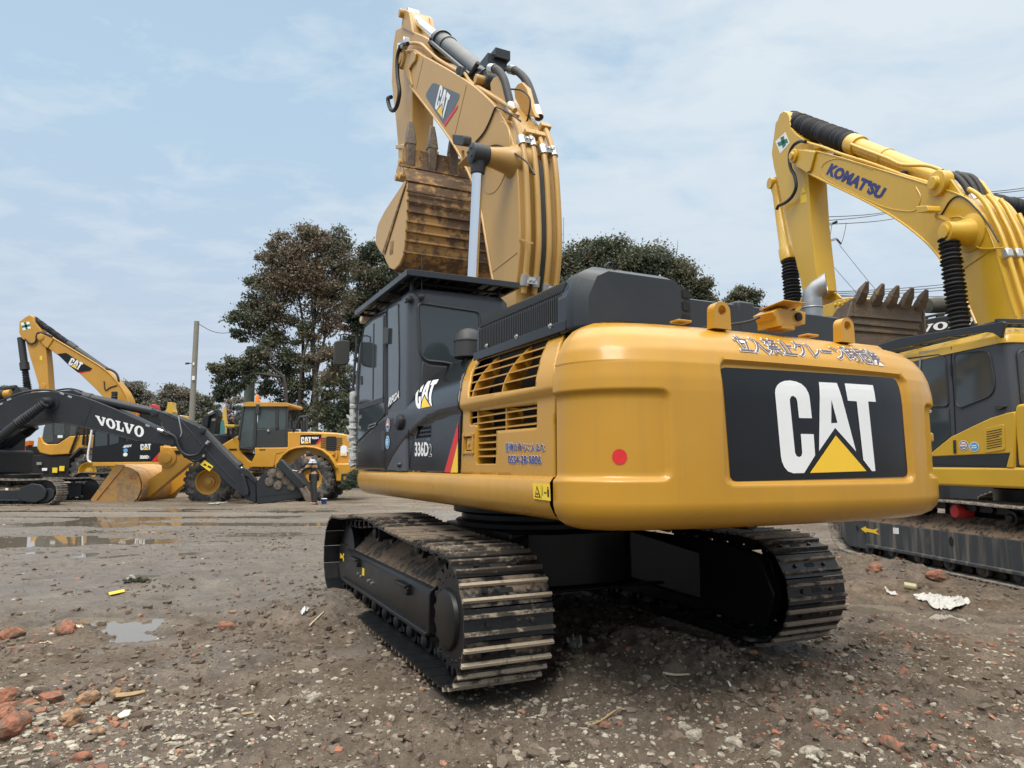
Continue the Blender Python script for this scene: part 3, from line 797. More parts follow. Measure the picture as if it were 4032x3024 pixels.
b = MB()
b.flat([(-0.78, -0.62), (0.78, -0.62), (0.95, -0.3), (0.95, 0.3), (0.78, 0.62), (-0.78, 0.62), (-0.95, 0.3), (-0.95, -0.3)], 0.40, 0.84)
for sx in (-1, 1):
    for sy in (-1, 1):
        vs = []
        for (x, y, z0, z1, w) in ((sx*0.55, sy*0.5, 0.42, 0.835, 0.34), (sx*0.98, sy*1.10, 0.22, 0.62, 0.26)):
            vs += [(x - w, y, z0), (x + w, y, z0), (x + w, y, z1), (x - w, y, z1)]
        b.add(vs, [(0,1,2,3), (7,6,5,4), (0,4,5,1), (1,5,6,2), (2,6,7,3), (3,7,4,0)])
b.box((0, 0, 0.385), (2.1, 1.5, 0.025))
b.lathe((0, 0, 0.84), (0, 0, 1), [(0, 0.76), (0.06, 0.76), (0.065, 0.70), (0.13, 0.70), (0.135, 0.78), (0.22, 0.78)], 40)
cb = b.build('carbody', M['frame_black'], MAIN, smooth=35, bevel=0.012)
cb.matrix_local = _rel

# ---- deck -----------------------------------------------------------------
b = MB()
sec = [(1.395, 1.352), (1.44, 1.345), (1.462, 1.315), (1.468, 1.26), (1.460, 1.19), (1.43, 1.135), (1.36, 1.105), (1.15, 1.085), (0.9, 1.075)]
rows = []
for x, k in ((1.80, 0.0), (1.795, 0.35), (1.77, 0.65), (1.72, 0.86), (1.63, 1.0), (0.5, 1.0), (-1.0, 1.0), (-2.635, 1.0)):
    rows.append([(x, 0.9 + (y - 0.9)*(0.80 + 0.20*k), 1.225 + (z - 1.225)*(0.30 + 0.70*k)) for y, z in sec])
b.grid(rows)
b.add(rows[0], [tuple(range(len(sec)))])
rows2 = [[(x, -y, z) for x, y, z in r] for r in rows]
b.grid(rows2); b.add(rows2[0], [tuple(range(len(sec)))])
b.build('side_sill', M['yellow'], MAIN, smooth=50)
b = MB()
b.box((-0.40, 0, 1.19), (4.3, 2.0, 0.20)); b.box((0.9, 0.1, 1.10), (1.9, 0.9, 0.05)); b.box((-2.2, 0.0, 1.085), (1.2, 1.8, 0.03))
b.build('upper_frame', M['frame_black'], MAIN, bevel=0.01)
for k in range(3):
    b = MB()
    if k == 0: b.lathe((-2.05, 0.75, 1.0), (0, 0, 1), [(0, 0.05), (0.1, 0.05)], 12)
    elif k == 1: b.box((-1.9, -0.35, 1.02), (0.35, 0.25, 0.11))
    else: b.cyl((-2.0, -0.62, 1.0), (-1.6, -0.62, 1.0), 0.075)
    b.build('swivel_fitting', M['link'], MAIN, bevel=0.004)

# ---- body sides ------------------------------------------------------------
def crease(x):
    """Height of the step line along the left flank: level on the engine side, sweeping down to the sill ahead of it."""
    pts = [(-2.7, 1.812), (-1.30, 1.812), (-1.05, 1.812), (-0.80, 1.80), (-0.55, 1.775), (-0.30, 1.725), (-0.05, 1.66), (0.2, 1.57), (0.42, 1.47), (0.60, 1.36), (0.7, 1.2), (3, 1.0)]
    return float(np.interp(x, [p[0] for p in pts], [p[1] for p in pts]))
def flank(x, z):
    c = crease(x)
    t = min(1, max(0, (z - c + 0.012) / 0.03)); t = t*t*(3 - 2*t)
    y = 1.422 + 0.028 * t
    if z > 1.84: y -= 0.30 * ((z - 1.84) / 0.42) ** 1.9
    return y
def on_flank(z, p):
    y = 1.44
    for _ in range(6):
        q = FU.on(z, p, 1, y); y = flank(q[0], q[2])
    return (q[0], q[2])
def fl(z, pts): return [on_flank(z, p) for p in pts]
def put(off): return lambda a, b_: (a, flank(a, b_) + off, b_)
top_l = on_flank('Z1', (1112, 655)); top_r = on_flank('Z1', (1735, 470))
yel_outline = fl('Z1', [(1628, 1470), (1018, 1432), (1012, 990), (1024, 890), (1052, 780), (1085, 700), (1112, 655), (1340, 600), (1600, 528), (1735, 470), (1690, 540), (1655, 640), (1632, 760), (1622, 890), (1624, 1100)])
grille_up = fl('Z1', [(1603, 545), (1560, 630), (1528, 740), (1508, 865), (1290, 900), (1066, 936), (1082, 830), (1108, 735), (1142, 675), (1400, 605)])
grille_lo = fl('Z1', [(1518, 980), (1515, 1134), (1252, 1155), (1248, 1370), (1118, 1372), (1120, 1118), (1075, 1115), (1080, 1032), (1300, 1005)])
latch_hole = fl('Z1', [(1098, 1192), (1096, 1290), (1042, 1288), (1044, 1194)])
b = MB()
sheet(b, yel_outline, put(0), [grille_up, grille_lo, latch_hole], 0.022)
pan = b.build('engine_door', M['yellow'], MAIN, smooth=50, solid=0.025)
# grilles: a dark box behind, slats and uprights
def grille(hole, nsl, ups, name):
    xs = [p[0] for p in hole]; zs = [p[1] for p in hole]
    g = MB()
    z0, z1 = min(zs), max(zs)
    for k in range(1, nsl):
        z = z0 + (z1 - z0) * k / nsl
        # the slat runs between the sides of the opening at this height
        cr = []
        for i in range(len(hole)):
            (xa, za), (xb, zb) = hole[i], hole[(i+1) % len(hole)]
            if (za > z) != (zb > z): cr.append(xa + (xb - xa) * (z - za) / (zb - za))
        cr.sort()
        for a, c in zip(cr[::2], cr[1::2]):
            f = lambda x, dz, dy: (x, flank(x, z) - dy, z + dz)
            g.add([f(a, 0, 0.012), f(c, 0, 0.012), f(c, 0.016, 0.08), f(a, 0.016, 0.08), f(a, 0.009, 0.012), f(c, 0.009, 0.012), f(c, 0.025, 0.08), f(a, 0.025, 0.08)],
                  [(0,1,2,3), (4,7,6,5), (0,4,5,1), (2,6,7,3)])
    for x in ups:
        cr = []
        for i in range(len(hole)):
            (xa, za), (xb, zb) = hole[i], hole[(i+1) % len(hole)]
            if (xa > x) != (xb > x): cr.append(za + (zb - za) * (x - xa) / (xb - xa))
        cr.sort()
        for a, c in zip(cr[::2], cr[1::2]):
            n = 8
            pts = [(a + (c - a)*k/n) for k in range(n + 1)]
            rows = [[(x - 0.006, flank(x, z) - 0.010, z) for z in pts], [(x + 0.006, flank(x, z) - 0.010, z) for z in pts],
                    [(x + 0.006, flank(x, z) - 0.13, z) for z in pts], [(x - 0.006, flank(x, z) - 0.13, z) for z in pts]]
            g.grid(rows)
            g.grid([rows[3], rows[0]])
    g.build(name, M['yellow'], pan, smooth=30)
gx = [p[0] for p in grille_up]
u1 = on_flank('Z1', (1140, 800))[0]; u2 = on_flank('Z1', (1310, 800))[0]
grille(grille_up, 6, (u1, u2), 'grille')
u1 = on_flank('Z1', (1122, 1060))[0]; u2 = on_flank('Z1', (1306, 1060))[0]
grille(grille_lo, 8, (u1, u2), 'grille')
b = MB()
b.box((-1.96, 1.20, 1.80), (1.24, 0.04, 0.92)); b.build('radiator_core', plain('radiator_core', (0.022, 0.020, 0.017), 0.8, 0, 0.5, 40), MAIN)
b = MB()
lx = [p[0] for p in latch_hole]; lz = [p[1] for p in latch_hole]
x0, x1, z0, z1 = min(lx), max(lx), min(lz), max(lz)
b.box(((x0+x1)/2, 1.385, (z0+z1)/2), (x1-x0+0.02, 0.01, z1-z0+0.02))
for (cx_, cz_, sx_, sz_) in (((x0+x1)/2, z1+0.008, x1-x0+0.05, 0.018), ((x0+x1)/2, z0-0.008, x1-x0+0.05, 0.018), (x0-0.008, (z0+z1)/2, 0.018, z1-z0+0.05), (x1+0.008, (z0+z1)/2, 0.018, z1-z0+0.05)):
    b.box((cx_, 1.426, cz_), (sx_, 0.012, sz_))
b.box((x0*0.45+x1*0.55, 1.40, (z0+z1)/2), ((x1-x0)*0.6, 0.03, (z1-z0)*0.8)); b.cyl((x0*0.45+x1*0.55, 1.41, (z0+z1)/2), (x0*0.45+x1*0.55, 1.424, (z0+z1)/2), 0.018, n=14)
b.build('door_latch', M['yellow'], pan, bevel=0.003)

blk_outline = fl('Z1', [(1003, 1430), (1005, 985), (1018, 880), (1048, 765), (1085, 690), (985, 708), (880, 735), (800, 765), (740, 815), (690, 872), (640, 945), (575, 1012), (470, 1115), (345, 1245), (338, 1402), (685, 1415)])
vent = fl('Z1', [(828, 1120), (826, 1200), (730, 1207), (732, 1130)])
b = MB()
sheet(b, blk_outline, put(0.004), [vent], 0.022)
blk = b.build('side_fairing', M['black'], MAIN, smooth=50, solid=0.03)
b = MB()
vx0, vx1 = min(p[0] for p in vent), max(p[0] for p in vent); vz0, vz1 = min(p[1] for p in vent), max(p[1] for p in vent)
for k in range(10): x = vx0 + (vx1-vx0)*k/9; b.box((x, 1.415, (vz0+vz1)/2), (0.008, 0.006, vz1-vz0))
for k in range(4): z = vz0 + (vz1-vz0)*k/3; b.box(((vx0+vx1)/2, 1.415, z), (vx1-vx0, 0.006, 0.012))
b.box(((vx0+vx1)/2, 1.38, (vz0+vz1)/2), (vx1-vx0+0.02, 0.004, vz1-vz0+0.02), mi=1)
b.build('vent', [M['black'], M['dark']], blk)
# round cap and knobs on the fairing
b = MB(); p = on_flank('Z1', (625, 1100)); b.lathe((p[0], flank(*p), p[1]), (0, 1, 0), [(0, 0.075), (0.035, 0.072), (0.05, 0.05), (0.052, 0.012)], 24)
b.build('fuel_cap', M['grey_black'], blk)
b = MB(); p = on_flank('Z1', (640, 1378)); b.lathe((p[0], flank(*p), p[1]), (0, 1, 0), [(0, 0.035), (0.02, 0.03), (0.05, 0.02), (0.055, 0.01)], 14); b.build('drain_plug', M['grey_black'], blk)
b = MB()
for z in ((685, 1410), (682, 860)):
    pass
p0 = on_flank('Z1', (684, 1408)); p1 = on_flank('Z1', (682, 1150)); p2 = on_flank('Z1', (690, 890))
for a, c in ((p0, p1), (p1, p2)): b.bar((a[0], flank(*a) + 0.0045, a[1]), (c[0], flank(*c) + 0.0045, c[1]), 0.006, 0.002)
a, c = on_flank('Z1', (527, 1405)), on_flank('Z1', (530, 1050))
b.bar((a[0], flank(*a) + 0.0045, a[1]), (c[0], flank(*c) + 0.0045, c[1]), 0.008, 0.002)
b.build('panel_gap', M['dark'], blk)
b = MB()
q = [(p[0], p[1]) for p in fl('Z1', [(505, 1160), (527, 1160), (527, 1285), (505, 1285)])]
b.prism(q, lambda a, c, w: (a, w, c), 1.44, 1.462); b.build('door_stop', M['darkgrey'], blk, bevel=0.004)

# shoulder deck and engine bay between the cab and the hood
b = MB()
b.box((-0.70, -0.05, 1.76), (1.18, 2.40, 0.84)); b.box((-1.85, 0.0, 1.70), (1.2, 2.3, 0.75))
sh = [on_flank('Z1', p) for p in ((1085, 690), (985, 708), (880, 735), (800, 765), (740, 815))]
rows = [[(x, flank(x, z) + 0.002, z) for x, z in sh], [(x, flank(x, z) - 0.10, z + 0.045) for x, z in sh], [(x, 0.95, 2.235) for x, z in sh], [(x, 0.3, 2.24) for x, z in sh]]
b.grid(rows)
b.build('engine_bay', M['black'], MAIN, smooth=45)
b = MB()
b.box((-0.35, -1.22, 1.85), (2.3, 0.46, 0.98)); b.box((-1.9, -1.22, 1.85), (1.4, 0.42, 0.9))
b.build('right_tank', M['yellow'], MAIN, bevel=0.06, seg=3)
# ---- counterweight ------------------------------------------------------------
_cw = smooth_path([(-2.655, 1.452), (-2.76, 1.448), (-2.88, 1.405), (-3.00, 1.31), (-3.095, 1.15), (-3.15, 0.95), (-3.185, 0.65), (-3.20, 0.30), (-3.203, 0.0),
                   (-3.20, -0.30), (-3.185, -0.65), (-3.15, -0.95), (-3.095, -1.15), (-3.00, -1.31), (-2.88, -1.405), (-2.76, -1.448), (-2.655, -1.452)], 14)
_cwp = np.array(_cw); _cws = np.r_[0, np.cumsum(np.hypot(*(_cwp[1:] - _cwp[:-1]).T))]; _cws = _cws - _cws[-1] / 2   # s runs from left flank (-) to right flank (+)
_tan = np.gradient(_cwp, axis=0); _tan /= np.linalg.norm(_tan, axis=1)[:, None]
_nor = np.stack([_tan[:, 1], -_tan[:, 0]], 1)
if _nor[len(_nor)//2][0] > 0: _nor = -_nor
CW_PROF = [(0.0, 1.20), (0.0, 1.30), (0.0, 1.80), (0.004, 1.87), (0.018, 1.95), (0.050, 2.03), (0.105, 2.105), (0.185, 2.165), (0.29, 2.205), (0.42, 2.228), (0.60, 2.24)]
pb = FU.rear('A6', [(115,470),(118,440),(150,428),(1640,522),(1672,545),(1690,600),(1755,1330),(1750,1372),(1720,1388),(240,1428),(205,1418),(182,1385)], -3.17)
PB = (min(p[0] for p in pb), max(p[0] for p in pb), min(p[1] for p in pb), max(p[1] for p in pb))
def cw_inset(s, z):
    """How far the cast recesses lie below the skin."""
    Y = np.interp(s, _cws, _cwp[:, 1])
    def box_(y, z, y0, y1, z0, z1, r, e):
        # signed distance to a rounded rectangle, negative inside
        cx_, cz_ = (y0+y1)/2, (z0+z1)/2; hx, hz = (y1-y0)/2 - r, (z1-z0)/2 - r
        dx, dz = abs(y-cx_) - hx, abs(z-cz_) - hz
        d = math.hypot(max(dx, 0), max(dz, 0)) + min(max(dx, dz), 0) - r
        t = min(1, max(0, -d/e)); return t*t*(3-2*t)
    a = 0.034 * box_(Y, z, PB[0]-0.028, PB[1]+0.028, PB[2]-0.024, PB[3]+0.026, 0.06, 0.026)
    L = -_cws[0]
    b_ = 0.026 * box_(-s, z, 1.02, L + 0.5, 1.322, 1.812, 0.06, 0.035)
    c = 0.026 * box_(s, z, 1.02, L + 0.5, 1.322, 1.812, 0.06, 0.035)
    return a + b_ + c
def cw(s, z, off=0.0):
    x = np.interp(s, _cws, _cwp[:, 0]); y = np.interp(s, _cws, _cwp[:, 1])
    nx = np.interp(s, _cws, _nor[:, 0]); ny = np.interp(s, _cws, _nor[:, 1])
    d = np.interp(z, [p[1] for p in CW_PROF], [p[0] for p in CW_PROF])
    k = off - d - cw_inset(s, z)
    # pull inwards towards the middle so corners stay well shaped
    return (x + nx*k, y + ny*k*(0.75 if d > 0.02 else 1.0), z + (off*0.7 if z > 2.03 else 0))
def s_of_y(y): return float(np.interp(-y, -_cwp[:, 1], _cws))
b = MB()
ss = np.unique(np.r_[np.linspace(_cws[0], _cws[-1], 150), [s_of_y(v) + e for v in (PB[0]-0.02, PB[1]+0.02, 1.02, -1.02) for e in (-0.03, -0.015, 0, 0.015, 0.03)]])
zs = np.unique(np.r_[np.linspace(1.20, 2.0, 46), np.linspace(1.30, 1.35, 8), np.linspace(1.79, 1.84, 8), np.linspace(1.92, 1.96, 8), np.linspace(2.0, 2.24, 16)])
rows = []
bot = [(0.60, 1.055), (0.35, 1.058), (0.20, 1.066), (0.11, 1.085), (0.05, 1.115), (0.015, 1.155)]
for d, z in bot:
    r = []
    for s in ss:
        x, y = np.interp(s, _cws, _cwp[:, 0]), np.interp(s, _cws, _cwp[:, 1])
        nx, ny = np.interp(s, _cws, _nor[:, 0]), np.interp(s, _cws, _nor[:, 1])
        r.append((x - nx*d, y - ny*d*0.75, z))
    rows.append(r)
for z in zs: rows.append([cw(s, z) for s in ss])
b.grid(rows)
r = rows[-1]; b.add(r + [(-2.3, 0.9, 2.245), (-2.3, -0.9, 2.245)], [tuple(range(len(r))) + (len(r) + 1, len(r))])
r = rows[0]; b.add(r, [tuple(range(len(r)))])
CWT = b.build('counterweight', M['yellow'], MAIN, smooth=55)

# lettering traced once, as unit shapes (u to the right, v up)
_C = [(605,1210),(555,660),(560,620),(575,592),(600,568),(640,552),(690,548),(740,557),(785,578),(820,612),(842,655),(851,690),(872,878),(760,876),(745,735),(735,702),(710,682),(690,690),(680,715),(682,745),(726,1180),(738,1205),(760,1217),(780,1207),(788,1180),(775,1015),(887,1017),(900,1200),(805,1355),(710,1357),(665,1340),(632,1300),(614,1255)]
_A = [(942,562),(1100,570),(1262,1168),(1074,962),(934,1163)]
_Ah = [(1042,715),(1095,918),(1040,922)]
_T = [(1170,573),(1428,588),(1443,735),(1372,731),(1437,1338),(1405,1338),(1327,1240),(1268,730),(1188,726)]
_D = [(1080,1028),(1356,1338),(855,1354)]
_pl = {k: np.array([(-y, z) for y, z in FU.rear('A6', v, -3.17)]) for k, v in (('C', _C), ('A', _A), ('Ah', _Ah), ('T', _T), ('D', _D))}
_lo = np.min([v.min(0) for v in _pl.values()], 0); _hi = np.max([v.max(0) for v in _pl.values()], 0)
LOGO = {k: [tuple(p) for p in (v - _lo)/(_hi - _lo)] for k, v in _pl.items()}
def logo(fn, parent, step=None, sc=1.0):
    """The three white letters with the yellow triangle; fn places a unit-square point."""
    b = MB()
    sheet(b, LOGO['C'], fn, (), step); sheet(b, LOGO['A'], fn, [LOGO['Ah']], step); sheet(b, LOGO['T'], fn, (), step)
    sheet(b, LOGO['D'], fn, (), step, 1)
    return b.build('logo', [M['white'], M['decal_yellow']], parent, smooth=0, fix=False)
b = MB(); sheet(b, pb, lambda y, z: cw(s_of_y(y), z, 0.003), (), 0.05)
panel = b.build('logo_panel', M['decal_black'], CWT, smooth=60)
def on_rear(u, v):
    y = -(_lo[0] + u*(_hi[0]-_lo[0])); z = _lo[1] + v*(_hi[1]-_lo[1])
    return cw(s_of_y(y), z, 0.006)
logo(on_rear, CWT, 0.08)
b = MB(); c = FU.rear('Z2', [(619, 1008)], -3.14)[0]; s0 = s_of_y(c[0])
sheet(b, [(s0 + 0.040*math.cos(a), c[1] + 0.040*math.sin(a)) for a in np.linspace(0, 2*PI, 33)[:-1]], lambda s, z: cw(s, z, 0.003))
b.build('round_red_sticker', M['decal_red'], CWT, smooth=0)
# the line of lettering over the top edge
pts = FU.rear('Z2', [(1150, 458), (1868, 512), (1840, 448), (1140, 398)], -3.13)
V, F = text_shape('立入禁止クレーン時危険', 0.004)
V2, F2 = text_shape('立入禁止クレーン時危険', 0.038)
U1, lo1, hi1 = unit(V); U2 = (V2 - lo1)/(hi1 - lo1)
ya, yb = pts[0][0], pts[1][0]; za, zb = 2.030, 2.140
for U_, F_, off, mt, nm in ((U2, F2, 0.004, 'white', 'lettering_outline'), (U1, F, 0.007, 'decal_navy', 'lettering')):
    U_, F_ = refine(U_, F_, 0.22)
    b = MB(); b.add([cw(s_of_y(ya + (yb-ya)*u), za + (zb-za)*v, off) for u, v in U_], F_)
    b.build(nm, M[mt], CWT, smooth=0, fix=False)
# lifting eyes, camera housing, sockets
for yy in (0.535, -0.50):
    b = MB()
    a = [(0.060*math.cos(t), 0.052 + 0.056*math.sin(t)) for t in np.linspace(-0.1, PI + 0.1, 15)]
    outline = [(0.064, -0.05)] + a + [(-0.064, -0.05)]
    hole = [(0.031*math.cos(t), 0.055 + 0.031*math.sin(t)) for t in np.linspace(0, 2*PI, 17)[:-1]]
    Vv, Ff = cdt(outline, [hole])
    for w in (-0.03, 0.03): b.add([(-2.98 + w, yy + p, 2.235 + q) for p, q in Vv], Ff)
    for lp in (outline, hole):
        n = len(lp); k = [(-2.98 - 0.03, yy + p, 2.235 + q) for p, q in lp] + [(-2.98 + 0.03, yy + p, 2.235 + q) for p, q in lp]
        b.add(k, [(i, (i+1) % n, n + (i+1) % n, n + i) for i in range(n)])
    b.build('lifting_eye', M['yellow'], CWT, smooth=40)
    b = MB(); b.box((-2.85, yy + 0.17, 2.238), (0.08, 0.10, 0.014)); b.build('cover_plate', M['yellow'], CWT, bevel=0.004)
b = MB()
q = FU.rear('Z2', [(1308, 290), (1345, 268), (1400, 280), (1476, 290), (1474, 352), (1335, 362), (1330, 320)], -2.98)
cy = sum(p[0] for p in q)/len(q)
b.rear(q, -2.99, -2.83)
b.box((-2.96, cy, 2.375), (0.20, 0.19, 0.008), Matrix.Rotation(R(6), 3, 'Y')); b.box((-2.93, cy - 0.01, 2.245), (0.12, 0.11, 0.03))
hs = b.build('camera_housing', M['yellow'], CWT, bevel=0.004)
b = MB(); c = FU.rear('Z2', [(1448, 312)], -3.0)[0]; b.lathe((-2.985, c[0], c[1]), (-1, 0, 0), [(0, 0.026), (0.02, 0.026), (0.022, 0.018), (0.024, 0.002)], 16); b.build('lens', M['dark'], hs)
b = MB(); b.tube(smooth_path([(-2.93, 0.17, 2.30), (-2.92, 0.24, 2.27), (-2.88, 0.34, 2.25), (-2.7, 0.42, 2.25)]), 0.008, 6); b.build('cable', M['rubber'], hs)
# warning plate and lamp on the far corner
b = MB(); s0 = s_of_y(-1.40)
sheet(b, [(s0 - 0.075, 1.66), (s0 + 0.02, 1.66), (s0 + 0.02, 1.93), (s0 - 0.075, 1.93)], lambda s, z: cw(s, z, 0.012), (), 0.03)
b.build('warning_sticker', M['warn'], CWT, smooth=0, solid=0.01)
b = MB(); q = cw(s0 + 0.0, 1.60, 0.012); b.box(q, (0.10, 0.05, 0.07)); b.build('marker_lamp', M['yellow'], CWT, bevel=0.015)

# sticker on the sill
b = MB(); q = FU.side('Z1', [(1485, 1495), (1598, 1500), (1603, 1614), (1492, 1598)], 1.475)
qm = quad_map([(q[3][0], 1.472, q[3][1]), (q[2][0], 1.472, q[2][1]), (q[1][0], 1.472, q[1][1]), (q[0][0], 1.472, q[0][1])])
q3 = lambda off: (lambda u, v: (lambda p: (p[0], p[1] + off, p[2]))(qm(u, v)))
sheet(b, [(0,0),(1,0),(1,1),(0,1)], q3(0.0)); 
for poly in ([(0.08,0.12),(0.45,0.12),(0.265,0.85)],): sheet(b, poly, q3(0.002), mi=1); sheet(b, [(0.15,0.18),(0.38,0.18),(0.265,0.68)], q3(0.003), mi=0)
sheet(b, [(0.2,0.3),(0.33,0.24),(0.33,0.34),(0.25,0.42)], q3(0.004), mi=1)
sheet(b, [(0.495,0.05),(0.505,0.05),(0.505,0.95),(0.495,0.95)], q3(0.002), mi=1)
for po in ([(0.56,0.25),(0.58,0.25),(0.58,0.8),(0.56,0.8)], [(0.65,0.45),(0.70,0.52),(0.70,0.48),(0.76,0.48),(0.76,0.52),(0.81,0.45),(0.76,0.38),(0.76,0.42),(0.70,0.42),(0.70,0.38)], [(0.85,0.22),(0.93,0.22),(0.94,0.66),(0.84,0.66)], [(0.86,0.70),(0.92,0.70),(0.92,0.80),(0.86,0.80)]):
    sheet(b, po, q3(0.002), mi=1)
b.build('warning_sticker', [M['warn'], M['dark']], MAIN, smooth=0, fix=False)

# lettering on the engine door and fairing
def flank_quad(z, pts, off):
    q = fl(z, pts)                                   # bottom-left, bottom-right, top-right, top-left in the picture
    f = lambda u, v: ((1-u)*(1-v)*q[0][0] + u*(1-v)*q[1][0] + u*v*q[2][0] + (1-u)*v*q[3][0], (1-u)*(1-v)*q[0][1] + u*(1-v)*q[1][1] + u*v*q[2][1] + (1-u)*v*q[3][1])
    def g(u, v):
        x, z_ = f(u, v); return (x, flank(x, z_) + off, z_)
    return g
def flank_text(body, z, pts, layers, parent, shear=0.0, space=1.0):
    lo = hi = None
    for i, (bold, mt, off, nm) in enumerate(layers):
        V, F = text_shape(body, bold, shear, space)
        if i == 0:
            V0, _ = text_shape(body, layers[-1][0], shear, space); lo, hi = V0.min(0), V0.max(0)
        g = flank_quad(z, pts, off); b = MB()
        b.add([g(*p) for p in (V - lo)/(hi - lo)], F); b.build(nm, M[mt], parent, smooth=0, fix=False)
flank_text('重機の後らに入ゐな', 'A5', [(575, 1252), (942, 1252), (940, 1172), (575, 1168)], [(0.038, 'white', 0.003, 'lettering_outline'), (0.004, 'decal_blue', 0.005, 'lettering')], pan)
flank_text('0S54-28-9806', 'A5', [(600, 1362), (908, 1370), (908, 1290), (600, 1285)], [(0.055, 'white', 0.003, 'lettering_outline'), (0.018, 'decal_blue', 0.005, 'lettering')], pan)
flank_text('336D', 'B2', [(985, 1152), (1165, 1150), (1162, 958), (985, 962)], [(0.036, 'white', 0.008, 'lettering')], blk, space=1.0)
flank_text('2', 'B2', [(1168, 1148), (1205, 1148), (1203, 995), (1168, 1000)], [(0.04, 'white', 0.008, 'lettering'), (0.0, 'black', 0.011, 'lettering_face')], blk)
logo(flank_quad('B2', [(1012, 533), (1225, 500), (1302, 142), (1062, 185)], 0.009), blk, 0.15)
b = MB(); g = fl('Z1', [(1006, 1428), (957, 1428), (1006, 1228)]); sheet(b, g, put(0.0075))
b.build('yellow_stripe', M['decal_yellow'], blk, smooth=0)
b = MB(); g = fl('Z1', [(955, 1428), (917, 1426), (1008, 1098), (1007, 1222)]); sheet(b, g, put(0.0075))
b.build('red_stripe', M['decal_red'], blk, smooth=0)
def round_sticker(z, c, rx, rz, put_, parent, cols):
    b = MB()
    for k, (f0, mi) in enumerate(cols):
        sheet(b, [(c[0] + rx*f0*math.cos(t), c[1] + rz*f0*math.sin(t)) for t in np.linspace(0, 2*PI, 29)[:-1]], put_(0.003 + 0.0015*k), mi=mi)
    return b
for cpx, kind_ in (((633, 742), 0), ((627, 967), 1)):
    c = on_flank('B2', cpx)
    b = round_sticker('B2', c, 0.072, 0.062, lambda off: put(0.006 + off), blk, [(1, 0), (0.9, 1), (0.72, 0 if kind_ == 0 else 2)])
    pp = put(0.0125)
    if kind_ == 0:
        for k in range(5):
            a = PI*(0.15 + 0.7*k/4); sheet(b, [(c[0] + 0.042*math.cos(a) + 0.013*math.cos(t), c[1] + 0.030*math.sin(a) + 0.011*math.sin(t)) for t in np.linspace(0, 2*PI, 9)[:-1]], pp, mi=3)
        sheet(b, [(c[0] + 0.045, c[1] - 0.005), (c[0] - 0.045, c[1] - 0.005), (c[0] - 0.03, c[1] - 0.032), (c[0] + 0.03, c[1] - 0.032)], pp, mi=1)
    else:
        for dz, w in ((0.018, 0.038), (-0.004, 0.055), (-0.024, 0.034)):
            sheet(b, [(c[0] + w*0.8, c[1] + dz), (c[0] - w*0.8, c[1] + dz), (c[0] - w*0.8, c[1] + dz + 0.010), (c[0] + w*0.8, c[1] + dz + 0.010)], pp, mi=0)
    b.build('round_sticker', [M['white'], M['decal_blue'] if kind_ == 0 else M['sky_blue'], M['sky_blue'], M['orange']], blk, smooth=0, fix=False)

# ---- hood ---------------------------------------------------------------------
b = MB()
arc = [(1.255, 2.19), (1.255, 2.40), (1.245, 2.46), (1.215, 2.52), (1.165, 2.555), (1.08, 2.572), (0.75, 2.58), (0.40, 2.575), (0.40, 2.19)]
b.prism(arc, lambda y, z, x: (x, y, z), -2.49, -1.12)
b.build('hood', M['black'], MAIN, smooth=35, bevel=0.012)
b = MB()
for k in range(46):
    x = -1.18 - k*0.0275
    b.box((x, 1.2575, 2.345), (0.011, 0.006, 0.185))
for k in range(46):
    x = -1.18 - k*0.0275
    b.bar((x, 1.252, 2.45), (x, 1.222, 2.518), 0.011, 0.006, up=(1, 0, 0))
b.build('hood_louvre', M['darkgrey'], MAIN)
b = MB()
b.box((-1.80, 1.266, 2.235), (1.40, 0.014, 0.065)); b.build('hood_rail', M['black'], MAIN, bevel=0.004)
b = MB()
for px in ((1190, 600), (1385, 540), (1606, 470)):
    q = FU.on('Z1', px, 1, 1.272); b.lathe((q[0], 1.270, q[2]), (0, 1, 0), [(0, 0.017), (0.006, 0.017), (0.007, 0.010), (0.015, 0.010), (0.016, 0.003)], 12)
b.build('hood_bolt', M['zinc'], MAIN)
# rear cap of the hood, chamfered
b = MB()
o0 = [(1.27, 2.19), (1.27, 2.40), (1.20, 2.55), (1.10, 2.60), (0.55, 2.60), (0.42, 2.50), (0.385, 2.42), (0.385, 2.19)]
o1 = [(1.20, 2.19), (1.20, 2.38), (1.14, 2.51), (1.06, 2.55), (0.57, 2.55), (0.46, 2.46), (0.43, 2.40), (0.43, 2.19)]
rows = [[(-2.40, y, z) for y, z in o0], [(-2.53, y, z) for y, z in o0], [(-2.64, y, z) for y, z in o1]]
b.grid(rows, close=True); b.add(rows[0], [tuple(range(8))]); b.add(rows[2], [tuple(range(8))])
cap = b.build('hood_cap', M['grey_black'], MAIN, smooth=25, bevel=0.03, seg=3)
b = MB()
for zc in (2.475, 2.395, 2.315):
    b.rear(rounded([(0.515, zc - 0.030), (0.515, zc + 0.030), (0.462, zc + 0.022), (0.455, zc - 0.030)], 0.012), -2.648, -2.63)
b.build('vent_slot', M['dark'], cap)
b = MB(); b.tube([(-2.5, 0.95, 2.59)] + [(-2.5, 0.95 + 0.035*math.cos(t), 2.60 + 0.05*math.sin(t)) for t in np.linspace(0, PI, 9)] + [(-2.5, 0.915, 2.59)], 0.008, 6); b.build('lifting_ring', M['black'], cap)
b = MB()
o0 = [(0.36, 2.19), (0.36, 2.535), (0.30, 2.555), (-1.30, 2.555), (-1.40, 2.51), (-1.43, 2.43), (-1.43, 2.19)]
rows = [[(-1.15, y, z) for y, z in o0], [(-2.28, y, z) for y, z in o0], [(-2.33, y*0.985, z - 0.02) for y, z in o0]]
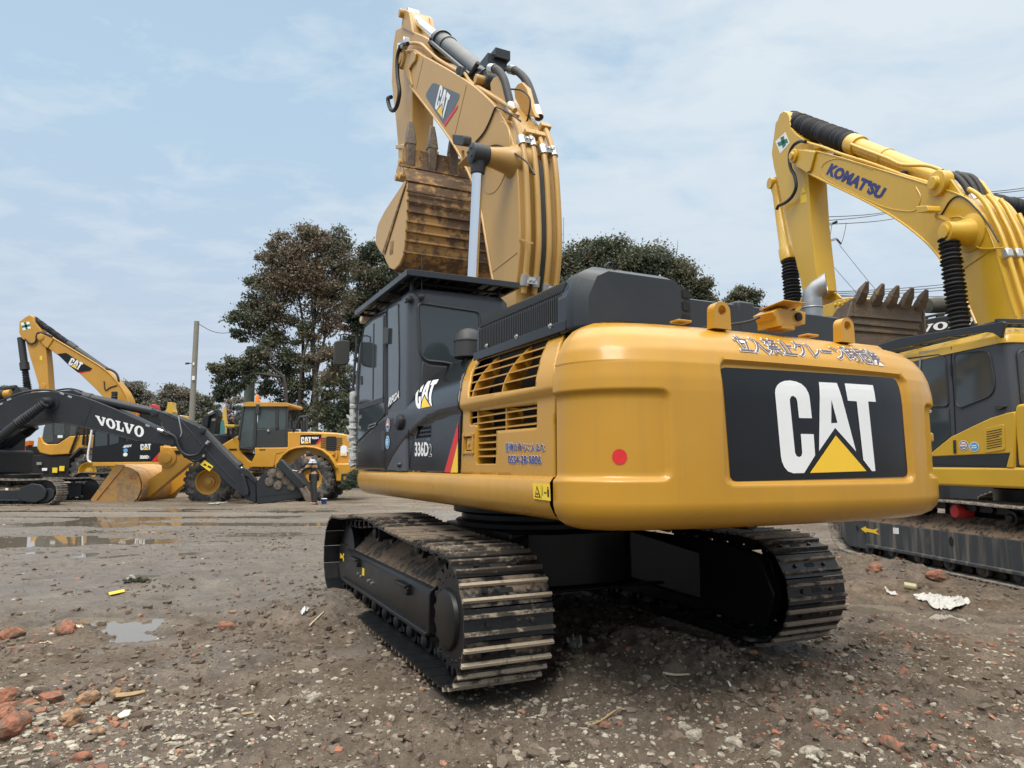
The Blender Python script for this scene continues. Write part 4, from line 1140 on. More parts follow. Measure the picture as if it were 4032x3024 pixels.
b.grid(rows, close=True); b.add(rows[0], [tuple(range(7))]); b.add(rows[2], [tuple(range(7))])
b.build('hood', M['grey_black'], MAIN, smooth=30, bevel=0.025, seg=3)
b = MB(); b.box((-1.74, -0.32, 2.395), (1.19, 0.16, 0.36)); b.build('hood_band', M['grey_black'], MAIN, bevel=0.02)
XE = -2.12
base = FU.on('Z2', (1514, 292), 0, XE); by, R0 = base[1], 0.078
d = Vector((-0.62, -0.62, 0.45)).normalized()
p2 = Vector((XE, by, base[2] + 0.10))
cen = [Vector((XE, by, 2.40)), Vector((XE, by, base[2] + 0.02)), p2, p2 + Vector((0, -0.012, 0.05)) , p2 + d*0.06 + Vector((0, 0, 0.06)), p2 + d*0.13 + Vector((0, 0, 0.07))]
axs = [Vector((0, 0, 1))]*3 + [Vector((0, 0, 1)).lerp(d, 0.4).normalized(), d.lerp(Vector((0, 0, 1)), 0.25).normalized(), (d + Vector((-0.35, -0.1, -0.35))).normalized()]
rows = []
for c, a in zip(cen, axs):
    u_ = a.cross(Vector((0.3, -0.9, 0.1))).normalized(); v_ = a.cross(u_)
    if rows and (u_.dot(pu) < 0): u_, v_ = -u_, -v_
    pu = u_; k = 1.0 if a is not axs[-1] else 1.12
    rows.append([c + (u_*math.cos(t) + v_*math.sin(t))*R0*k for t in np.linspace(0, 2*PI, 25)[:-1]])
b = MB(); b.grid(rows, close=True)
b.lathe((XE, by, base[2] + 0.03), (0, 0, 1), [(0, R0 + 0.001), (0.004, R0 + 0.005), (0.010, R0 + 0.005), (0.014, R0 + 0.001)], 24)
b.build('exhaust_pipe', plain('galvanised_pipe', (0.33, 0.34, 0.34), 0.42, 0.9, 0.15, 14), MAIN, smooth=60, fix=True)
b = MB(); b.add([q.lerp(cen[-1], 0.05) - axs[-1]*0.006 for q in rows[-1]], [tuple(range(24))]); b.build('exhaust_mouth', M['dark'], MAIN, smooth=0)
# pre-cleaner on its stalk
q = FU.on('Z1', (1070, 545), 1, 1.05)
b = MB(); b.lathe((q[0], 1.05, 2.26), (0, 0, 1), [(0, 0.03), (0.06, 0.03), (0.062, 0.115), (0.07, 0.125), (0.20, 0.125), (0.205, 0.130), (0.215, 0.130), (0.22, 0.122), (0.275, 0.105), (0.31, 0.07), (0.325, 0.02)], 28)
b.build('air_precleaner', M['darkgrey'], MAIN, smooth=40)
b = MB(); b.lathe((q[0], 1.05, 2.285), (0, 0, 1), [(0, 0.034), (0.02, 0.034)], 16); b.build('hose_clamp', M['zinc'], MAIN)

# ---- cab ------------------------------------------------------------------------
def rrect(x0, x1, y0, y1, r, n=5):
    return rounded([(x0, y0), (x1, y0), (x1, y1), (x0, y1)], r, n)
b = MB(); rows = []
for z, x0, x1, y0, y1, r in ((1.36, -0.06, 1.84, 0.44, 1.447, 0.10), (1.9, -0.06, 1.97, 0.44, 1.447, 0.11), (2.35, -0.06, 2.02, 0.44, 1.447, 0.12), (2.70, -0.06, 1.92, 0.44, 1.447, 0.13),
                             (2.88, -0.06, 1.76, 0.44, 1.447, 0.14), (2.955, -0.055, 1.64, 0.445, 1.440, 0.14), (3.00, -0.03, 1.54, 0.47, 1.415, 0.14), (3.025, 0.05, 1.42, 0.55, 1.33, 0.12)):
    rows.append([(x, y, z) for x, y in rrect(x0, x1, y0, y1, r)])
b.grid(rows, close=True); n = len(rows[0]); b.add(rows[-1], [tuple(range(n))]); b.add(rows[0], [tuple(range(n))])
cab = b.build('cab', M['cab_grey'], MAIN, smooth=40)
def pane(z, pts, y, name, parent, mat, r=0.05, gasket=0.012, frame=None):
    q = rounded(FU.side(z, pts, y), r, 4)
    b = MB(); b.side(q, y + 0.001, y + 0.006); o = b.build(name, mat, parent, smooth=30)
    if gasket:
        b = MB(); b.tube([(x, y + 0.004, zz) for x, zz in q] + [(q[0][0], y + 0.004, q[0][1])], gasket, 6, caps=False); b.build('window_seal', M['darkgrey'], o)
    return o
pane('Z1', [(352, 1000), (362, 800), (378, 560), (392, 482), (445, 432), (518, 398), (516, 945)], 1.447, 'door_window', cab, M['glass'], 0.04, 0.009)
pane('Z1', [(548, 1015), (546, 362), (612, 326), (620, 700), (617, 905)], 1.447, 'quarter_window', cab, M['glass'], 0.02, 0.006)
pane('Z1', [(345, 1228), (348, 1018), (516, 962), (524, 1050)], 1.447, 'lower_door_window', cab, M['glass'], 0.03, 0.007)
# door outline, sliding bar, hinge, handle
b = MB()
for pts in ([(340, 1395), (343, 1000), (352, 800), (372, 545), (385, 470), (440, 415), (530, 375), (528, 1060)], [(538, 1050), (538, 330), (625, 290)]):
    q = FU.side('Z1', pts, 1.449); b.tube([(x, 1.448, z) for x, z in q], 0.006, 5)
b.build('door_seam', M['dark'], cab)
b = MB(); q = FU.side('Z1', [(452, 455), (446, 950)], 1.452); b.bar((q[0][0], 1.453, q[0][1]), (q[1][0], 1.453, q[1][1]), 0.008, 0.035)
q = FU.side('Z1', [(352, 1002), (515, 952)], 1.452); b.bar((q[0][0], 1.452, q[0][1]), (q[1][0], 1.452, q[1][1]), 0.012, 0.05)
q = FU.side('Z1', [(372, 800), (374, 822)], 1.452); b.bar((q[0][0], 1.455, q[0][1]), (q[1][0], 1.455, q[1][1] - 0.05), 0.02, 0.03)
b.build('window_bar', M['darkgrey'], cab)
b = MB(); q = FU.side('Z1', [(524, 482), (555, 484), (552, 588), (520, 588)], 1.46)
b.side(q, 1.447, 1.475); b.build('door_hinge', M['darkgrey'], cab, bevel=0.004)
b = MB(); q = FU.side('Z1', [(417, 1142), (462, 1125), (470, 1105), (425, 1118)], 1.455)
b.tube([(x, 1.462, z) for x, z in rounded(q, 0.02)] + [(rounded(q, 0.02)[0][0], 1.462, rounded(q, 0.02)[0][1])], 0.005, 6, False); b.build('door_handle', M['steel'], cab)
b = MB(); q = FU.side('Z1', [(358, 1362), (358, 1310), (365, 1285), (372, 1300), (370, 1362)], 1.452); b.side(q, 1.446, 1.452); b.build('door_lock', M['dark'], cab)
# rear window
qr = rounded(FU.rear('B1', [(1345, 640), (2150, 760), (2150, 1560), (1720, 1420), (1460, 1395), (1395, 1330), (1372, 1260)], -0.066), 0.05, 4)
qr = [(max(y, 0.56), z) for y, z in qr]
b = MB(); b.rear(qr, -0.068, -0.062); rw = b.build('rear_window', M['glass'], cab, smooth=30)
b = MB(); b.tube([(-0.066, y, z) for y, z in qr] + [(-0.066, *qr[0])], 0.014, 6, False); b.build('window_seal', M['darkgrey'], rw)
b = MB(); b.rear([(1.36, 2.02), (0.5, 2.02), (0.5, 2.30), (1.25, 2.30), (1.33, 2.33)], -0.075, -0.06); b.build('rear_trim', M['darkgrey'], cab, bevel=0.01)
# front and right windows
b = MB(); b.add([(1.935, 0.56, 1.75), (1.935, 1.34, 1.75), (2.027, 1.34, 2.34), (2.027, 0.56, 2.34)], [(0, 1, 2, 3)]); b.add([(2.027, 0.56, 2.36), (2.027, 1.34, 2.36), (1.80, 1.33, 2.86), (1.80, 0.57, 2.86)], [(0, 1, 2, 3)])
b.build('windscreen', M['glass'], cab, smooth=0)
b = MB(); b.side([(0.2, 2.0), (1.75, 2.0), (1.78, 2.4), (1.6, 2.85), (0.2, 2.85)], 0.434, 0.439); b.build('side_window', M['glass'], cab, smooth=0)
# pillar lamp, aerial, cover
q = FU.on('B1', (1140, 565), 0, -0.06)
b = MB(); b.lathe((-0.02, 1.44, q[2]), (-0.55, 0.8, -0.25), [(0, 0.035), (0.03, 0.03), (0.045, 0.02), (0.05, 0.005)], 14); b.cyl((-0.02, 1.43, q[2] - 0.015), (0.03, 1.47, q[2] - 0.02), 0.012); b.build('work_lamp', M['darkgrey'], cab)
q = FU.on('B1', (1385, 570), 0, -0.07)
b = MB(); b.lathe((-0.06, q[1], q[2]), (-1, 0, 0.2), [(0, 0.012), (0.02, 0.03), (0.04, 0.028), (0.055, 0.01)], 12); b.tube([(-0.085, q[1], q[2]), (-0.09, q[1], q[2] + 0.05), (-0.08, q[1], q[2] + 0.42)], 0.004, 5); b.build('aerial', M['darkgrey'], cab)
b = MB(); q = FU.side('B1', [(610, 920), (640, 880), (650, 800), (720, 720), (700, 690), (640, 770), (605, 840)], 1.40); b.side(q, 1.30, 1.425); b.build('lamp_cover', M['cream'], cab, bevel=0.02)
# roof guard
b = MB()
for y in (1.50, 0.42): b.box((0.80, y, 3.105), (1.92, 0.035, 0.055))
for x in (-0.155, 1.75): b.box((x, 0.96, 3.105), (0.035, 1.10, 0.055))
for k in range(9): b.box((0.795, 0.55 + k*0.105, 3.095), (1.87, 0.014, 0.022))
for k in range(4): b.box((0.1 + k*0.45, 0.96, 3.08), (0.03, 1.05, 0.025))
for x, y in ((0.05, 1.40), (1.35, 1.38), (0.05, 0.52), (1.35, 0.52)): b.cyl((x, y, 2.98), (x, y, 3.09), 0.02, n=8)
b.box((0.8, 0.96, 3.128), (1.86, 1.05, 0.005))
b.build('roof_guard', M['grey_black'], cab, bevel=0.006)
# mirror, post, bubble wrap
b = MB()
q = FU.rear('Z1', [(192, 725), (196, 570), (235, 560), (297, 566), (293, 700), (280, 722), (230, 728)], 1.92)
q = rounded(q, 0.02)
b.rear(q, 1.92, 1.98); mir = b.build('mirror', M['darkgrey'], cab, bevel=0.012)
cq = np.mean(q, 0)
b = MB(); b.rear([(cq[0] + (p[0]-cq[0])*0.9, cq[1] + (p[1]-cq[1])*0.92) for p in q], 1.914, 1.919); b.build('mirror_face', plain('mirror_back_film', (0.06, 0.06, 0.055), 0.35), mir)
b = MB()
q = FU.many('Z1', [(235, 562), (235, 528), (262, 522), (338, 540)], 0, 1.95); b.tube([tuple(p) for p in q], 0.010, 6)
q = FU.many('Z1', [(340, 545), (338, 600), (322, 780), (313, 905), (305, 1000), (318, 1385)], 0, 1.93); post = [tuple(p) for p in q]
b.tube(post, 0.016, 8); b.bar(post[1], (1.85, 1.44, post[1][2]), 0.012, 0.012)
b.build('mirror_bracket', M['darkgrey'], cab)
b = MB()
pw = [Vector(post[3]) + (Vector(post[5]) - Vector(post[3])) * t for t in np.linspace(0, 1, 40)]
rng = random.Random(5)
rad = [0.034 + 0.004*math.sin(i*1.1) + rng.uniform(-0.004, 0.006) + (0.010 if i > 14 else 0) for i in range(40)]
b.tube([(p.x + rng.uniform(-0.008, 0.008), p.y + rng.uniform(-0.008, 0.008), p.z) for p in pw], rad, 11)
for i in (13, 19, 25, 31):
    p = pw[i]
    b.add([(p.x, p.y, p.z), (p.x + 0.02, p.y + 0.075, p.z + 0.03), (p.x - 0.01, p.y + 0.07, p.z - 0.01), (p.x, p.y + 0.03, p.z - 0.03)], [(0, 1, 2, 3)])
b.build('bubble_wrap', M['wrap'], cab, smooth=25)
V, F = text_shape('REGA', 0.05, 0.25)
U1, lo, hi = unit(V)
q = FU.side('B2', [(622, 505), (765, 385), (775, 283), (630, 395)], 1.455)
qm2 = quad_map([(x, 1.4555, z) for x, z in q]); b = MB(); b.add([qm2(u, v) for u, v in U1], F); b.build('lettering', M['white'], cab, smooth=0, fix=False)
# ---- boom, stick and bucket of the excavator in front -------------------------------
YL, YR = 0.22, -0.23
Fs = FU.side
boom_top = smooth_path(Fs('Z5', [(290, 297), (420, 368), (545, 445), (620, 505), (690, 575), (745, 660), (785, 770), (806, 880), (818, 1060), (824, 1300), (815, 1450), (800, 1590)], YL), 4)
boom_bot = smooth_path(Fs('Z5', [(228, 468), (330, 598), (415, 712), (478, 808), (535, 915), (572, 1000), (612, 1130), (645, 1320), (672, 1480), (690, 1560)], YL), 4)
foot = [(boom_bot[-1][0] + 0.02, 2.6), (boom_bot[-1][0] - 0.02, 1.9), (boom_bot[-1][0] - 0.35, 1.75), (boom_top[-1][0] + 0.05, 2.0), (boom_top[-1][0] + 0.0, 2.6)]
tip = Fs('Z5', [(222, 440), (205, 400), (185, 360), (165, 330), (170, 290), (200, 272), (250, 268)], YL)
boom_poly = boom_top[::-1] + tip[::-1] + boom_bot + foot
b = MB()
mid = len(boom_top)
b.side(boom_poly, YR, YL)
boom = b.build('boom', M['boom_yellow'], MAIN, smooth=28, bevel=0.012)
# flange lips along the lower edge, weld lines, side plates at the tip
b = MB()
for y0, y1 in ((YL, YL + 0.022),):
    q = [(x, z) for x, z in boom_bot]
    b.tube([(x, YL + 0.004, z) for x, z in q], 0.016, 6)
    b.tube([(x, YR - 0.004, z) for x, z in q], 0.016, 6)
for a, c in (((678, 1478), (812, 1372)), ((535, 462), (465, 760)), ((300, 318), (262, 482)), ((822, 1300), (900, 1325))):
    q = Fs('Z5', [a, c], YL); b.bar((q[0][0], YL + 0.002, q[0][1]), (q[1][0], YL + 0.002, q[1][1]), 0.006, 0.014)
b.build('flange', M['boom_yellow'], boom, smooth=40)
b = MB()
q = Fs('Z5', [(165, 335), (175, 300), (200, 285), (225, 300), (248, 280), (262, 292), (255, 330), (238, 350), (222, 375), (230, 420), (236, 462), (215, 425), (200, 380), (175, 362)], YL + 0.03)
b.side(q, YL, YL + 0.035)
c = Fs('Z5', [(183, 318)], YL + 0.05)[0]
b.lathe((c[0], YL, c[1]), (0, 1, 0), [(0, 0.16), (0.05, 0.16), (0.07, 0.15), (0.075, 0.09), (0.09, 0.09), (0.092, 0.02)], 24)
b.build('pin_boss', M['boom_yellow'], boom, smooth=35, bevel=0.006)
# boss for the lift cylinders
c0 = Fs('Z5', [(690, 860)], YL)[0]
b = MB()
b.lathe((c0[0], YL - 0.01, c0[1]), (0, 1, 0), [(0, 0.40), (0.016, 0.39), (0.018, 0.30), (0.020, 0.12)], 36)
cR = FU.on('Z5', (600, 842), 1, 0.60)
b.lathe((cR[0], YL - 0.2, cR[2]), (0, 1, 0), [(0, 0.2), (0.20, 0.18), (0.24, 0.145), (0.40, 0.108), (0.48, 0.10)], 28)
b.build('cylinder_boss', M['boom_yellow'], boom, smooth=40)
# lift cylinders
for sy, yy in ((1, 0.60),):
    p1 = Vector((cR[0], yy, cR[2])); p0 = Vector((cR[0] + 0.32, yy, 1.55))
    b = MB()
    b.lathe((cR[0], yy - 0.10*1, cR[2]), (0, 1, 0), [(0, 0.09), (0.01, 0.112), (0.18, 0.112), (0.19, 0.09), (0.195, 0.04)], 24)
    d = (p0 - p1).normalized()
    b.cyl(p1 + d*0.05, p1 + d*0.20, 0.085, 0.072)
    for a in (0.5, 2.2, 4.0):
        b.cyl((cR[0] + 0.055*math.cos(a), yy + 0.10*1, cR[2] + 0.055*math.sin(a)), (cR[0] + 0.055*math.cos(a), yy + 0.108, cR[2] + 0.055*math.sin(a)), 0.016, n=8)
    lift = b.build('lift_cylinder', M['darkgrey'], MAIN, smooth=35, bevel=0.006)
    b = MB(); b.cyl(p1 + d*0.18, p0, 0.055, n=24); b.build('rod', M['chrome'], lift, smooth=40)
    b = MB(); b.cyl(p1 + d*1.75, p0 + d*0.2, 0.10, n=24); b.build('barrel', M['boom_yellow'], lift, smooth=40)
# pipes up the back of the boom
tc_ = np.array(boom_top); i0 = min(range(len(boom_top)), key=lambda i: abs(boom_top[i][1] - FU.on('Z5', (742, 655), 1, YL)[2]))
run = boom_top[i0:]
dirs = np.gradient(np.array(run), axis=0); dirs /= np.linalg.norm(dirs, axis=1)[:, None]
nrm = np.stack([dirs[:, 1], -dirs[:, 0]], 1)
if nrm[0][0] > 0: nrm = -nrm
back = [(p[0] + n_[0]*0.085, p[1] + n_[1]*0.085) for p, n_ in zip(run, nrm)]
ends = (0, 3, 3, 1)
for k, yy in enumerate((0.165, 0.045, -0.075, -0.195)):
    b = MB(); b.tube([(x, yy, z) for x, z in back[ends[k]:]], 0.032, 10); b.build('pipe', M['boom_yellow'], boom, smooth=50)
    x, z = back[ends[k]]; d = dirs[ends[k]]
    b = MB(); b.bar((x - d[0]*0.02, yy, z - d[1]*0.02), (x + d[0]*0.05, yy, z + d[1]*0.05), 0.12, 0.09); b.build('pipe_flange', M['boom_yellow'], boom, bevel=0.008)
def clamp(i, yys):
    x, z = back[i]; d = dirs[i]; n_ = nrm[i]
    b = MB()
    for yy in yys: b.cyl((x - d[0]*0.055, yy, z - d[1]*0.055), (x + d[0]*0.055, yy, z + d[1]*0.055), 0.046, n=14)
    b.bar((x + n_[0]*0.03, yys[0], z + n_[1]*0.03), (x + n_[0]*0.03, yys[-1], z + n_[1]*0.03), 0.03, 0.07)
    for yy in ((yys[0]*2 + yys[1])/3, (yys[0] + 2*yys[1])/3): b.cyl((x + n_[0]*0.02, yy, z + n_[1]*0.02), (x + n_[0]*0.065, yy, z + n_[1]*0.065), 0.012, n=6)
    b.build('pipe_clamp', M['zinc'], boom, smooth=40)
    b = MB(); b.box((x - n_[0]*0.03, (yys[0]+yys[-1])/2, z - n_[1]*0.03), (0.07, abs(yys[0]-yys[-1]) + 0.06, 0.07)); b.build('clamp_base', M['boom_yellow'], boom)
zc1 = FU.on('Z5', (845, 755), 1, 0.2)[2]; zc2 = FU.on('Z5', (885, 1490), 1, 0.2)[2]
for zc in (zc1, zc2):
    i = min(range(len(back)), key=lambda i: abs(back[i][1] - zc))
    clamp(i, (0.165, 0.045)); clamp(min(i + 1, len(back) - 1), (-0.075, -0.195))
# cables between the pipes
b = MB()
for dy in (0.0, 0.018, 0.034):
    b.tube([(x, -0.030 + dy, z) for x, z in back[8:]], 0.010, 6)
b.build('cable', M['rubber'], boom)
# stick cylinder on top
p_rod = Vector(FU.on('Z5', (238, 88), 1, -0.02)); p_eye = Vector(FU.on('Z5', (672, 452), 1, -0.02)); p_gl = Vector(FU.on('Z5', (392, 212), 1, -0.02))
d = (p_eye - p_rod).normalized(); Lg = (p_gl - p_rod).length; Lt = (p_eye - p_rod).length
b = MB(); b.cyl(p_rod, p_rod + d*(Lg + 0.1), 0.072, n=24); b.lathe(p_rod + Vector((0, -0.09, 0)), (0, 1, 0), [(0, 0.11), (0.18, 0.11)], 20)
b.build('rod', M['chrome'], MAIN, smooth=40)
b = MB()
b.lathe(p_rod + d*Lg, d, [(0, 0.10), (0.01, 0.155), (0.16, 0.16), (0.165, 0.135), (0.45, 0.135), (0.455, 0.145), (0.50, 0.145), (0.505, 0.132), (Lt - Lg - 0.30, 0.132), (Lt - Lg - 0.29, 0.15), (Lt - Lg - 0.12, 0.15), (Lt - Lg - 0.10, 0.10), (Lt - Lg, 0.09)], 28)
b.lathe(p_eye + Vector((0, -0.11, 0)), (0, 1, 0), [(0, 0.12), (0.22, 0.12)], 20)
up = d.cross(Vector((0, 1, 0))).normalized()
if up.z < 0: up = -up
sc = b.build('stick_cylinder', M['grey_black'], MAIN, smooth=40, bevel=0.004)
b = MB()
a0 = p_rod + d*(Lg + 0.05) + Vector((0, 0.15, 0)) - up*0.05; a1 = p_rod + d*(Lt - 0.35) + Vector((0, 0.17, 0)) - up*0.03
b.tube([a0 + up*0.05, a0, a1, a1 + Vector((0, -0.02, 0)) + up*0.18 + d*0.12], 0.030, 8)
b.bar(a0 + up*0.08 + Vector((0, -0.1, 0)), a0 - up*0.06, 0.10, 0.06); b.box(p_rod + d*(Lt - 0.22) + up*0.16 - Vector((0, 0.05, 0)), (0.24, 0.26, 0.16)); b.box(p_rod + d*(Lt - 0.22) + up*0.27 - Vector((0, 0.10, 0)), (0.20, 0.20, 0.12))
b.build('cylinder_pipe', M['grey_black'], sc, smooth=40, bevel=0.004)
# clevis on the boom for the stick cylinder
q = Fs('Z5', [(655, 500), (650, 450), (668, 420), (690, 408), (715, 440), (745, 560), (760, 600), (700, 590)], 0.20)
b = MB()
for y in (0.11, -0.20): b.side(q, y, y + 0.06)
b.lathe((p_eye.x, -0.22, p_eye.z), (0, 1, 0), [(0, 0.06), (0.42, 0.06)], 16)
b.build('clevis', M['boom_yellow'], boom, smooth=35, bevel=0.008)
# big hoses from the pipes to the stick cylinder
for z5, yy in (([(665, 372), (705, 382), (738, 430), (758, 500), (772, 560), (782, 612)], 0.14), ([(770, 378), (815, 392), (860, 440), (890, 510), (910, 575), (930, 640)], -0.22)):
    q = smooth_path([FU.on('Z5', p, 1, yy) for p in z5], 5); b = MB(); b.tube(q, 0.046, 10); hs = b.build('hose', M['rubber'], boom, smooth=60)
    for a, c in ((0, 3), (-5, -1)): b = MB(); b.cyl(q[a], q[c], 0.054, n=12); b.build('hose_fitting', M['zinc'], hs, smooth=40)
b = MB()
for z5, yy in (([(770, 485), (830, 490), (870, 520), (882, 560), (870, 640), (862, 660)], 0.0), ([(575, 785), (630, 720), (665, 650), (690, 590), (710, 588), (775, 620), (830, 660)], YL + 0.012), ([(640, 805), (700, 790), (760, 812), (820, 850), (870, 890), (905, 950)], YL + 0.03)):
    b.tube(smooth_path([FU.on('Z5', p, 1, yy) for p in z5], 5), 0.010, 6)
b.build('cable', M['rubber'], boom)
# pipe and hose along the near side of the boom to the stick
b = MB(); b.tube(smooth_path([FU.on('Z5', p, 1, YL - 0.05) for p in [(215, 235), (280, 238), (320, 268), (380, 322), (450, 365), (500, 392), (530, 405), (560, 450), (640, 500), (720, 550), (800, 600)]], 4), 0.026, 8)
b.build('pipe', M['boom_yellow'], boom, smooth=50)
b = MB()
for p in ((500, 392), (520, 400)): q = FU.on('Z5', p, 1, YL - 0.05); b.box(q, (0.09, 0.09, 0.12))
b.build('pipe_clamp', M['rubber'], boom, bevel=0.01)
b = MB(); b.tube(smooth_path([FU.on('Z5', p, 1, YL + 0.10) for p in [(215, 238), (185, 245), (168, 275), (158, 330), (160, 420), (170, 500), (158, 570), (140, 600), (122, 595), (110, 560), (108, 535), (125, 528)]], 5), 0.032, 10)
hs = b.build('hose', M['rubber'], boom, smooth=60)
b = MB(); q0 = FU.on('Z5', (200, 236), 1, YL + 0.08); b.box(q0, (0.16, 0.10, 0.12)); b.build('hose_fitting', M['zinc'], hs, bevel=0.01)
# work light
q = FU.many('Z5', [(485, 735), (552, 742), (548, 800), (490, 792)], 1, YL + 0.25)
b = MB(); b.side(rounded([(p[0], p[2]) for p in q], 0.04), YL + 0.22, YL + 0.32); wl_ = b.build('work_light', M['darkgrey'], boom, bevel=0.015)
cx_ = np.mean([p[0] for p in q]); cz_ = np.mean([p[2] for p in q])
b = MB(); b.box((cx_ - 0.02, YL + 0.13, cz_ - 0.24), (0.25, 0.28, 0.012)); b.bar((cx_, YL + 0.25, cz_ - 0.24), (cx_, YL + 0.26, cz_ - 0.12), 0.03, 0.03); b.build('lamp_bracket', M['boom_yellow'], wl_)
# logo plate on the boom
q = rounded(Fs('Z5', [(310, 520), (352, 448), (505, 515), (418, 690)], YL), 0.10, 5)
b = MB(); sheet(b, q, lambda x, z: (x, YL + 0.003, z)); pl = b.build('logo_plate', paint('faded_logo_plate', (0.085, 0.10, 0.12), 0.45, 0.05, coat=0.1), boom, smooth=0)
b = MB(); sheet(b, Fs('Z5', [(418, 690), (412, 672), (488, 570), (487, 588)], YL), lambda x, z: (x, YL + 0.006, z)); b.build('red_stripe', M['decal_red'], pl, smooth=0)
q = [FU.on('Z5', p, 1, YL) for p in ((362, 585), (412, 655), (450, 520), (395, 455))]
qm3 = quad_map([(p[0], YL + 0.007, p[2]) for p in q]); logo(qm3, pl)
# ---- stick
SL, SR = 0.11, -0.25
stick_poly = Fs('Z5', [(205, 57), (222, 62), (236, 105), (244, 172), (300, 195), (332, 215), (354, 300), (300, 400), (240, 478), (237, 700), (226, 900), (205, 985), (165, 965), (162, 790), (148, 640), (127, 450), (134, 260), (150, 162), (180, 148), (187, 95)], SL)
b = MB(); b.side(stick_poly, SR, SL)
stick = b.build('stick', M['boom_yellow'], MAIN, smooth=30, bevel=0.012)
b = MB(); q = Fs('Z5', [(196, 50), (212, 56), (222, 66), (236, 150), (240, 178), (182, 150), (180, 140), (186, 90)], SL + 0.03)
for y in (SL - 0.02, SR - 0.02): b.side(q, y, y + 0.05)
c = Fs('Z5', [(200, 78)], SL)[0]; b.lathe((c[0], SR - 0.04, c[1]), (0, 1, 0), [(0, 0.07), (0.5, 0.07)], 16)
b.build('stick_lug', M['boom_yellow'], stick, smooth=35, bevel=0.01)
b = MB(); q = Fs('Z5', [(155, 320), (158, 235), (190, 228), (176, 322)], SL + 0.003); b.side(q, SL, SL + 0.004)
q = Fs('Z5', [(160, 290), (163, 245), (183, 240), (174, 290)], SL + 0.003); b.side(q, SL + 0.004, SL + 0.006, 1)
b.build('safety_sticker', [M['white'], M['green']], stick, smooth=0)
# ---- bucket
BL, BR = 0.67, -0.77
shell = Fs('Z5', [(190, 802), (191, 905), (213, 975), (222, 1090), (221, 1200), (212, 1310), (203, 1385), (170, 1455), (150, 1468)], BL)
sp = smooth_path(shell, 4)
inner = [(x + 0.035 if i < len(sp)*0.75 else x + 0.02, z + (0.0 if i < len(sp)*0.75 else 0.035)) for i, (x, z) in enumerate(sp)]
b = MB(); b.side(sp + inner[::-1], BR, BL)
bucket = b.build('bucket', M['bucket_dirty'], MAIN, smooth=35)
b = MB()
plate_ = Fs('Z5', [(215, 978), (222, 1090), (221, 1200), (211, 1325), (202, 1390), (180, 1442), (150, 1470), (128, 1460), (108, 1425), (95, 1392), (72, 1368), (52, 1330), (50, 1290), (62, 1225), (100, 1150), (160, 1060)], BL)
for y in (BL, BR - 0.03):
    b = MB(); b.side(plate_, y, y + 0.03); b.build('side_plate', M['boom_yellow'], bucket, smooth=35, bevel=0.006)
b = MB()
q = Fs('Z5', [(92, 1385), (80, 1375), (200, 1020), (213, 990)], BL + 0.03); b.side(q, BL + 0.03, BL + 0.045)
q = Fs('Z5', [(118, 1388), (122, 1318), (138, 1310), (134, 1378)], BL + 0.03); b.side(q, BL + 0.03, BL + 0.036)
b.build('side_rib', M['bucket_dirty'], bucket)
heel = Fs('Z5', [(150, 1468), (120, 1440), (100, 1400)], BL)
b = MB(); b.add([(x, y, z) for y in (BL, BR) for x, z in heel], [(0, 1, 4, 3), (1, 2, 5, 4)]); b.build('bucket_top', M['bucket_dirty'], bucket, smooth=0, solid=0.03)
b = MB()
for px in ((214, 985), (223, 1040), (224, 1095), (223, 1150), (220, 1205), (217, 1258), (212, 1310), (204, 1372)):
    x, z = Fs('Z5', [px], BL)[0]; b.box((x - 0.012, 0, z), (0.025, BL - BR - 0.02, 0.03 if px[1] != 985 else 0.012))
x, z = Fs('Z5', [(190, 905)], BL)[0]; b.box((x - 0.01, 0, z), (0.03, BL - BR, 0.02))
b.build('wear_strip', M['bucket_dirty'], bucket, bevel=0.004)
lipx, lipz = Fs('Z5', [(190, 815)], BL)[0]
for k in range(5):
    y = BL - 0.10 - k * (BL - BR - 0.20)/4
    b = MB()
    b.add([(lipx + dx, y + dy, lipz + dz) for dz, w, t in ((-0.26, 0.035, 0.02), (-0.20, 0.055, 0.035), (0.10, 0.065, 0.055)) for dx, dy in ((-t, -w), (t + 0.03, -w), (t + 0.03, w), (-t, w))],
          [(0,1,2,3), (0,4,5,1), (1,5,6,2), (2,6,7,3), (3,7,4,0), (4,8,9,5), (5,9,10,6), (6,10,11,7), (7,11,8,4), (8,11,10,9)])
    b.add([(lipx + dx, y + dy, lipz + dz) for dz, w, t in ((0.08, 0.075, 0.06), (0.24, 0.058, 0.045), (0.42, 0.034, 0.018)) for dx, dy in ((-t, -w), (t, -w), (t, w), (-t, w))],
          [(0,1,2,3), (0,4,5,1), (1,5,6,2), (2,6,7,3), (3,7,4,0), (4,8,9,5), (5,9,10,6), (6,10,11,7), (7,11,8,4), (8,11,10,9)])
    b.build('bucket_tooth', M['tooth'], bucket, smooth=30, bevel=0.012)
# links between stick and bucket
b = MB()
q = Fs('Z5', [(166, 792), (188, 780), (192, 900), (188, 960), (175, 980), (152, 972), (150, 930), (165, 880)], SL + 0.10)
b.side(q, SL + 0.04, SL + 0.10); b.side(q, SR - 0.10, SR - 0.04)
q = Fs('Z5', [(148, 788), (190, 786), (190, 808), (148, 810)], SL + 0.12); b.side(q, SR - 0.12, SL + 0.12)
for p in ((178, 887), (160, 968), (182, 960)):
    c = Fs('Z5', [p], SL + 0.10)[0]; b.lathe((c[0], SR - 0.14, c[1]), (0, 1, 0), [(0, 0.055), (SL - SR + 0.28, 0.055)], 14)
b.build('bucket_link', M['boom_yellow'], stick, smooth=35, bevel=0.01)
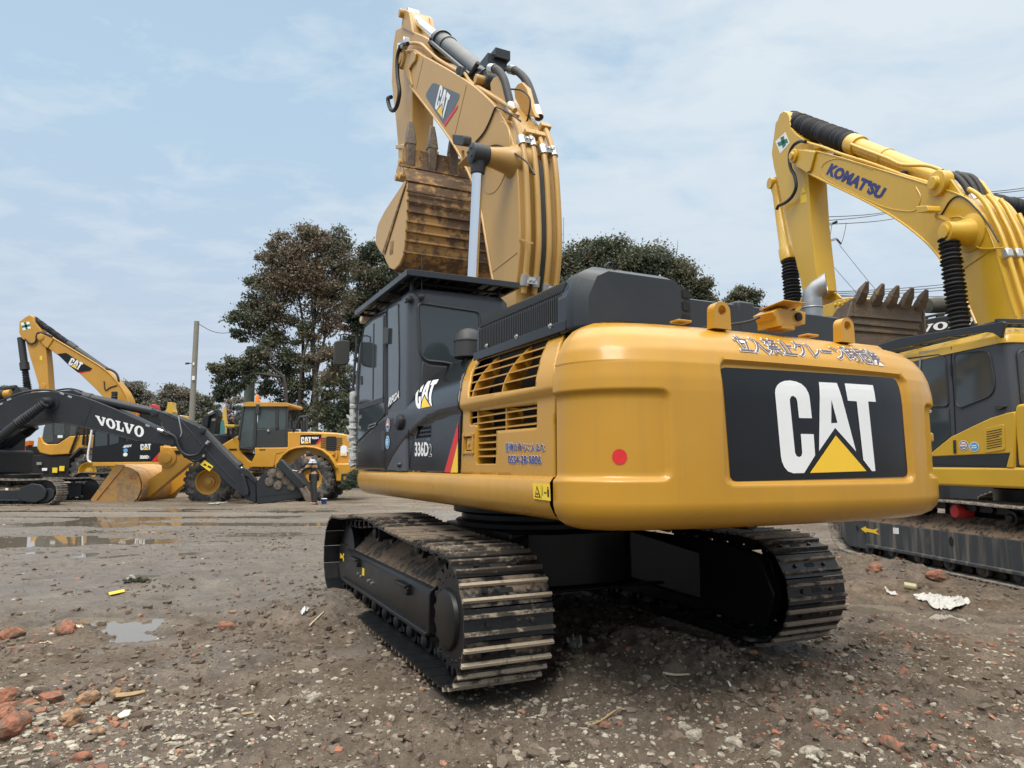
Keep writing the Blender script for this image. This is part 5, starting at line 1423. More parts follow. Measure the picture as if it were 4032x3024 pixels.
# ================================================================ helpers for the other machines
def sp(F, z, pts, y, t, name, mat, parent, bevel=0.015, round_=0.0, smooth=30, plane=None):
    """A traced outline on the plane Y = y, given thickness t away from the near side."""
    q = F.side(z, pts, y if plane is None else plane)
    if round_: q = rounded(q, round_, 3)
    b = MB(); b.side(q, y, y - t if y >= 0 else y + t)
    return b.build(name, mat, parent, smooth=smooth, bevel=bevel)
def at(F, z, p, y): return Vector(F.on(z, p, 1, y))
def cyl_between(F, z, p0, p1, y, r, name, mat, parent, r1=None, n=18, y1=None):
    b = MB(); b.cyl(at(F, z, p0, y), at(F, z, p1, y if y1 is None else y1), r, r1, n); return b.build(name, mat, parent, smooth=40)
def bellows(p0, p1, r0, r1, n, name, parent, mat=None, twist=0.0, depth=0.28):
    p0, p1 = Vector(p0), Vector(p1); d = p1 - p0; L = d.length
    prof = [(0, r0*0.7)]
    rng = random.Random(n)
    for k in range(n):
        r = r0 + (r1 - r0)*k/n
        prof += [(L*(k + 0.05)/n, r*(1 - depth)), (L*(k + 0.5 + rng.uniform(-0.12, 0.12))/n, r*rng.uniform(0.94, 1.05)), (L*(k + 0.95)/n, r*(1 - depth))]
    prof.append((L, r1*0.7))
    b = MB(); b.lathe(p0, d, prof, 22); return b.build(name, mat or M['bellows'], parent, smooth=20)
def tube_px(F, z, pts, y, r, name, mat, parent, n=8, sm=4, ys=None):
    q = [at(F, z, p, y if ys is None else ys[i]) for i, p in enumerate(pts)]
    if sm: q = smooth_path(q, sm)
    b = MB(); b.tube(q, r, n); return b.build(name, mat, parent, smooth=50)
def mark(F, z, pts, y, mat, parent, name, off=0.004, round_=0):
    q = F.side(z, pts, y)
    if round_: q = rounded(q, round_, 4)
    s = 1 if y >= 0 else -1
    b = MB(); sheet(b, q, lambda x, zz: (x, y + s*off, zz)); return b.build(name, mat, parent, smooth=0)
def mark_quad(F, z, pts, y, off):
    s = 1 if y >= 0 else -1
    q = F.side(z, pts, y); return quad_map([(a, y + s*off, c) for a, c in q])
def mark_text(F, z, body, pts, y, mat, parent, bold=0.04, shear=0.0, off=0.004, space=1.0, name='lettering'):
    V, Fc = text_shape(body, bold, shear, space); U_, _, _ = unit(V); qm_ = mark_quad(F, z, pts, y, off)
    b = MB(); b.add([qm_(u, v) for u, v in U_], Fc); return b.build(name, mat, parent, smooth=0, fix=False)
def slab_word(mb, fn):
    """The five wide slab-serif letters of the dark machines, as unit shapes."""
    def V(x0, w):
        p = [(0,1),(0.42,1),(0.42,0.86),(0.36,0.86),(0.56,0.34),(0.72,0.86),(0.64,0.86),(0.64,1),(1,1),(1,0.86),(0.92,0.86),(0.60,0),(0.38,0),(0.07,0.86),(0,0.86)]
        return [(x0 + a*w, c) for a, c in p]
    def O(x0, w):
        o = [(x0 + w*(0.5 + 0.5*math.cos(t)), 0.5 + 0.53*math.sin(t)) for t in np.linspace(0, 2*PI, 33)[:-1]]
        h = [(x0 + w*(0.5 + 0.20*math.cos(t)), 0.5 + 0.37*math.sin(t)) for t in np.linspace(0, 2*PI, 25)[:-1]]
        return o, h
    def L(x0, w):
        p = [(0,0),(1,0),(1,0.44),(0.86,0.44),(0.80,0.16),(0.50,0.16),(0.50,0.86),(0.62,0.86),(0.62,1),(0.02,1),(0.02,0.86),(0.16,0.86),(0.16,0.14),(0,0.14)]
        return [(x0 + a*w, c) for a, c in p]
    for k, (kind_, x0, w) in enumerate((('V', 0, 0.21), ('O', 0.205, 0.195), ('L', 0.41, 0.165), ('V', 0.575, 0.215), ('O', 0.80, 0.20))):
        if kind_ == 'O':
            o, h = O(x0, w); sheet(mb, o, fn, [h])
        else: sheet(mb, V(x0, w) if kind_ == 'V' else L(x0, w), fn)
def wheel(parent, c, r, w, sgn, rim_mat, lugs=22, name='wheel'):
    """Loader wheel: dished rim with hub (the part) and lugged tyre (its sub-part); sgn is the outer side along Y."""
    c = Vector(c); s = sgn
    b = MB()
    b.lathe(c, (0, s, 0), [(-w*0.3, r*0.40), (w*0.10, r*0.44), (w*0.42, r*0.53), (w*0.44, r*0.53), (w*0.43, r*0.49), (w*0.22, r*0.44), (w*0.12, r*0.34), (w*0.14, r*0.24), (w*0.22, r*0.22), (w*0.24, r*0.13), (w*0.34, r*0.12), (w*0.35, r*0.02)], 28)
    for k in range(10):
        a = 2*PI*k/10; p = c + Vector((r*0.29*math.cos(a), s*w*0.12, r*0.29*math.sin(a))); b.cyl(p, p + Vector((0, s*0.03, 0)), r*0.025, n=6)
    rim = b.build(name, rim_mat, parent, smooth=35)
    b = MB()
    b.lathe(c, (0, s, 0), [(-w*0.44, r*0.53), (-w*0.5, r*0.62), (-w*0.5, r*0.86), (-w*0.44, r*0.945), (w*0.44, r*0.945), (w*0.5, r*0.86), (w*0.515, r*0.72), (w*0.5, r*0.60), (w*0.44, r*0.525)], 48, 0, False)
    for k in range(lugs):
        for side_ in (-1, 1):
            a = 2*PI*(k + (0.25 if side_ > 0 else -0.25))/lugs
            rot = Matrix.Rotation(-a, 3, 'Y')
            sk = Matrix.Rotation(side_*R(18), 3, 'X')
            pos = rot @ Vector((r*0.955, 0, 0)) + c + Vector((0, side_*w*0.27, 0))
            b.box(pos, (r*0.10, w*0.47, r*0.145), rot @ sk)
            b.box(rot @ Vector((r*0.88, 0, 0)) + c + Vector((0, side_*w*0.485, 0)), (r*0.17, w*0.06, r*0.13), rot)
    b.build('tyre', M['tyre'], rim, smooth=35)
    return rim
def far_track(parent, xr, xf, yc, h, width, n, mats, sgn, frame_mat, link=None, bolts=False, grousers=2, gh=0.03, cover=True, front_box=True, arrow=False):
    r = h/2 - 0.035
    zc = h/2
    top = [(xf - (xf - xr)*k/10, zc + r - 0.035*math.sin(PI*k/10)*(1 + 0.6*math.sin(3*PI*k/10))) for k in range(11)]
    loop = track_loop(xr, xf, zc, r, r, top)
    tr, sh = make_track(parent, 'crawler_track', loop, yc, width, n, mats, link or M['link'], zc, xr, xf, bolts=bolts, grousers=grousers, gh=gh)
    Y = lambda k: yc + sgn*k*width
    yo = yc + sgn*width*0.36
    b = MB()
    sec = [(yc - sgn*0.1, h*0.18), (yo, h*0.18), (yo, h*0.56), (yo - sgn*0.06, h*0.62), (yc - sgn*0.02, h*0.76), (yc - sgn*0.1, h*0.76)]
    vs = [(x, y, z) for x in (xr + h*0.62, xf - h*0.45) for y, z in sec]; m = len(sec)
    b.add(vs, [tuple(range(m)), tuple(range(m, 2*m))])
    for i in range(m): b.f.append([i, (i+1) % m, m + (i+1) % m, m + i]); b.m.append(1 if i in (2, 3) else 0)
    b.box(((xr + xf)/2, yo + sgn*0.01, h*0.19), (xf - xr - h, 0.06, 0.05))
    b.build('track_frame', [frame_mat, M['caked_mud']], tr, bevel=0.012)
    b = MB(); b.side(rounded([(xf - h*0.42, h*0.12), (xf - h*0.42, h*0.64), (xf + h*0.12, h*0.64), (xf + h*0.30, h*0.52), (xf + h*0.28, h*0.30), (xf + h*0.05, h*0.12)], 0.05), yc - sgn*0.05, yo - sgn*0.01)
    b.build('idler_yoke', frame_mat, tr, bevel=0.015)
    b = MB(); b.lathe((xf, yc - sgn*0.18, zc), (0, sgn, 0), [(0, h*0.3), (0.02, h*0.38), (0.30, h*0.38), (0.32, h*0.2)], 24); b.build('idler', M['link'], tr)
    b = MB(); b.lathe((xr, yc - sgn*0.2, zc), (0, sgn, 0), [(0, h*0.36), (0.18, h*0.36), (0.2, h*0.30), (width*0.72, h*0.29), (width*0.76, h*0.22), (width*0.77, 0.02)], 28); b.build('final_drive', frame_mat, tr)
    nr = 7
    for k in range(nr):
        x = xr + h*0.75 + (xf - xr - h*1.2)*k/(nr - 1)
        roller(tr, 'track_roller', x, h*0.15, yc - sgn*0.12, yo - sgn*0.0, h*0.105, M['link'] if frame_mat is not M['frame_muddy'] else M['frame_muddy'])
    for x in (xr*0.3 + xf*0.7 - 0.2, xr*0.7 + xf*0.3): roller(tr, 'carrier_roller', x, h*0.80, yc - sgn*0.12, yo, h*0.09, M['link'])
    return tr
# ================================================================ the lemon yellow excavator on the right
FK = Frame(7.16, 9.35, 6.5)
KM = thing('excavator', 'lemon yellow excavator with black bellows and blue boom lettering, right of the counterweight', 'excavator', FK, 'excavators in the muddy yard')
kmats = [M['shoe_far'], M['shoe_far'], M['dark']]
kt = far_track(KM, -2.2, 2.38, 1.30, 0.99, 0.60, 46, kmats, 1, M['frame_muddy'], bolts=False, grousers=3, gh=0.022)
far_track(KM, -2.2, 2.38, -1.30, 0.99, 0.60, 46, kmats, -1, M['frame_muddy'], bolts=False, grousers=3, gh=0.022)
yo = 1.30 + 0.216
b = MB(); q = FK.side('B7', [(838, 497), (880, 475), (880, 490), (940, 505), (985, 495), (965, 520), (998, 550), (940, 532), (882, 522), (884, 537)], yo)
sheet(b, q, lambda x, z: (x, yo + 0.005, z)); b.build('arrow_sticker', M['decal_yellow'], kt, smooth=0)
b = MB(); q = FK.side('B7', [(1108, 487), (1157, 490), (1159, 542), (1110, 538)], yo); sheet(b, q, lambda x, z: (x, yo + 0.004, z)); b.build('sticker', M['white'], kt, smooth=0)
for px, r in (((1600, 606), 0.055), ((803, 490), 0.035)):
    c = FK.on('B7', px, 1, yo); b = MB(); sheet(b, [(c[0] + r*0.8*math.cos(t), c[2] + r*1.2*math.sin(t)) for t in np.linspace(0, 2*PI, 17)[:-1]], lambda x, z: (x, yo + 0.004, z)); b.build('frame_hole', M['dark'], kt, smooth=0)
c = FK.on('B7', (1620, 352), 1, 1.50); b = MB(); b.lathe((c[0], 1.28, c[2]), (0, 1, 0), [(0, 0.085), (0.2, 0.085), (0.215, 0.075), (0.22, 0.01)], 20); b.build('red_cap', M['red'], kt)
b = MB(); b.flat([(-1.0, -0.9), (1.0, -0.9), (1.0, 0.9), (-1.0, 0.9)], 0.42, 0.86); b.lathe((0, 0, 0.86), (0, 0, 1), [(0, 0.75), (0.25, 0.75)], 32)
for sx in (-1, 1):
    for sy in (-1, 1): b.bar((sx*0.6, sy*0.6, 0.62), (sx*1.1, sy*1.15, 0.50), 0.5, 0.36)
b.build('carbody', M['frame_black'], KM, bevel=0.02)
b = MB()
for s in (1, -1): b.side([(1.9, 1.22), (1.9, 1.38), (-2.7, 1.38), (-2.7, 1.14), (1.7, 1.14)], s*1.52, s*1.1)
b.build('side_sill', M['lemon'], KM, bevel=0.03, seg=3)
b = MB(); b.box((-0.4, 0, 1.22), (4.2, 2.1, 0.2)); b.build('upper_frame', M['frame_black'], KM)
# engine house and counterweight (mostly out of the picture)
b = MB(); b.side(rounded([(-1.02, 1.385), (-1.02, 2.0), (-1.06, 2.10), (-2.6, 2.12), (-2.6, 1.385)], 0.04), 1.505, 0.95); b.build('engine_door', M['lemon'], KM, bevel=0.03, seg=3)
b = MB(); b.box((-1.8, -0.25, 1.85), (1.6, 2.4, 0.95)); b.build('engine_hood', M['lemon'], KM, bevel=0.06, seg=3)
b = MB(); b.flat(rounded([(-2.6, -1.5), (-2.6, 1.5), (-3.0, 1.5), (-3.35, 0.9), (-3.35, -0.9), (-3.0, -1.5)], 0.2), 1.15, 2.2); b.build('counterweight', M['lemon'], KM, bevel=0.08, seg=3)
b = MB(); b.box((0.6, -1.1, 1.75), (2.2, 0.7, 0.7)); b.build('right_tank', M['lemon'], KM, bevel=0.05)
# cab
YK = 1.50
b = MB(); rows = []
for z, x0, x1, r in ((1.38, -1.0, 1.65, 0.06), (2.3, -1.0, 1.78, 0.10), (2.72, -0.99, 1.66, 0.13), (2.86, -0.97, 1.52, 0.14)):
    rows.append([(x, y, z) for x, y in rrect(x0, x1, 0.45, YK, r)])
b.grid(rows, close=True); n = len(rows[0]); b.add(rows[0], [tuple(range(n))]); b.add(rows[-1], [tuple(range(n))])
kc = b.build('cab', M['cab_grey'], KM, smooth=40)
b = MB(); rows = []
for z, x0, x1, y0, y1, r in ((2.84, -0.99, 1.58, 0.44, 1.515, 0.12), (2.92, -0.98, 1.52, 0.45, 1.505, 0.13), (3.0, -0.93, 1.40, 0.5, 1.45, 0.13), (3.05, -0.8, 1.2, 0.6, 1.32, 0.1)):
    rows.append([(x, y, z) for x, y in rrect(x0, x1, y0, y1, r)])
b.grid(rows, close=True); n = len(rows[0]); b.add(rows[0], [tuple(range(n))]); b.add(rows[-1], [tuple(range(n))])
b.build('cab_roof', M['lemon'], kc, smooth=45)
yp = YK + 0.02
q = FK.side('B6', [(150, 1345), (218, 1287), (435, 1112), (500, 1083), (700, 985), (900, 892), (1100, 830), (1190, 815), (1192, 870), (1182, 1492), (1085, 1482), (1130, 1310), (232, 1352)], yp)
b = MB(); b.side(q, YK - 0.02, yp); kp = b.build('side_fairing', M['lemon'], KM, bevel=0.012)
q = FK.side('B6', [(150, 1355), (232, 1352), (1130, 1312), (1085, 1482), (150, 1440)], YK + 0.014)
b = MB(); b.side(q, YK - 0.02, YK + 0.013); b.build('lower_trim', M['grey_black'], KM, bevel=0.006)
def kpane(pts, name, r=0.06, seal=0.012):
    q = rounded(FK.side('B6', pts, YK), r, 4)
    b = MB(); b.side(q, YK + 0.001, YK + 0.008); o = b.build(name, M['glass'], kc)
    b = MB(); b.tube([(x, YK + 0.006, z) for x, z in q] + [(q[0][0], YK + 0.006, q[0][1])], seal, 6, False); b.build('window_seal', M['darkgrey'], o)
kpane([(-150, 195), (300, 140), (350, 160), (376, 225), (412, 750), (-150, 752)], 'door_window')
kpane([(482, 135), (800, 92), (880, 105), (908, 160), (962, 480), (945, 580), (888, 640), (560, 770), (515, 745), (498, 690)], 'quarter_window')
kpane([(-100, 775), (412, 772), (432, 1108), (215, 1282), (-100, 1300)], 'lower_door_window', 0.03, 0.006)
q = rounded([(1.38, 2.08), (0.55, 2.08), (0.55, 2.74), (1.38, 2.74)], 0.08)
b = MB(); b.rear(q, -1.012, -1.004); rw = b.build('rear_window', M['glass'], kc)
b = MB(); b.tube([(-1.008, y, z) for y, z in q] + [(-1.008, *q[0])], 0.016, 6, False); b.build('window_seal', M['darkgrey'], rw)
b = MB()
q = FK.side('B6', [(445, 45), (440, 230), (470, 600), (492, 1080), (498, 1335)], YK)
b.tube([(x, YK + 0.003, z) for x, z in q[:4]], 0.008, 5)
b.build('door_seam', M['dark'], kc)
b = MB(); q = FK.side('B6', [(75, 180), (98, 178), (85, 340), (65, 340)], YK); b.side(q, YK + 0.008, YK + 0.02); b.build('window_bar', M['steel'], kc)
b = MB(); q = FK.side('B6', [(432, 240), (450, 240), (460, 400), (440, 380)], YK); b.side(q, YK, YK + 0.03)
q = FK.side('B6', [(474, 1155), (495, 1155), (503, 1310), (480, 1310)], yp); b.side(q, yp, yp + 0.02); b.build('door_hinge', M['grey_black'], kc, bevel=0.004)
q = FK.side('B6', [(968, 745), (990, 738), (1095, 740), (1105, 755), (1050, 790), (985, 795)], YK); b = MB(); b.side(rounded(q, 0.02), YK, YK + 0.035); b.build('door_handle', M['darkgrey'], kc, bevel=0.01)
qb = FK.side('B6', [(822, 1020), (1070, 962), (1086, 1270), (850, 1312)], yp); b = MB(); b.side(rounded(qb, 0.03), yp, yp + 0.008); vd = b.build('vent_door', M['lemon'], kp, bevel=0.004)
b = MB()
for k in range(8):
    y0 = 1055 + 28.5*k; q = FK.side('B6', [(860, y0), (1040 - (30 if 2 < k < 4 else 0), y0 - 36), (1040 - (30 if 2 < k < 4 else 0), y0 - 27), (860, y0 + 9)], yp + 0.008); b.side(q, yp + 0.006, yp + 0.0105)
b.build('vent_slot', M['dark'], vd)
for (cx_, cy_), k_ in (((590, 1218), 0), ((716, 1234), 1)):
    c = FK.on('B6', (cx_, cy_), 1, yp); e = FK.on('B6', (cx_ + 58, cy_), 1, yp); e2 = FK.on('B6', (cx_, cy_ + 60), 1, yp)
    rx, rz = abs(e[0]-c[0]), abs(e2[2]-c[2]); b = MB()
    for j, (f0, mi) in enumerate(((1, 0), (0.88, 1), (0.70, 1 if k_ else 0))):
        sheet(b, [(c[0] + rx*f0*math.cos(t), c[2] + rz*f0*math.sin(t)) for t in np.linspace(0, 2*PI, 25)[:-1]], lambda x, z: (x, yp + 0.004 + 0.001*j, z), mi=mi)
    for dz in ((0.2, 0), (-0.2, 0)) if k_ else ((0.25, 2), (-0.3, 1)):
        sheet(b, [(c[0] + rx*a, c[2] + rz*(dz[0] + e_)) for a, e_ in ((0.55, -0.1), (-0.55, -0.1), (-0.5, 0.12), (0.5, 0.12))], lambda x, z: (x, yp + 0.008, z), mi=dz[1])
    b.build('round_sticker', [M['white'], M['sky_blue'] if k_ else M['decal_blue'], M['orange']], kp, smooth=0, fix=False)
mark_text(FK, 'B6', "KOMAT'SU", [(58, 138), (315, 112), (315, 72), (58, 98)], YK, plain('grey_lettering', (0.38, 0.38, 0.38), 0.5), kc, 0.06)
mark_text(FK, 'B6', 'EO', [(148, 832), (212, 828), (214, 795), (150, 797)], YK, M['white'], kc, 0.05, off=0.010)
# roof guard
b = MB()
q = FK.side('B5', [(-60, 1245), (0, 1218), (700, 1110), (1490, 980), (1510, 1000), (1465, 1225), (1350, 1150), (1250, 1135), (700, 1200), (0, 1335), (-80, 1350)], 1.58)
q2 = [(x, z) for x, z in q]
b.side([(1.7, 3.16), (1.7, 3.06)] + [(x, z) for x, z in q2[9:]][:0] + q2[8:9] + q2[7:8] + q2[6:7] + q2[5:6] + q2[4:5] + q2[3:4] + q2[2:3] + q2[1:2], 1.56, 1.60)
b.box((0.35, 0.40, 3.12), (2.7, 0.04, 0.12)); b.box((1.70, 1.0, 3.11), (0.04, 1.2, 0.10)); b.box((-0.98, 1.0, 3.09), (0.05, 1.2, 0.05))
for k in range(8): b.box((0.35, 0.55 + 0.13*k, 3.11), (2.64, 0.03, 0.03))
for k in range(4): b.box((-0.7 + 0.7*k, 1.0, 3.085), (0.05, 1.15, 0.03))
b.build('roof_guard', M['grey_black'], kc, bevel=0.006)
# boom
KL, KR = 0.40, -0.22
bt = smooth_path(FK.side('Z8', [(480, 358), (640, 400), (900, 478), (1200, 570), (1450, 648), (1575, 700), (1650, 775), (1705, 880), (1760, 1000), (1825, 1200), (1885, 1400), (1950, 1600)], KL), 3)
bb = smooth_path(FK.side('Z8', [(420, 512), (520, 565), (800, 700), (1000, 808), (1150, 908), (1300, 1035), (1400, 1155), (1530, 1345), (1650, 1612)], KL), 3)
tipk = FK.side('Z8', [(350, 480), (305, 430), (300, 380), (330, 345), (400, 345)], KL)
b = MB(); b.side(bt[::-1] + tipk[::-1] + bb + [(bb[-1][0] - 0.2, 2.2), (bb[-1][0] - 0.6, 1.9), (bt[-1][0] - 0.1, 2.2)], KR, KL)
kb = b.build('boom', M['lemon'], KM, smooth=28, bevel=0.014)
b = MB()
b.tube([(x, KL + 0.004, z) for x, z in bb], 0.020, 6); b.tube([(x, KL, z) for x, z in bt[:-1]], 0.012, 6)
for a in ([(525, 480), (545, 450), (600, 420), (680, 420), (900, 490)], [(525, 480), (530, 520), (570, 570), (800, 685), (1000, 770), (1180, 795), (1230, 750), (1245, 690), (1210, 620)], [(1545, 1220), (1760, 1075)], [(1410, 890), (1450, 850), (1520, 835), (1570, 860), (1600, 920), (1590, 990), (1540, 1060)], [(1790, 1070), (1940, 1560)]):
    b.tube(smooth_path([(x, KL + 0.001, z) for x, z in FK.side('Z8', a, KL)], 4), 0.010, 5)
b.build('weld_seam', M['lemon'], kb)
b = MB()
q = FK.side('Z8', [(300, 420), (300, 375), (330, 345), (380, 350), (480, 365), (445, 500), (420, 515), (345, 470)], KL + 0.04); b.side(q, KL, KL + 0.05)
for p in ((330, 395),): c = at(FK, 'Z8', p, KL + 0.05); b.lathe(c, (0, 1, 0), [(0, 0.15), (0.05, 0.15), (0.06, 0.08), (0.10, 0.08), (0.105, 0.02)], 20)
c = at(FK, 'Z8', (1425, 595), KL - 0.1); b.lathe(c, (0, 1, 0), [(0, 0.20), (0.16, 0.20), (0.18, 0.1), (0.24, 0.1), (0.245, 0.02)], 22)
q = FK.side('Z8', [(1380, 620), (1400, 560), (1440, 545), (1480, 570), (1560, 690), (1500, 670)], KL - 0.05)
for y in (KL - 0.08, KR + 0.05): b.side(q, y, y + 0.06)
b.build('pin_boss', M['lemon'], kb, smooth=35, bevel=0.01)
c = at(FK, 'Z8', (1425, 945), 0.80); b = MB(); b.lathe((c.x, KL - 0.05, c.z), (0, 1, 0), [(0, 0.30), (0.07, 0.28), (0.10, 0.2), (0.32, 0.15), (0.46, 0.15), (0.47, 0.10), (0.50, 0.10), (0.505, 0.02)], 26); b.build('cylinder_boss', M['lemon'], kb)
for yy in (0.72,):
    p0 = at(FK, 'Z8', (1445, 985), yy); p1 = at(FK, 'Z8', (1530, 1640), yy)
    lc = bellows(p0, p1 + (p1 - p0)*0.25, 0.145, 0.155, 27, 'lift_cylinder', KM)
    b = MB(); b.cyl(p1 + (p1 - p0)*0.25, p1 + (p1 - p0)*0.9, 0.12, n=20); b.build('barrel', M['lemon'], lc)
mark_text(FK, 'Z8', "KOMAT'SU", [(556, 528), (952, 712), (1003, 628), (600, 443)], KL, M['komatsu_blue'], kb, 0.062, 0.0, space=1.06)
b = MB(); q = [at(FK, 'Z8', p, KL + 0.22) for p in ((1258, 762), (1345, 756), (1352, 800), (1268, 812))]; b.side(rounded([(p.x, p.z) for p in q], 0.03), KL + 0.12, KL + 0.34); wlk = b.build('work_light', M['lemon'], kb, bevel=0.015)
b = MB(); q = at(FK, 'Z8', (1350, 820), KL + 0.15); b.bar(q, (q.x - 0.12, KL, q.z - 0.15), 0.05, 0.05); b.build('lamp_bracket', M['lemon'], wlk)
b = MB(); b.tube(smooth_path([at(FK, 'Z8', p, KL + 0.01) for p in ((1355, 840), (1400, 810), (1450, 730), (1500, 690), (1560, 700), (1650, 780), (1720, 870), (1770, 950), (1810, 1020))], 4), 0.012, 6); b.build('cable', M['rubber'], kb)
b = MB(); b.tube(smooth_path([at(FK, 'Z8', p, KL + 0.02) for p in ((1490, 935), (1550, 920), (1600, 950), (1640, 1040), (1700, 1068), (1850, 1060))], 4), 0.012, 6); b.build('grease_pipe', M['lemon'], kb)
# pipes along the boom
tube_px(FK, 'Z8', [(420, 298), (540, 332), (660, 378), (860, 440), (1060, 512), (1150, 545), (1300, 590), (1400, 640), (1560, 690)], 0.34, 0.030, 'pipe', M['lemon'], kb)
tube_px(FK, 'Z8', [(540, 322), (700, 360), (860, 420), (1000, 470)], 0.10, 0.024, 'pipe', M['zinc'], kb)
bta = np.array(bt); dk = np.gradient(bta, axis=0); dk /= np.linalg.norm(dk, axis=1)[:, None]; nk = np.stack([dk[:, 1], -dk[:, 0]], 1)
if nk[-1][0] > 0: nk = -nk
bko = bta + nk*0.10
iz = lambda px: min(range(len(bt)), key=lambda i: abs(bt[i][1] - FK.on('Z8', px, 1, KL)[2]))
for yy, px in ((0.33, (1560, 690)), (0.18, (1610, 735)), (0.04, (1640, 760)), (-0.10, (1680, 830))):
    b = MB(); b.tube([(x, yy, z) for x, z in bko[iz(px):]], 0.034, 10); b.build('pipe', M['lemon'], kb, smooth=50)
    for q in ((1800, 1100), (1945, 1590)):
        i_ = iz(q); x, z = bko[i_]; b = MB(); b.bar((x - dk[i_][0]*0.07, yy, z - dk[i_][1]*0.07), (x + dk[i_][0]*0.07, yy, z + dk[i_][1]*0.07), 0.10, 0.10); b.build('pipe_clamp', M['zinc'], kb, bevel=0.02)
for k, (a, yy) in enumerate((([(1420, 515), (1500, 540), (1560, 600), (1610, 685)], 0.25), ([(1500, 520), (1570, 550), (1625, 620), (1660, 710)], 0.1), ([(1540, 530), (1620, 550), (1670, 620), (1700, 700)], -0.05))):
    h = tube_px(FK, 'Z8', a, yy, 0.045, 'hose', M['rubber'], kb)
    b = MB(); p, q = at(FK, 'Z8', a[-1], yy), at(FK, 'Z8', (a[-1][0] + 22, a[-1][1] + 35), yy); b.cyl(p, q, 0.055, n=10); b.build('hose_fitting', M['zinc'], h)
for a, yy in (((640, 385), 0.30), ((1115, 530), 0.30), ((780, 398), 0.10)):
    b = MB(); q = at(FK, 'Z8', a, yy); b.box(q, (0.12, 0.10, 0.10)); b.build('pipe_clamp', M['rubber'], kb, bevel=0.01)
# stick and its cylinders
KSL, KSR = 0.30, -0.12
q = FK.side('Z8', [(250, 68), (275, 78), (290, 108), (300, 190), (345, 238), (430, 300), (480, 330), (480, 350), (425, 520), (430, 600), (448, 900), (475, 1150), (498, 1372), (420, 1432), (388, 1395), (372, 1300), (330, 1130), (235, 700), (178, 480), (162, 375), (190, 155), (205, 135), (222, 88)], KSL)
b = MB(); b.side(q, KSR, KSL); ks = b.build('stick', M['lemon'], KM, smooth=30, bevel=0.014)
b = MB(); b.side(rounded(FK.side('Z8', [(262, 222), (293, 302), (226, 378), (191, 290)], KSL), 0.01), KSL, KSL + 0.005)
for poly in ([(252, 250), (268, 290), (235, 335), (215, 295)],):
    pass
cxy = (241, 300)
for a in ([(228, 262), (252, 248), (268, 330 - 15), (246, 340)], [(205, 300), (216, 325), (285, 297), (275, 268)]): b.side(FK.side('Z8', a, KSL), KSL + 0.005, KSL + 0.008, 1)
b.build('safety_sticker', [M['white'], M['green']], ks, smooth=0)
b = MB(); b.side(FK.side('Z8', [(388, 618), (412, 655), (373, 668)], KSL), KSL, KSL + 0.004); b.side(FK.side('Z8', [(372, 680), (414, 672), (418, 730), (374, 738)], KSL), KSL, KSL + 0.004); b.build('warning_sticker', M['warn'], ks, smooth=0)
b = MB(); b.tube(smooth_path([at(FK, 'Z8', p, KSL + 0.12) for p in ((408, 292), (370, 288), (320, 320), (292, 390), (300, 480), (330, 540), (340, 620), (310, 690), (260, 735), (215, 755), (200, 780))], 5), 0.036, 10); b.build('hose', M['rubber'], ks)
p0, p1, p2 = at(FK, 'Z8', (300, 135), 0.08), at(FK, 'Z8', (745, 305), 0.08), at(FK, 'Z8', (1425, 590), 0.08)
kcyl = bellows(p0, p1, 0.22, 0.21, 30, 'stick_cylinder', KM, depth=0.10)
d = (p2 - p1).normalized()
b = MB(); L_ = (p2 - p1).length
b.lathe(p1 - d*0.05, d, [(0, 0.19), (0.08, 0.20), (0.35, 0.195), (0.36, 0.16), (L_*0.42, 0.16), (L_*0.42 + 0.01, 0.175), (L_*0.42 + 0.06, 0.175), (L_*0.42 + 0.07, 0.16), (L_, 0.16), (L_ + 0.05, 0.1)], 26); bar_ = b.build('barrel', M['lemon'], kcyl)
tube_px(FK, 'Z8', [(740, 310), (800, 335), (1000, 410), (1110, 458), (1290, 465), (1400, 500)], 0.30, 0.030, 'cylinder_pipe', M['lemon'], kcyl)
p0, p1, p2 = at(FK, 'Z8', (188, 595), 0.12), at(FK, 'Z8', (290, 1155), 0.12), at(FK, 'Z8', (325, 1505), 0.12)
b = MB(); d = (p1 - p0).normalized(); L_ = (p1 - p0).length
b.lathe(p0, d, [(-0.1, 0.12), (0, 0.13), (0.3, 0.10), (L_ - 0.35, 0.16), (L_ - 0.3, 0.19), (L_, 0.19)], 22); b.lathe(p0 + Vector((0, -0.15, 0)), (0, 1, 0), [(0, 0.13), (0.3, 0.13)], 16)
kbc = b.build('bucket_cylinder', M['lemon'], KM)
bellows(p1, p2, 0.185, 0.21, 15, 'bellows', kbc)
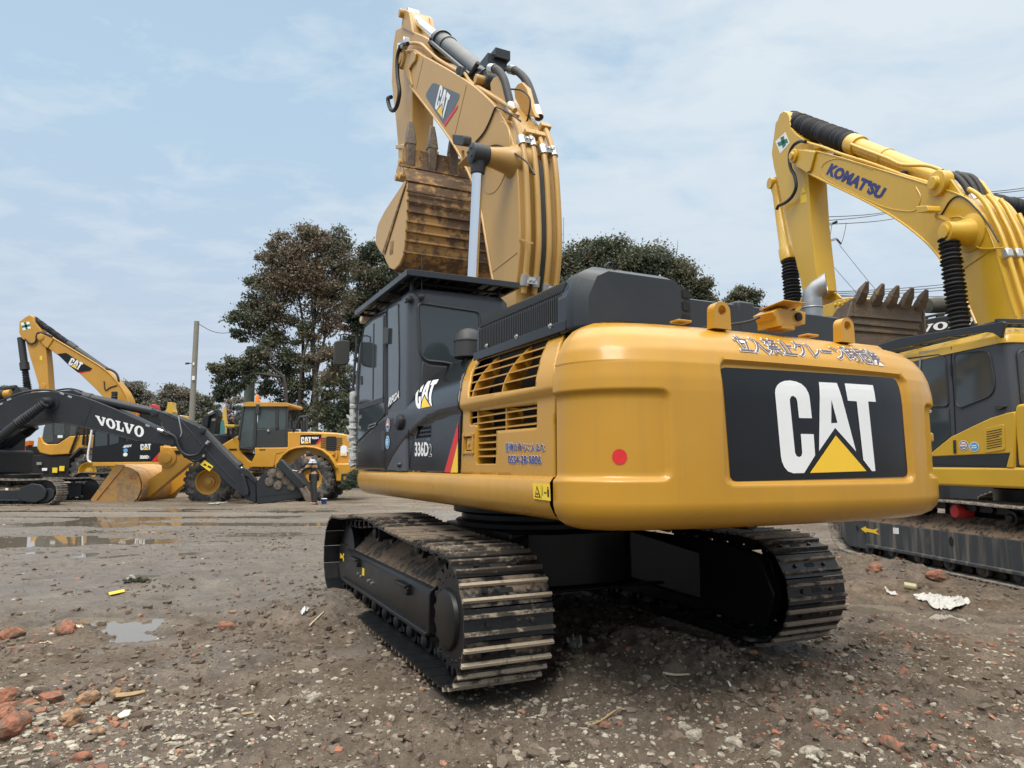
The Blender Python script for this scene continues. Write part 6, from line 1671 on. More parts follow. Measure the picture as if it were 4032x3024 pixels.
# bucket with its linkage
b = MB(); q = FK.side('Z8', [(390, 1400), (420, 1380), (470, 1385), (500, 1420), (340, 1540), (330, 1510)], KSL + 0.06)
b.side(q, KSL, KSL + 0.06); b.side(q, KSR - 0.06, KSR)
b.build('bucket_link', M['lemon'], ks, bevel=0.015)
XB = 3.1
bq = FK.rear('Z8', [(752, 1425), (1268, 1490), (1245, 1590), (1220, 1680), (1170, 1800), (760, 1800), (705, 1700), (700, 1600), (722, 1530)], XB)
b = MB(); b.prism(bq, lambda y, z, x: (x, y, z), XB, XB + 0.04); kbk = b.build('bucket', M['bucket_brown'], KM, bevel=0.01)
b = MB()
zl = [p[1] for p in bq]
y_l, y_r = bq[0][0], bq[1][0]
ztop = bq[0][1]
for y in (y_l, y_r):
    b = MB(); b.side([(XB, ztop), (XB + 0.5, ztop - 0.1), (XB + 1.2, ztop - 0.55), (XB + 1.15, ztop - 1.1), (XB + 0.6, ztop - 1.35), (XB, ztop - 1.0)], y - 0.02, y + 0.02); b.build('side_plate', M['bucket_brown'], kbk, bevel=0.01)
b = MB()
b.prism([(XB, ztop - 1.0), (XB + 0.6, ztop - 1.35), (XB + 1.15, ztop - 1.1), (XB + 1.12, ztop - 1.07), (XB + 0.6, ztop - 1.31), (XB, ztop - 0.96)], lambda x, z, y: (x, y, z), y_r, y_l)
b.build('bucket_floor', M['bucket_brown'], kbk, bevel=0.01)
b = MB()
for a, c in (((728, 1548), (1245, 1592)), ((715, 1600), (1228, 1650)), ((712, 1650), (1215, 1690))):
    q = FK.rear('Z8', [a, c], XB); b.bar((XB - 0.015, q[0][0], q[0][1]), (XB - 0.015, q[1][0], q[1][1]), 0.03, 0.05)
b.build('wear_strip', M['bucket_brown'], kbk, bevel=0.006)
for tip_, base in (((858, 1306), (800, 1440)), ((972, 1322), (915, 1455)), ((1080, 1336), (1022, 1468)), ((1186, 1350), (1128, 1478)), ((1290, 1364), (1232, 1492))):
    t, s0_ = FK.on('Z8', tip_, 0, XB - 0.25), FK.on('Z8', base, 0, XB)
    t, s0_ = Vector(t), Vector(s0_); d = (t - s0_); m_ = s0_ + d*0.45; b = MB(); u_ = Vector((0, 1, 0)); w_ = d.cross(u_).normalized()
    rows = []
    for p, hw, hd in ((s0_ - d*0.32, 0.05, 0.035), (s0_, 0.085, 0.07), (m_, 0.065, 0.065), (m_ + d*0.02, 0.075, 0.07), (t, 0.022, 0.02)):
        rows.append([p + u_*a*hw + w_*c*hd for a, c in ((-1, -1), (1, -1), (1, 1), (-1, 1))])
    b.grid(rows, close=True); b.add(rows[0], [(0, 1, 2, 3)]); b.add(rows[-1], [(0, 1, 2, 3)])
    b.build('bucket_tooth', M['tooth'], kbk, smooth=30, bevel=0.012)
b = MB(); b.side(FK.side('Z8', [(598, 1460), (640, 1435), (740, 1420), (748, 1432), (712, 1478), (700, 1545), (640, 1560), (530, 1560), (530, 1480)], 0.62), 0.2, 0.62)
for p in ((628, 1475), (660, 1470), (695, 1455)): c = at(FK, 'Z8', p, 0.62); b.cyl(c, c + Vector((0, 0.03, 0)), 0.035, n=10)
b.build('side_cutter', M['lemon'], kbk, bevel=0.012)
# ================================================================ dark grey excavator on the left, its bucket resting on the ground
FV = Frame(-18.2, 26.5, -90)
VM = thing('excavator', 'dark grey excavator with white boom lettering, its bucket resting on the mud', 'excavator', FV, 'excavators in the muddy yard')
vm = [M['shoe_far'], M['shoe_far'], M['dark']]
vt = far_track(VM, -1.95, 1.98, -1.30, 0.93, 0.60, 44, vm, -1, M['volvo_grey'], bolts=False, grousers=3, gh=0.05)
far_track(VM, -1.95, 1.98, 1.30, 0.93, 0.60, 44, vm, 1, M['volvo_grey'], bolts=False, grousers=3, gh=0.05)
b = MB(); b.side(rounded([(1.0, 0.32), (1.15, 0.62), (1.5, 0.76), (1.85, 0.72), (2.05, 0.5), (2.0, 0.25), (1.7, 0.10), (1.2, 0.16)], 0.08), -1.62, -1.50); b.build('drive_cover', M['volvo_grey'], vt, bevel=0.02)
b = MB(); b.side(FV.side('B4', [(64, 1272), (98, 1272), (98, 1298), (64, 1298)], -1.525), -1.525, -1.53); b.build('sticker', M['white'], vt, smooth=0)
b = MB(); b.flat([(-0.9, -1.0), (0.9, -1.0), (0.9, 1.0), (-0.9, 1.0)], 0.4, 0.85); b.lathe((0, 0, 0.85), (0, 0, 1), [(0, 0.7), (0.22, 0.7)], 28); b.build('carbody', M['frame_black'], VM, bevel=0.02)
b = MB(); b.box((-2.4, 0.0, 1.5), (3.8, 2.9, 0.9)); b.build('upper_body', M['volvo_grey'], VM, bevel=0.1, seg=3)
b = MB(); b.box((-1.7, 0.95, 2.4), (1.7, 1.0, 1.6)); b.build('cab', M['volvo_grey'], VM, bevel=0.12, seg=3)
yb = -0.40
top = FV.side('Z6', [(0, 724), (60, 688), (150, 652), (250, 634), (370, 628), (480, 640), (600, 666), (700, 702), (850, 762), (1000, 832), (1150, 905), (1290, 965), (1290, 1000), (1240, 1025)], yb)
bot = FV.side('Z6', [(1160, 1012), (1085, 1005), (1000, 990), (800, 936), (590, 886), (460, 858), (340, 850), (240, 862), (130, 880), (0, 905)], yb)
pol = [(-2.0, 1.7), (-1.7, 2.5)] + top + bot + [(-1.5, 1.6)]
b = MB(); b.side(pol, yb, 0.35); vb = b.build('boom', M['volvo_grey'], VM, smooth=28, bevel=0.015)
b = MB(); b.tube([(x, yb - 0.005, z) for x, z in bot[2:]], 0.02, 5); q = FV.side('Z6', [(668, 735), (605, 885)], yb); b.bar((q[0][0], yb, q[0][1]), (q[1][0], yb, q[1][1]), 0.02, 0.02); b.build('weld_seam', M['volvo_grey'], vb)
b = MB(); fn = mark_quad(FV, 'Z6', [(708, 868), (1040, 966), (1050, 890), (692, 802)], yb, 0.008); slab_word(b, fn); b.build('lettering', M['white'], vb, smooth=0, fix=False)
b = MB(); c = at(FV, 'B4', (560, 262), yb); b.lathe((c.x + 0.1, yb, c.z), (0, -1, 0), [(0, 0.34), (0.02, 0.34), (0.022, 0.2), (0.25, 0.2), (0.26, 0.16), (0.55, 0.16), (0.56, 0.02)], 26); b.build('cylinder_boss', M['volvo_grey'], vb)
for p0, p1, p2, yy in (((540, 262), (205, 512), (-60, 720), -0.85), ((420, 530), (300, 620), (-60, 870), 0.6)):
    c0, c1, c2 = at(FV, 'B4', p0, yy), at(FV, 'B4', p1, yy), at(FV, 'B4', p2, yy)
    cy_ = bellows(c0, c1, 0.17, 0.19, 13, 'lift_cylinder', VM, depth=0.18)
    b = MB(); b.cyl(c1, c1 + (c2 - c1)*1.0, 0.175, n=20); b.build('barrel', M['volvo_grey'], cy_)
c0, c1 = at(FV, 'Z6', (598, 668), -0.05), at(FV, 'Z6', (1120, 778), -0.05)
b = MB(); d = (c1 - c0).normalized(); L_ = (c1 - c0).length
b.lathe(c0, d, [(-0.05, 0.15), (0, 0.19), (0.35, 0.19), (0.36, 0.165), (L_ - 0.06, 0.165), (L_, 0.12), (L_ + 0.25, 0.11)], 22); b.build('stick_cylinder', M['volvo_grey'], VM)
b = MB(); b.side(FV.side('Z6', [(430, 632), (560, 622), (620, 650), (600, 668)], 0.0), -0.25, 0.15); b.build('clevis', M['volvo_grey'], vb, bevel=0.02)
for pts, yy in (([(0, 700), (80, 668), (160, 640), (260, 622), (380, 622), (470, 650), (600, 690), (760, 752), (900, 812), (1060, 880), (1150, 915), (1250, 945)], -0.30), ([(40, 675), (180, 632), (300, 616), (420, 632), (560, 668), (800, 760)], -0.1), ([(400, 622), (500, 610), (580, 625), (640, 655), (700, 690)], 0.1)):
    tube_px(FV, 'Z6', pts, yy, 0.035, 'pipe', M['volvo_grey'], vb)
for p in ((8, 722), (70, 688), (455, 645), (512, 668), (1075, 878)):
    b = MB(); b.box(at(FV, 'Z6', p, -0.38), (0.16, 0.08, 0.07), Matrix.Rotation(R(-20 if p[0] < 200 else 20), 3, 'Y')); b.build('pipe_clamp', M['zinc'], vb)
# stick
ys = -0.36
q = FV.side('Z7', [(-10, 765), (50, 770), (85, 782), (125, 787), (210, 826), (330, 880), (392, 940), (480, 1042), (640, 1200), (705, 1262), (750, 1300), (752, 1440), (700, 1422), (560, 1312), (460, 1215), (330, 1130), (230, 1112), (170, 1032), (120, 960), (80, 880), (30, 800)], ys)
b = MB(); b.side(q, ys, 0.28); vs_ = b.build('stick', M['volvo_grey'], VM, smooth=28, bevel=0.02)
b = MB(); q = FV.side('Z7', [(92, 790), (210, 845), (330, 985), (470, 1150), (600, 1290)], ys); b.tube([(x, ys - 0.004, z) for x, z in q], 0.022, 5)
q = FV.side('Z7', [(190, 810), (215, 925), (205, 960)], ys); b.tube([(x, ys - 0.02, z) for x, z in q], 0.022, 5, mi=1)
b.build('pipe', [M['volvo_grey'], M['zinc']], vs_)
for p, r in (((150, 1000), 0.16), ((15, 790), 0.14), ((365, 915), 0.12)):
    b = MB(); c = at(FV, 'Z7', p, ys); b.lathe((c.x, ys + 0.05, c.z), (0, -1, 0), [(0, r), (0.09, r), (0.10, r*0.6), (0.13, r*0.6), (0.135, 0.01)], 18); b.build('pin_boss', M['volvo_grey'], vs_)
for pts, yy, r in (([(40, 905), (120, 935), (165, 960), (185, 1010), (205, 1060), (260, 1095), (330, 1085), (365, 1040), (410, 990)], -0.50, 0.05), ([(90, 925), (150, 945), (180, 985), (200, 1040), (235, 1090), (300, 1135), (350, 1120), (380, 1090)], -0.42, 0.05)):
    h = tube_px(FV, 'Z7', pts, yy, r, 'hose', M['volvo_grey'], vs_)
    b = MB(); a, c = at(FV, 'Z7', pts[-1], yy), at(FV, 'Z7', pts[-2], yy); b.cyl(a, a + (c - a)*0.4, 0.06, n=10); b.build('hose_fitting', M['zinc'], h); b = MB(); a, c = at(FV, 'Z7', pts[0], yy), at(FV, 'Z7', pts[1], yy); b.cyl(a, a + (c - a)*0.5, 0.065, n=10); b.build('hose_fitting', M['zinc'], h)
b = MB(); b.side(FV.side('Z7', [(378, 1127), (444, 1174), (415, 1209), (347, 1161)], ys), ys, ys - 0.006)
b.side(FV.side('Z7', [(383, 1150), (400, 1172), (366, 1165)], ys), ys - 0.006, ys - 0.009, 1); b.side(FV.side('Z7', [(405, 1165), (432, 1178), (424, 1190), (400, 1178)], ys), ys - 0.006, ys - 0.009, 1)
b.build('warning_sticker', [M['warn'], M['dark']], vs_, smooth=0)
c0, c1 = at(FV, 'Z7', (382, 930), 0.0), at(FV, 'Z7', (640, 1185), 0.0)
b = MB(); d = (c1 - c0).normalized(); L_ = (c1 - c0).length; b.lathe(c0, d, [(0, 0.14), (L_*0.85, 0.15), (L_*0.88, 0.17), (L_ - 0.05, 0.17), (L_, 0.08)], 18); bc = b.build('bucket_cylinder', M['volvo_grey'], VM)
b = MB(); b.cyl(c1, c1 + d*0.35, 0.07); b.build('rod', M['chrome'], bc)
b = MB(); b.side(FV.side('Z7', [(625, 1190), (660, 1180), (700, 1200), (760, 1280), (748, 1300), (690, 1250), (640, 1225)], ys - 0.08), ys, ys - 0.08)
b.side(FV.side('Z7', [(640, 1225), (665, 1235), (700, 1350), (695, 1385), (665, 1380), (650, 1320)], ys - 0.1), ys, ys - 0.10); b.build('bucket_link', M['volvo_grey'], vs_, bevel=0.02)
# bucket with worn wear buttons
yv = -0.75
q = FV.side('Z7', [(755, 1290), (785, 1245), (820, 1215), (870, 1195), (930, 1186), (985, 1205), (1030, 1262), (1060, 1315), (1085, 1342), (1088, 1400), (1000, 1415), (840, 1440), (757, 1446)], yv)
b = MB(); b.side(q, yv, 0.75); vbk = b.build('bucket', M['volvo_grey'], VM, smooth=30, bevel=0.02)
b = MB(); b.side(FV.side('Z7', [(757, 1385), (1060, 1352), (1085, 1345), (1088, 1356), (1060, 1362), (757, 1396)], yv), yv, yv - 0.012); b.build('side_rib', M['volvo_grey'], vbk)
wm = metal_dirty('worn_wear_button', (0.09, 0.072, 0.055), (0.21, 0.17, 0.13), 0.5, 0.7, 0.0, 3.0, 12)
for p in ((850, 1284), (868, 1224), (928, 1230), (912, 1310), (972, 1275), (1012, 1315)):
    b = MB(); c = at(FV, 'Z7', p, yv); b.lathe((c.x, yv, c.z), (0, -1, 0), [(0, 0.165), (0.03, 0.16), (0.04, 0.11), (0.042, 0.02)], 22)
    for k in range(10):
        a = 2*PI*k/10; b.box((c.x + 0.135*math.cos(a), yv - 0.035, c.z + 0.135*math.sin(a)), (0.035, 0.03, 0.025), Matrix.Rotation(-a, 3, 'Y'))
    b.build('wear_button', wm, vbk)
b = MB(); q0, q1 = at(FV, 'Z7', (925, 1140), yv - 0.1), at(FV, 'Z7', (1095, 1325), yv - 0.1); b.bar(q0, q1, 0.30, 0.28); b.build('cutting_edge', M['volvo_grey'], vbk, bevel=0.03)
for k in range(5):
    b = MB(); b.bar(at(FV, 'Z7', (1078 + k*5, 1330 - k*5), yv - 0.22 + k*0.11), at(FV, 'Z7', (1138 + k*8, 1448 - k*6), yv - 0.22 + k*0.11), 0.09, 0.10); b.build('bucket_tooth', M['wood'] if False else M['tooth'], vbk, bevel=0.02)

# ================================================================ excavator with raised boom at the back left
FE = Frame(-19.5, 37.5, 90)
EM = thing('excavator', 'distant yellow excavator with raised boom and black cab behind the dark grey boom', 'excavator', FE, 'excavators in the muddy yard')
em = [M['shoe_far'], M['shoe_far'], M['dark']]
far_track(EM, -2.0, 2.25, 1.15, 1.05, 0.62, 38, em, 1, M['frame_muddy'], grousers=2, gh=0.03)
far_track(EM, -2.0, 2.25, -1.15, 1.05, 0.62, 38, em, -1, M['frame_muddy'], grousers=2, gh=0.03)
b = MB(); b.flat([(-0.9, -1.0), (0.9, -1.0), (0.9, 1.0), (-0.9, 1.0)], 0.45, 1.0); b.lathe((0, 0, 1.0), (0, 0, 1), [(0, 0.65), (0.25, 0.65)], 28); b.build('carbody', M['frame_black'], EM, bevel=0.02)
ye = 1.45
sp(FE, 'Z6', [(660, 1143), (1166, 1138), (1300, 1138), (1300, 1175), (950, 1172), (665, 1176)], ye + 0.03, 2.9, 'side_sill', M['loader_yellow'], EM, 0.04)
b = MB(); b.box((-2.6, 0, 2.2), (1.6, 2.8, 1.4)); b.build('counterweight', M['loader_yellow'], EM, bevel=0.15, seg=3)
q = FE.side('Z6', [(660, 1140), (672, 1000), (680, 905), (690, 830), (720, 800), (880, 800), (905, 830), (910, 935)], ye)
ec = MB(); ec.side(q + [(q[-1][0] - 0.05, q[0][1])], ye, 0.4); ecab = ec.build('cab', M['black'], EM, bevel=0.05)
sp(FE, 'Z6', [(690, 1030), (692, 920), (780, 905), (780, 1020)], ye + 0.012, 0.012, 'door_window', M['glass'], ecab, 0.0)
sp(FE, 'Z6', [(795, 1020), (795, 905), (860, 910), (862, 1000)], ye + 0.012, 0.012, 'quarter_window', M['glass'], ecab, 0.0)
ef = sp(FE, 'Z6', [(662, 1139), (760, 1090), (900, 1000), (960, 965), (1158, 985), (1158, 1137)], ye + 0.03, 0.10, 'side_fairing', M['black'], EM, 0.02)
b = MB(); b.box((-0.6, 0.1, 2.0), (2.3, 2.6, 1.0)); b.build('engine_bay', M['black'], EM, bevel=0.04)
sp(FE, 'Z6', [(1162, 1137), (1160, 1025), (1320, 1025), (1320, 1137)], ye + 0.02, 0.3, 'engine_door', M['loader_yellow'], EM, 0.03)
yq = ye + 0.035
b = MB(); fn = mark_quad(FE, 'Z6', [(1018, 1054), (1092, 1054), (1097, 1010), (1020, 1010)], yq, 0.006)
sheet(b, LOGO['C'], fn); sheet(b, LOGO['A'], fn, [LOGO['Ah']]); sheet(b, LOGO['T'], fn); sheet(b, LOGO['D'], fn, (), None, 1); b.build('logo', [M['white'], M['decal_yellow']], ef, smooth=0, fix=False)
mark_text(FE, 'Z6', '320D', [(1016, 1118), (1080, 1118), (1080, 1093), (1016, 1093)], yq, M['white'], ef, 0.07)
mark_text(FE, 'Z6', '2', [(1081, 1118), (1092, 1118), (1092, 1099), (1081, 1099)], yq, plain('faint_number', (0.16, 0.16, 0.16), 0.5), ef, 0.02)
mark_text(FE, 'Z6', 'REGA', [(890, 1040), (950, 1032), (960, 1013), (900, 1020)], yq, M['white'], ef, 0.05, 0.25)
mark(FE, 'Z6', [(1100, 1137), (1158, 1070), (1158, 1112), (1135, 1137)], yq, M['decal_red'], ef, 'red_stripe')
for p, m_ in (((912, 1057), 'sky_blue'), ((910, 1087), 'white')):
    c = FE.on('Z6', p, 1, yq); b = MB(); sheet(b, [(c[0] + 0.115*math.cos(t), c[2] + 0.10*math.sin(t)) for t in np.linspace(0, 2*PI, 21)[:-1]], lambda x, z: (x, yq + 0.005, z)); b.build('round_sticker', M[m_], ef, smooth=0)
tube_px(FE, 'Z6', [(667, 905), (655, 985), (640, 1075), (638, 1120), (648, 1138), (662, 1142)], ye + 0.1, 0.05, 'white_hose', M['white'], EM)
ybE = 0.35
q = FE.side('Z6', [(270, 215), (300, 203), (380, 240), (500, 310), (700, 428), (765, 478), (832, 540), (900, 622), (935, 690), (945, 810), (940, 960), (880, 960), (840, 800), (800, 742), (760, 682), (700, 617), (580, 502), (470, 402), (345, 312), (305, 290), (278, 250)], ybE)
b = MB(); b.side(q, ybE, -0.3); eb = b.build('boom', M['dull_yellow'], EM, smooth=28, bevel=0.02)
pl2 = mark(FE, 'Z6', [(415, 357), (480, 349), (560, 400), (672, 464), (650, 480), (565, 492), (500, 440)], ybE, M['decal_black'], eb, 'logo_plate')
mark(FE, 'Z6', [(565, 492), (650, 481), (672, 464), (655, 484), (580, 499)], ybE, M['decal_red'], pl2, 'red_stripe', 0.008)
b = MB(); fn = mark_quad(FE, 'Z6', [(492, 430), (570, 476), (606, 425), (522, 382)], ybE, 0.009)
sheet(b, LOGO['C'], fn); sheet(b, LOGO['A'], fn, [LOGO['Ah']]); sheet(b, LOGO['T'], fn); sheet(b, LOGO['D'], fn, (), None, 1); b.build('logo', [M['white'], M['decal_yellow']], pl2, smooth=0, fix=False)
q = FE.side('Z6', [(218, 73), (240, 90), (246, 122), (300, 190), (290, 215), (320, 265), (332, 310), (345, 440), (358, 618), (290, 615), (250, 480), (215, 370), (190, 270), (155, 240), (138, 200), (140, 122), (190, 85)], 0.3)
b = MB(); b.side(q, 0.3, -0.2); es = b.build('stick', M['dull_yellow'], EM, smooth=28, bevel=0.02)
b = MB(); b.side(FE.side('Z6', [(150, 132), (212, 122), (224, 172), (168, 187)], 0.3), 0.3, 0.308); b.side(FE.side('Z6', [(174, 128), (190, 125), (203, 176), (188, 180)], 0.3), 0.308, 0.313, 1); b.side(FE.side('Z6', [(158, 152), (217, 140), (220, 156), (162, 168)], 0.3), 0.308, 0.313, 1); b.build('safety_sticker', [M['white'], M['green']], es, smooth=0)
mark(FE, 'Z6', [(288, 372), (306, 370), (308, 400), (290, 402)], 0.3, M['warn'], es, 'warning_sticker')
q = FE.side('Z6', [(268, 218), (300, 205), (385, 250), (345, 312), (325, 300)], ybE + 0.05); b = MB(); b.side(q, ybE, ybE + 0.06)
c = at(FE, 'Z6', (302, 235), ybE); b.lathe(c, (0, 1, 0), [(0, 0.18), (0.1, 0.18), (0.12, 0.1)], 18); c = at(FE, 'Z6', (312, 595), 0.3); b.lathe(c, (0, 1, 0), [(0, 0.2), (0.08, 0.18), (0.09, 0.02)], 18); b.build('pin_boss', M['dull_yellow'], eb)
p0, p1, p2 = at(FE, 'Z6', (245, 100), 0), at(FE, 'Z6', (495, 282), 0), at(FE, 'Z6', (768, 470), 0)
cy_ = bellows(p0, p1, 0.16, 0.17, 26, 'stick_cylinder', EM, depth=0.16); b = MB(); b.lathe(p1, p2 - p1, [(0, 0.20), (0.5, 0.19), (0.51, 0.16), ((p2-p1).length, 0.15)], 18); b.build('barrel', M['darkgrey'], cy_)
p0, p1, p2 = at(FE, 'Z6', (152, 240), 0), at(FE, 'Z6', (182, 472), 0), at(FE, 'Z6', (202, 625), 0)
b = MB(); b.lathe(p0, p1 - p0, [(0, 0.18), ((p1-p0).length - 0.4, 0.18), ((p1-p0).length - 0.39, 0.23), ((p1-p0).length, 0.23)], 18); cy_ = b.build('bucket_cylinder', M['darkgrey'], EM); bellows(p1, p2, 0.17, 0.22, 13, 'bellows', cy_)
p0, p1 = at(FE, 'Z6', (832, 630), 0.8), at(FE, 'Z6', (826, 790), 0.8); bellows(p0, p1, 0.16, 0.17, 10, 'lift_cylinder', EM, depth=0.18)
b = MB(); b.side(FE.side('Z6', [(325, 580), (345, 600), (350, 615), (230, 640), (200, 640), (290, 612)], 0.34), 0.3, 0.36); b.build('bucket_link', M['dull_yellow'], es)
tube_px(FE, 'Z6', [(180, 250), (210, 278), (240, 282), (262, 262), (265, 225), (280, 203), (330, 210), (380, 232)], 0.38, 0.05, 'hose', M['rubber'], es)
tube_px(FE, 'Z6', [(765, 465), (800, 470), (840, 495), (858, 530), (862, 560)], 0.3, 0.06, 'hose', M['rubber'], eb)
tube_px(FE, 'Z6', [(755, 555), (765, 620), (800, 600), (850, 585)], ybE + 0.02, 0.03, 'cable', M['rubber'], eb)
tube_px(FE, 'Z6', [(340, 215), (420, 262), (560, 345), (740, 455), (820, 525), (890, 615), (930, 700), (940, 800)], 0.36, 0.04, 'pipe', M['dull_yellow'], eb)

# ================================================================ wheel loader at the left
FL = Frame(-10.5, 29.0, 90)
LM = thing('wheel_loader', 'yellow wheel loader with black cab, orange beacon and tan front bucket lowered on the mud', 'wheel loader', FL, 'wheel loaders at the back left')
yl = 1.30
for p, nm in (((425, 1285), 'wheel'), ((1153, 1264), 'wheel')):
    c = at(FL, 'Z7', p, 1.05)
    wheel(LM, (c.x, 1.05, c.z), 0.93, 0.66, 1, M['dull_yellow']); wheel(LM, (c.x, -1.05, c.z), 0.93, 0.66, -1, M['dull_yellow'])
lb = sp(FL, 'Z7', [(980, 922), (1130, 920), (1340, 930), (1418, 945), (1436, 985), (1462, 1150), (1462, 1240), (1400, 1282), (1332, 1280), (1300, 1180), (1150, 1250), (960, 1200), (750, 1120), (742, 1040), (980, 1035)], 0.95, 1.9, 'body', M['loader_yellow'], LM, 0.05)
sp(FL, 'Z7', [(1328, 1152), (1464, 1150), (1464, 1245), (1402, 1285), (1330, 1282)], 1.22, 2.44, 'counterweight', M['loader_yellow'], LM, 0.05)
sp(FL, 'Z7', [(740, 1038), (978, 1036), (975, 1068), (900, 1085), (880, 1180), (700, 1180), (745, 1085)], 0.97, 0.3, 'platform', M['loader_yellow'], LM, 0.03)
sp(FL, 'Z7', [(478, 1032), (625, 945), (632, 1060), (700, 1130), (760, 1160), (760, 1220), (600, 1240), (470, 1120)], 0.70, 1.4, 'front_frame', M['loader_yellow'], LM, 0.04)
sp(FL, 'Z7', [(640, 1085), (760, 1085), (760, 1250), (640, 1250)], 0.55, 1.1, 'articulation', M['darkgrey'], LM, 0.03)
b = MB(); c = at(FL, 'Z7', (585, 1050), 0.70); b.box((c.x, 0.71, c.z), (0.3, 0.02, 0.06)); b.build('vent_slot', M['dark'], LM)
# fender arch
arc = FL.side('Z7', [(890, 1182), (912, 1130), (945, 1085), (990, 1050), (1040, 1032), (1110, 1024), (1180, 1030), (1240, 1050), (1290, 1090), (1325, 1140), (1345, 1185)], 1.3)
b = MB()
b.grid([[(x, 1.38, z) for x, z in arc], [(x, 0.6, z) for x, z in arc]]); b.build('fender', M['loader_yellow'], LM, smooth=40, solid=0.07, bevel=0.02)
# cab
q = FL.side('Z7', [(628, 1040), (628, 985), (664, 735), (984, 735), (976, 1036)], 0.85)
lc = MB(); lc.side(FL.side('Z7', [(628, 1048), (632, 900), (740, 900), (976, 895), (976, 1036), (745, 1038), (740, 1060)], 0.84), 0.84, -0.84); lcab = lc.build('cab', M['darkgrey'], LM, bevel=0.03)
b = MB()
for y in (0.84, -0.84):
    for a, c, w in (((664, 738), (628, 985), 0.09), ((752, 738), (742, 1040), 0.11), ((905, 738), (904, 900), 0.12), ((978, 738), (974, 1036), 0.09)):
        p, q_ = at(FL, 'Z7', a, y), at(FL, 'Z7', c, y); b.bar(p, q_, 0.09, w)
b.build('pillar', M['darkgrey'], lcab, bevel=0.015)
b = MB(); b.side(rounded(FL.side('Z7', [(655, 738), (665, 712), (700, 705), (978, 711), (990, 722), (987, 738)], 0.95), 0.03), 0.95, -0.95); b.build('cab_roof', M['dull_yellow'], lcab, bevel=0.02)
for pts in ([(637, 985), (668, 740), (745, 740), (738, 1030), (640, 1042)], [(765, 895), (765, 742), (898, 742), (898, 895)], [(914, 890), (914, 742), (968, 742), (968, 890)]):
    for y in (0.845, -0.845): sp(FL, 'Z7', pts, y, 0.01, 'cab_window', M['clear_glass'], lcab, 0.0, plane=0.845)
b = MB(); p, q_ = at(FL, 'Z7', (640, 985), 0), at(FL, 'Z7', (666, 738), 0); b.add([(p.x, 0.8, p.z), (p.x, -0.8, p.z), (q_.x, -0.8, q_.z), (q_.x, 0.8, q_.z)], [(0, 1, 2, 3)]); b.build('windscreen', M['clear_glass'], lcab, smooth=0)
b = MB(); c = at(FL, 'Z7', (842, 915), 0.86); b.lathe(c, (0, 1, 0), [(0, 0.05), (0.03, 0.05), (0.04, 0.01)], 12); b.build('door_lock', M['zinc'], lcab)
b = MB(); c = at(FL, 'Z7', (840, 990), 0); b.side([(c.x + 0.35, 2.43), (c.x + 0.35, 2.57), (c.x - 0.08, 2.57), (c.x - 0.12, 3.35), (c.x - 0.24, 3.35), (c.x - 0.2, 2.43)], -0.25, 0.25); b.build('seat', M['darkgrey'], lcab, bevel=0.04)
c = at(FL, 'Z7', (762, 705), 0.5); b = MB(); b.lathe(c, (0, 0, 1), [(0, 0.10), (0.05, 0.10), (0.06, 0.085), (0.22, 0.08), (0.28, 0.05), (0.29, 0.005)], 16); b.build('beacon', M['orange'], lcab)
b = MB(); c = at(FL, 'Z7', (764, 760), 0.95); b.box(c, (0.14, 0.06, 0.42)); b.bar(c, c + Vector((-0.05, -0.1, 0.35)), 0.03, 0.03); b.build('mirror', M['darkgrey'], lcab, bevel=0.02)
yl2 = 0.956
lp = mark(FL, 'Z7', [(1075, 945), (1228, 942), (1226, 962), (1182, 1016), (1072, 1016)], 0.95, M['decal_black'], lb, 'logo_plate', 0.006)
mark(FL, 'Z7', [(1226, 962), (1182, 1016), (1205, 1012), (1230, 978)], 0.95, M['decal_red'], lb, 'red_stripe', 0.006)
b = MB(); fn = mark_quad(FL, 'Z7', [(1078, 1008), (1152, 1006), (1154, 960), (1080, 958)], 0.95, 0.012)
sheet(b, LOGO['C'], fn); sheet(b, LOGO['A'], fn, [LOGO['Ah']]); sheet(b, LOGO['T'], fn); sheet(b, LOGO['D'], fn, (), None, 1); b.build('logo', [M['white'], M['decal_yellow']], lb, smooth=0, fix=False)
mark_text(FL, 'Z7', '966H', [(1158, 975), (1206, 975), (1206, 958), (1158, 958)], 0.95, M['white'], lb, 0.06, off=0.012)
mark_text(FL, 'Z7', 'CAT', [(776, 1058), (822, 1058), (822, 1046), (776, 1046)], 0.97, M['dark'], lb, 0.06, off=0.01)
b = MB(); b.side(rounded(FL.side('Z7', [(1262, 955), (1338, 957), (1336, 1062), (1262, 1058)], 0.95), 0.08), 0.95, 0.962); gr = b.build('grille', M['decal_black'], lb)
b = MB()
for k in range(7): c = at(FL, 'Z7', (1300, 968 + k*13.5), 0.965); b.box(c, (0.85, 0.012, 0.03))
b.build('grille_slat', M['darkgrey'], gr)
b = MB(); b.side(FL.side('Z7', [(1368, 1026), (1413, 1028), (1410, 1096), (1366, 1094)], 1.0), 1.0, 1.01)
b.side(FL.side('Z7', [(1374, 1034), (1405, 1035), (1404, 1068), (1373, 1067)], 1.0), 1.01, 1.014, 1)
c = FL.on('Z7', (1389, 1051), 1, 1.0); b.side([(c[0] + 0.15*math.cos(t), c[2] + 0.17*math.sin(t)) for t in np.linspace(0.6, 2*PI - 0.6, 20)], 1.014, 1.017, 0)
b.side(FL.side('Z7', [(1374, 1076), (1404, 1077), (1403, 1090), (1373, 1089)], 1.0), 1.01, 1.014, 2)
b.build('sticker', [M['white'], M['dark'], M['warn']], lb, smooth=0)
b = MB()
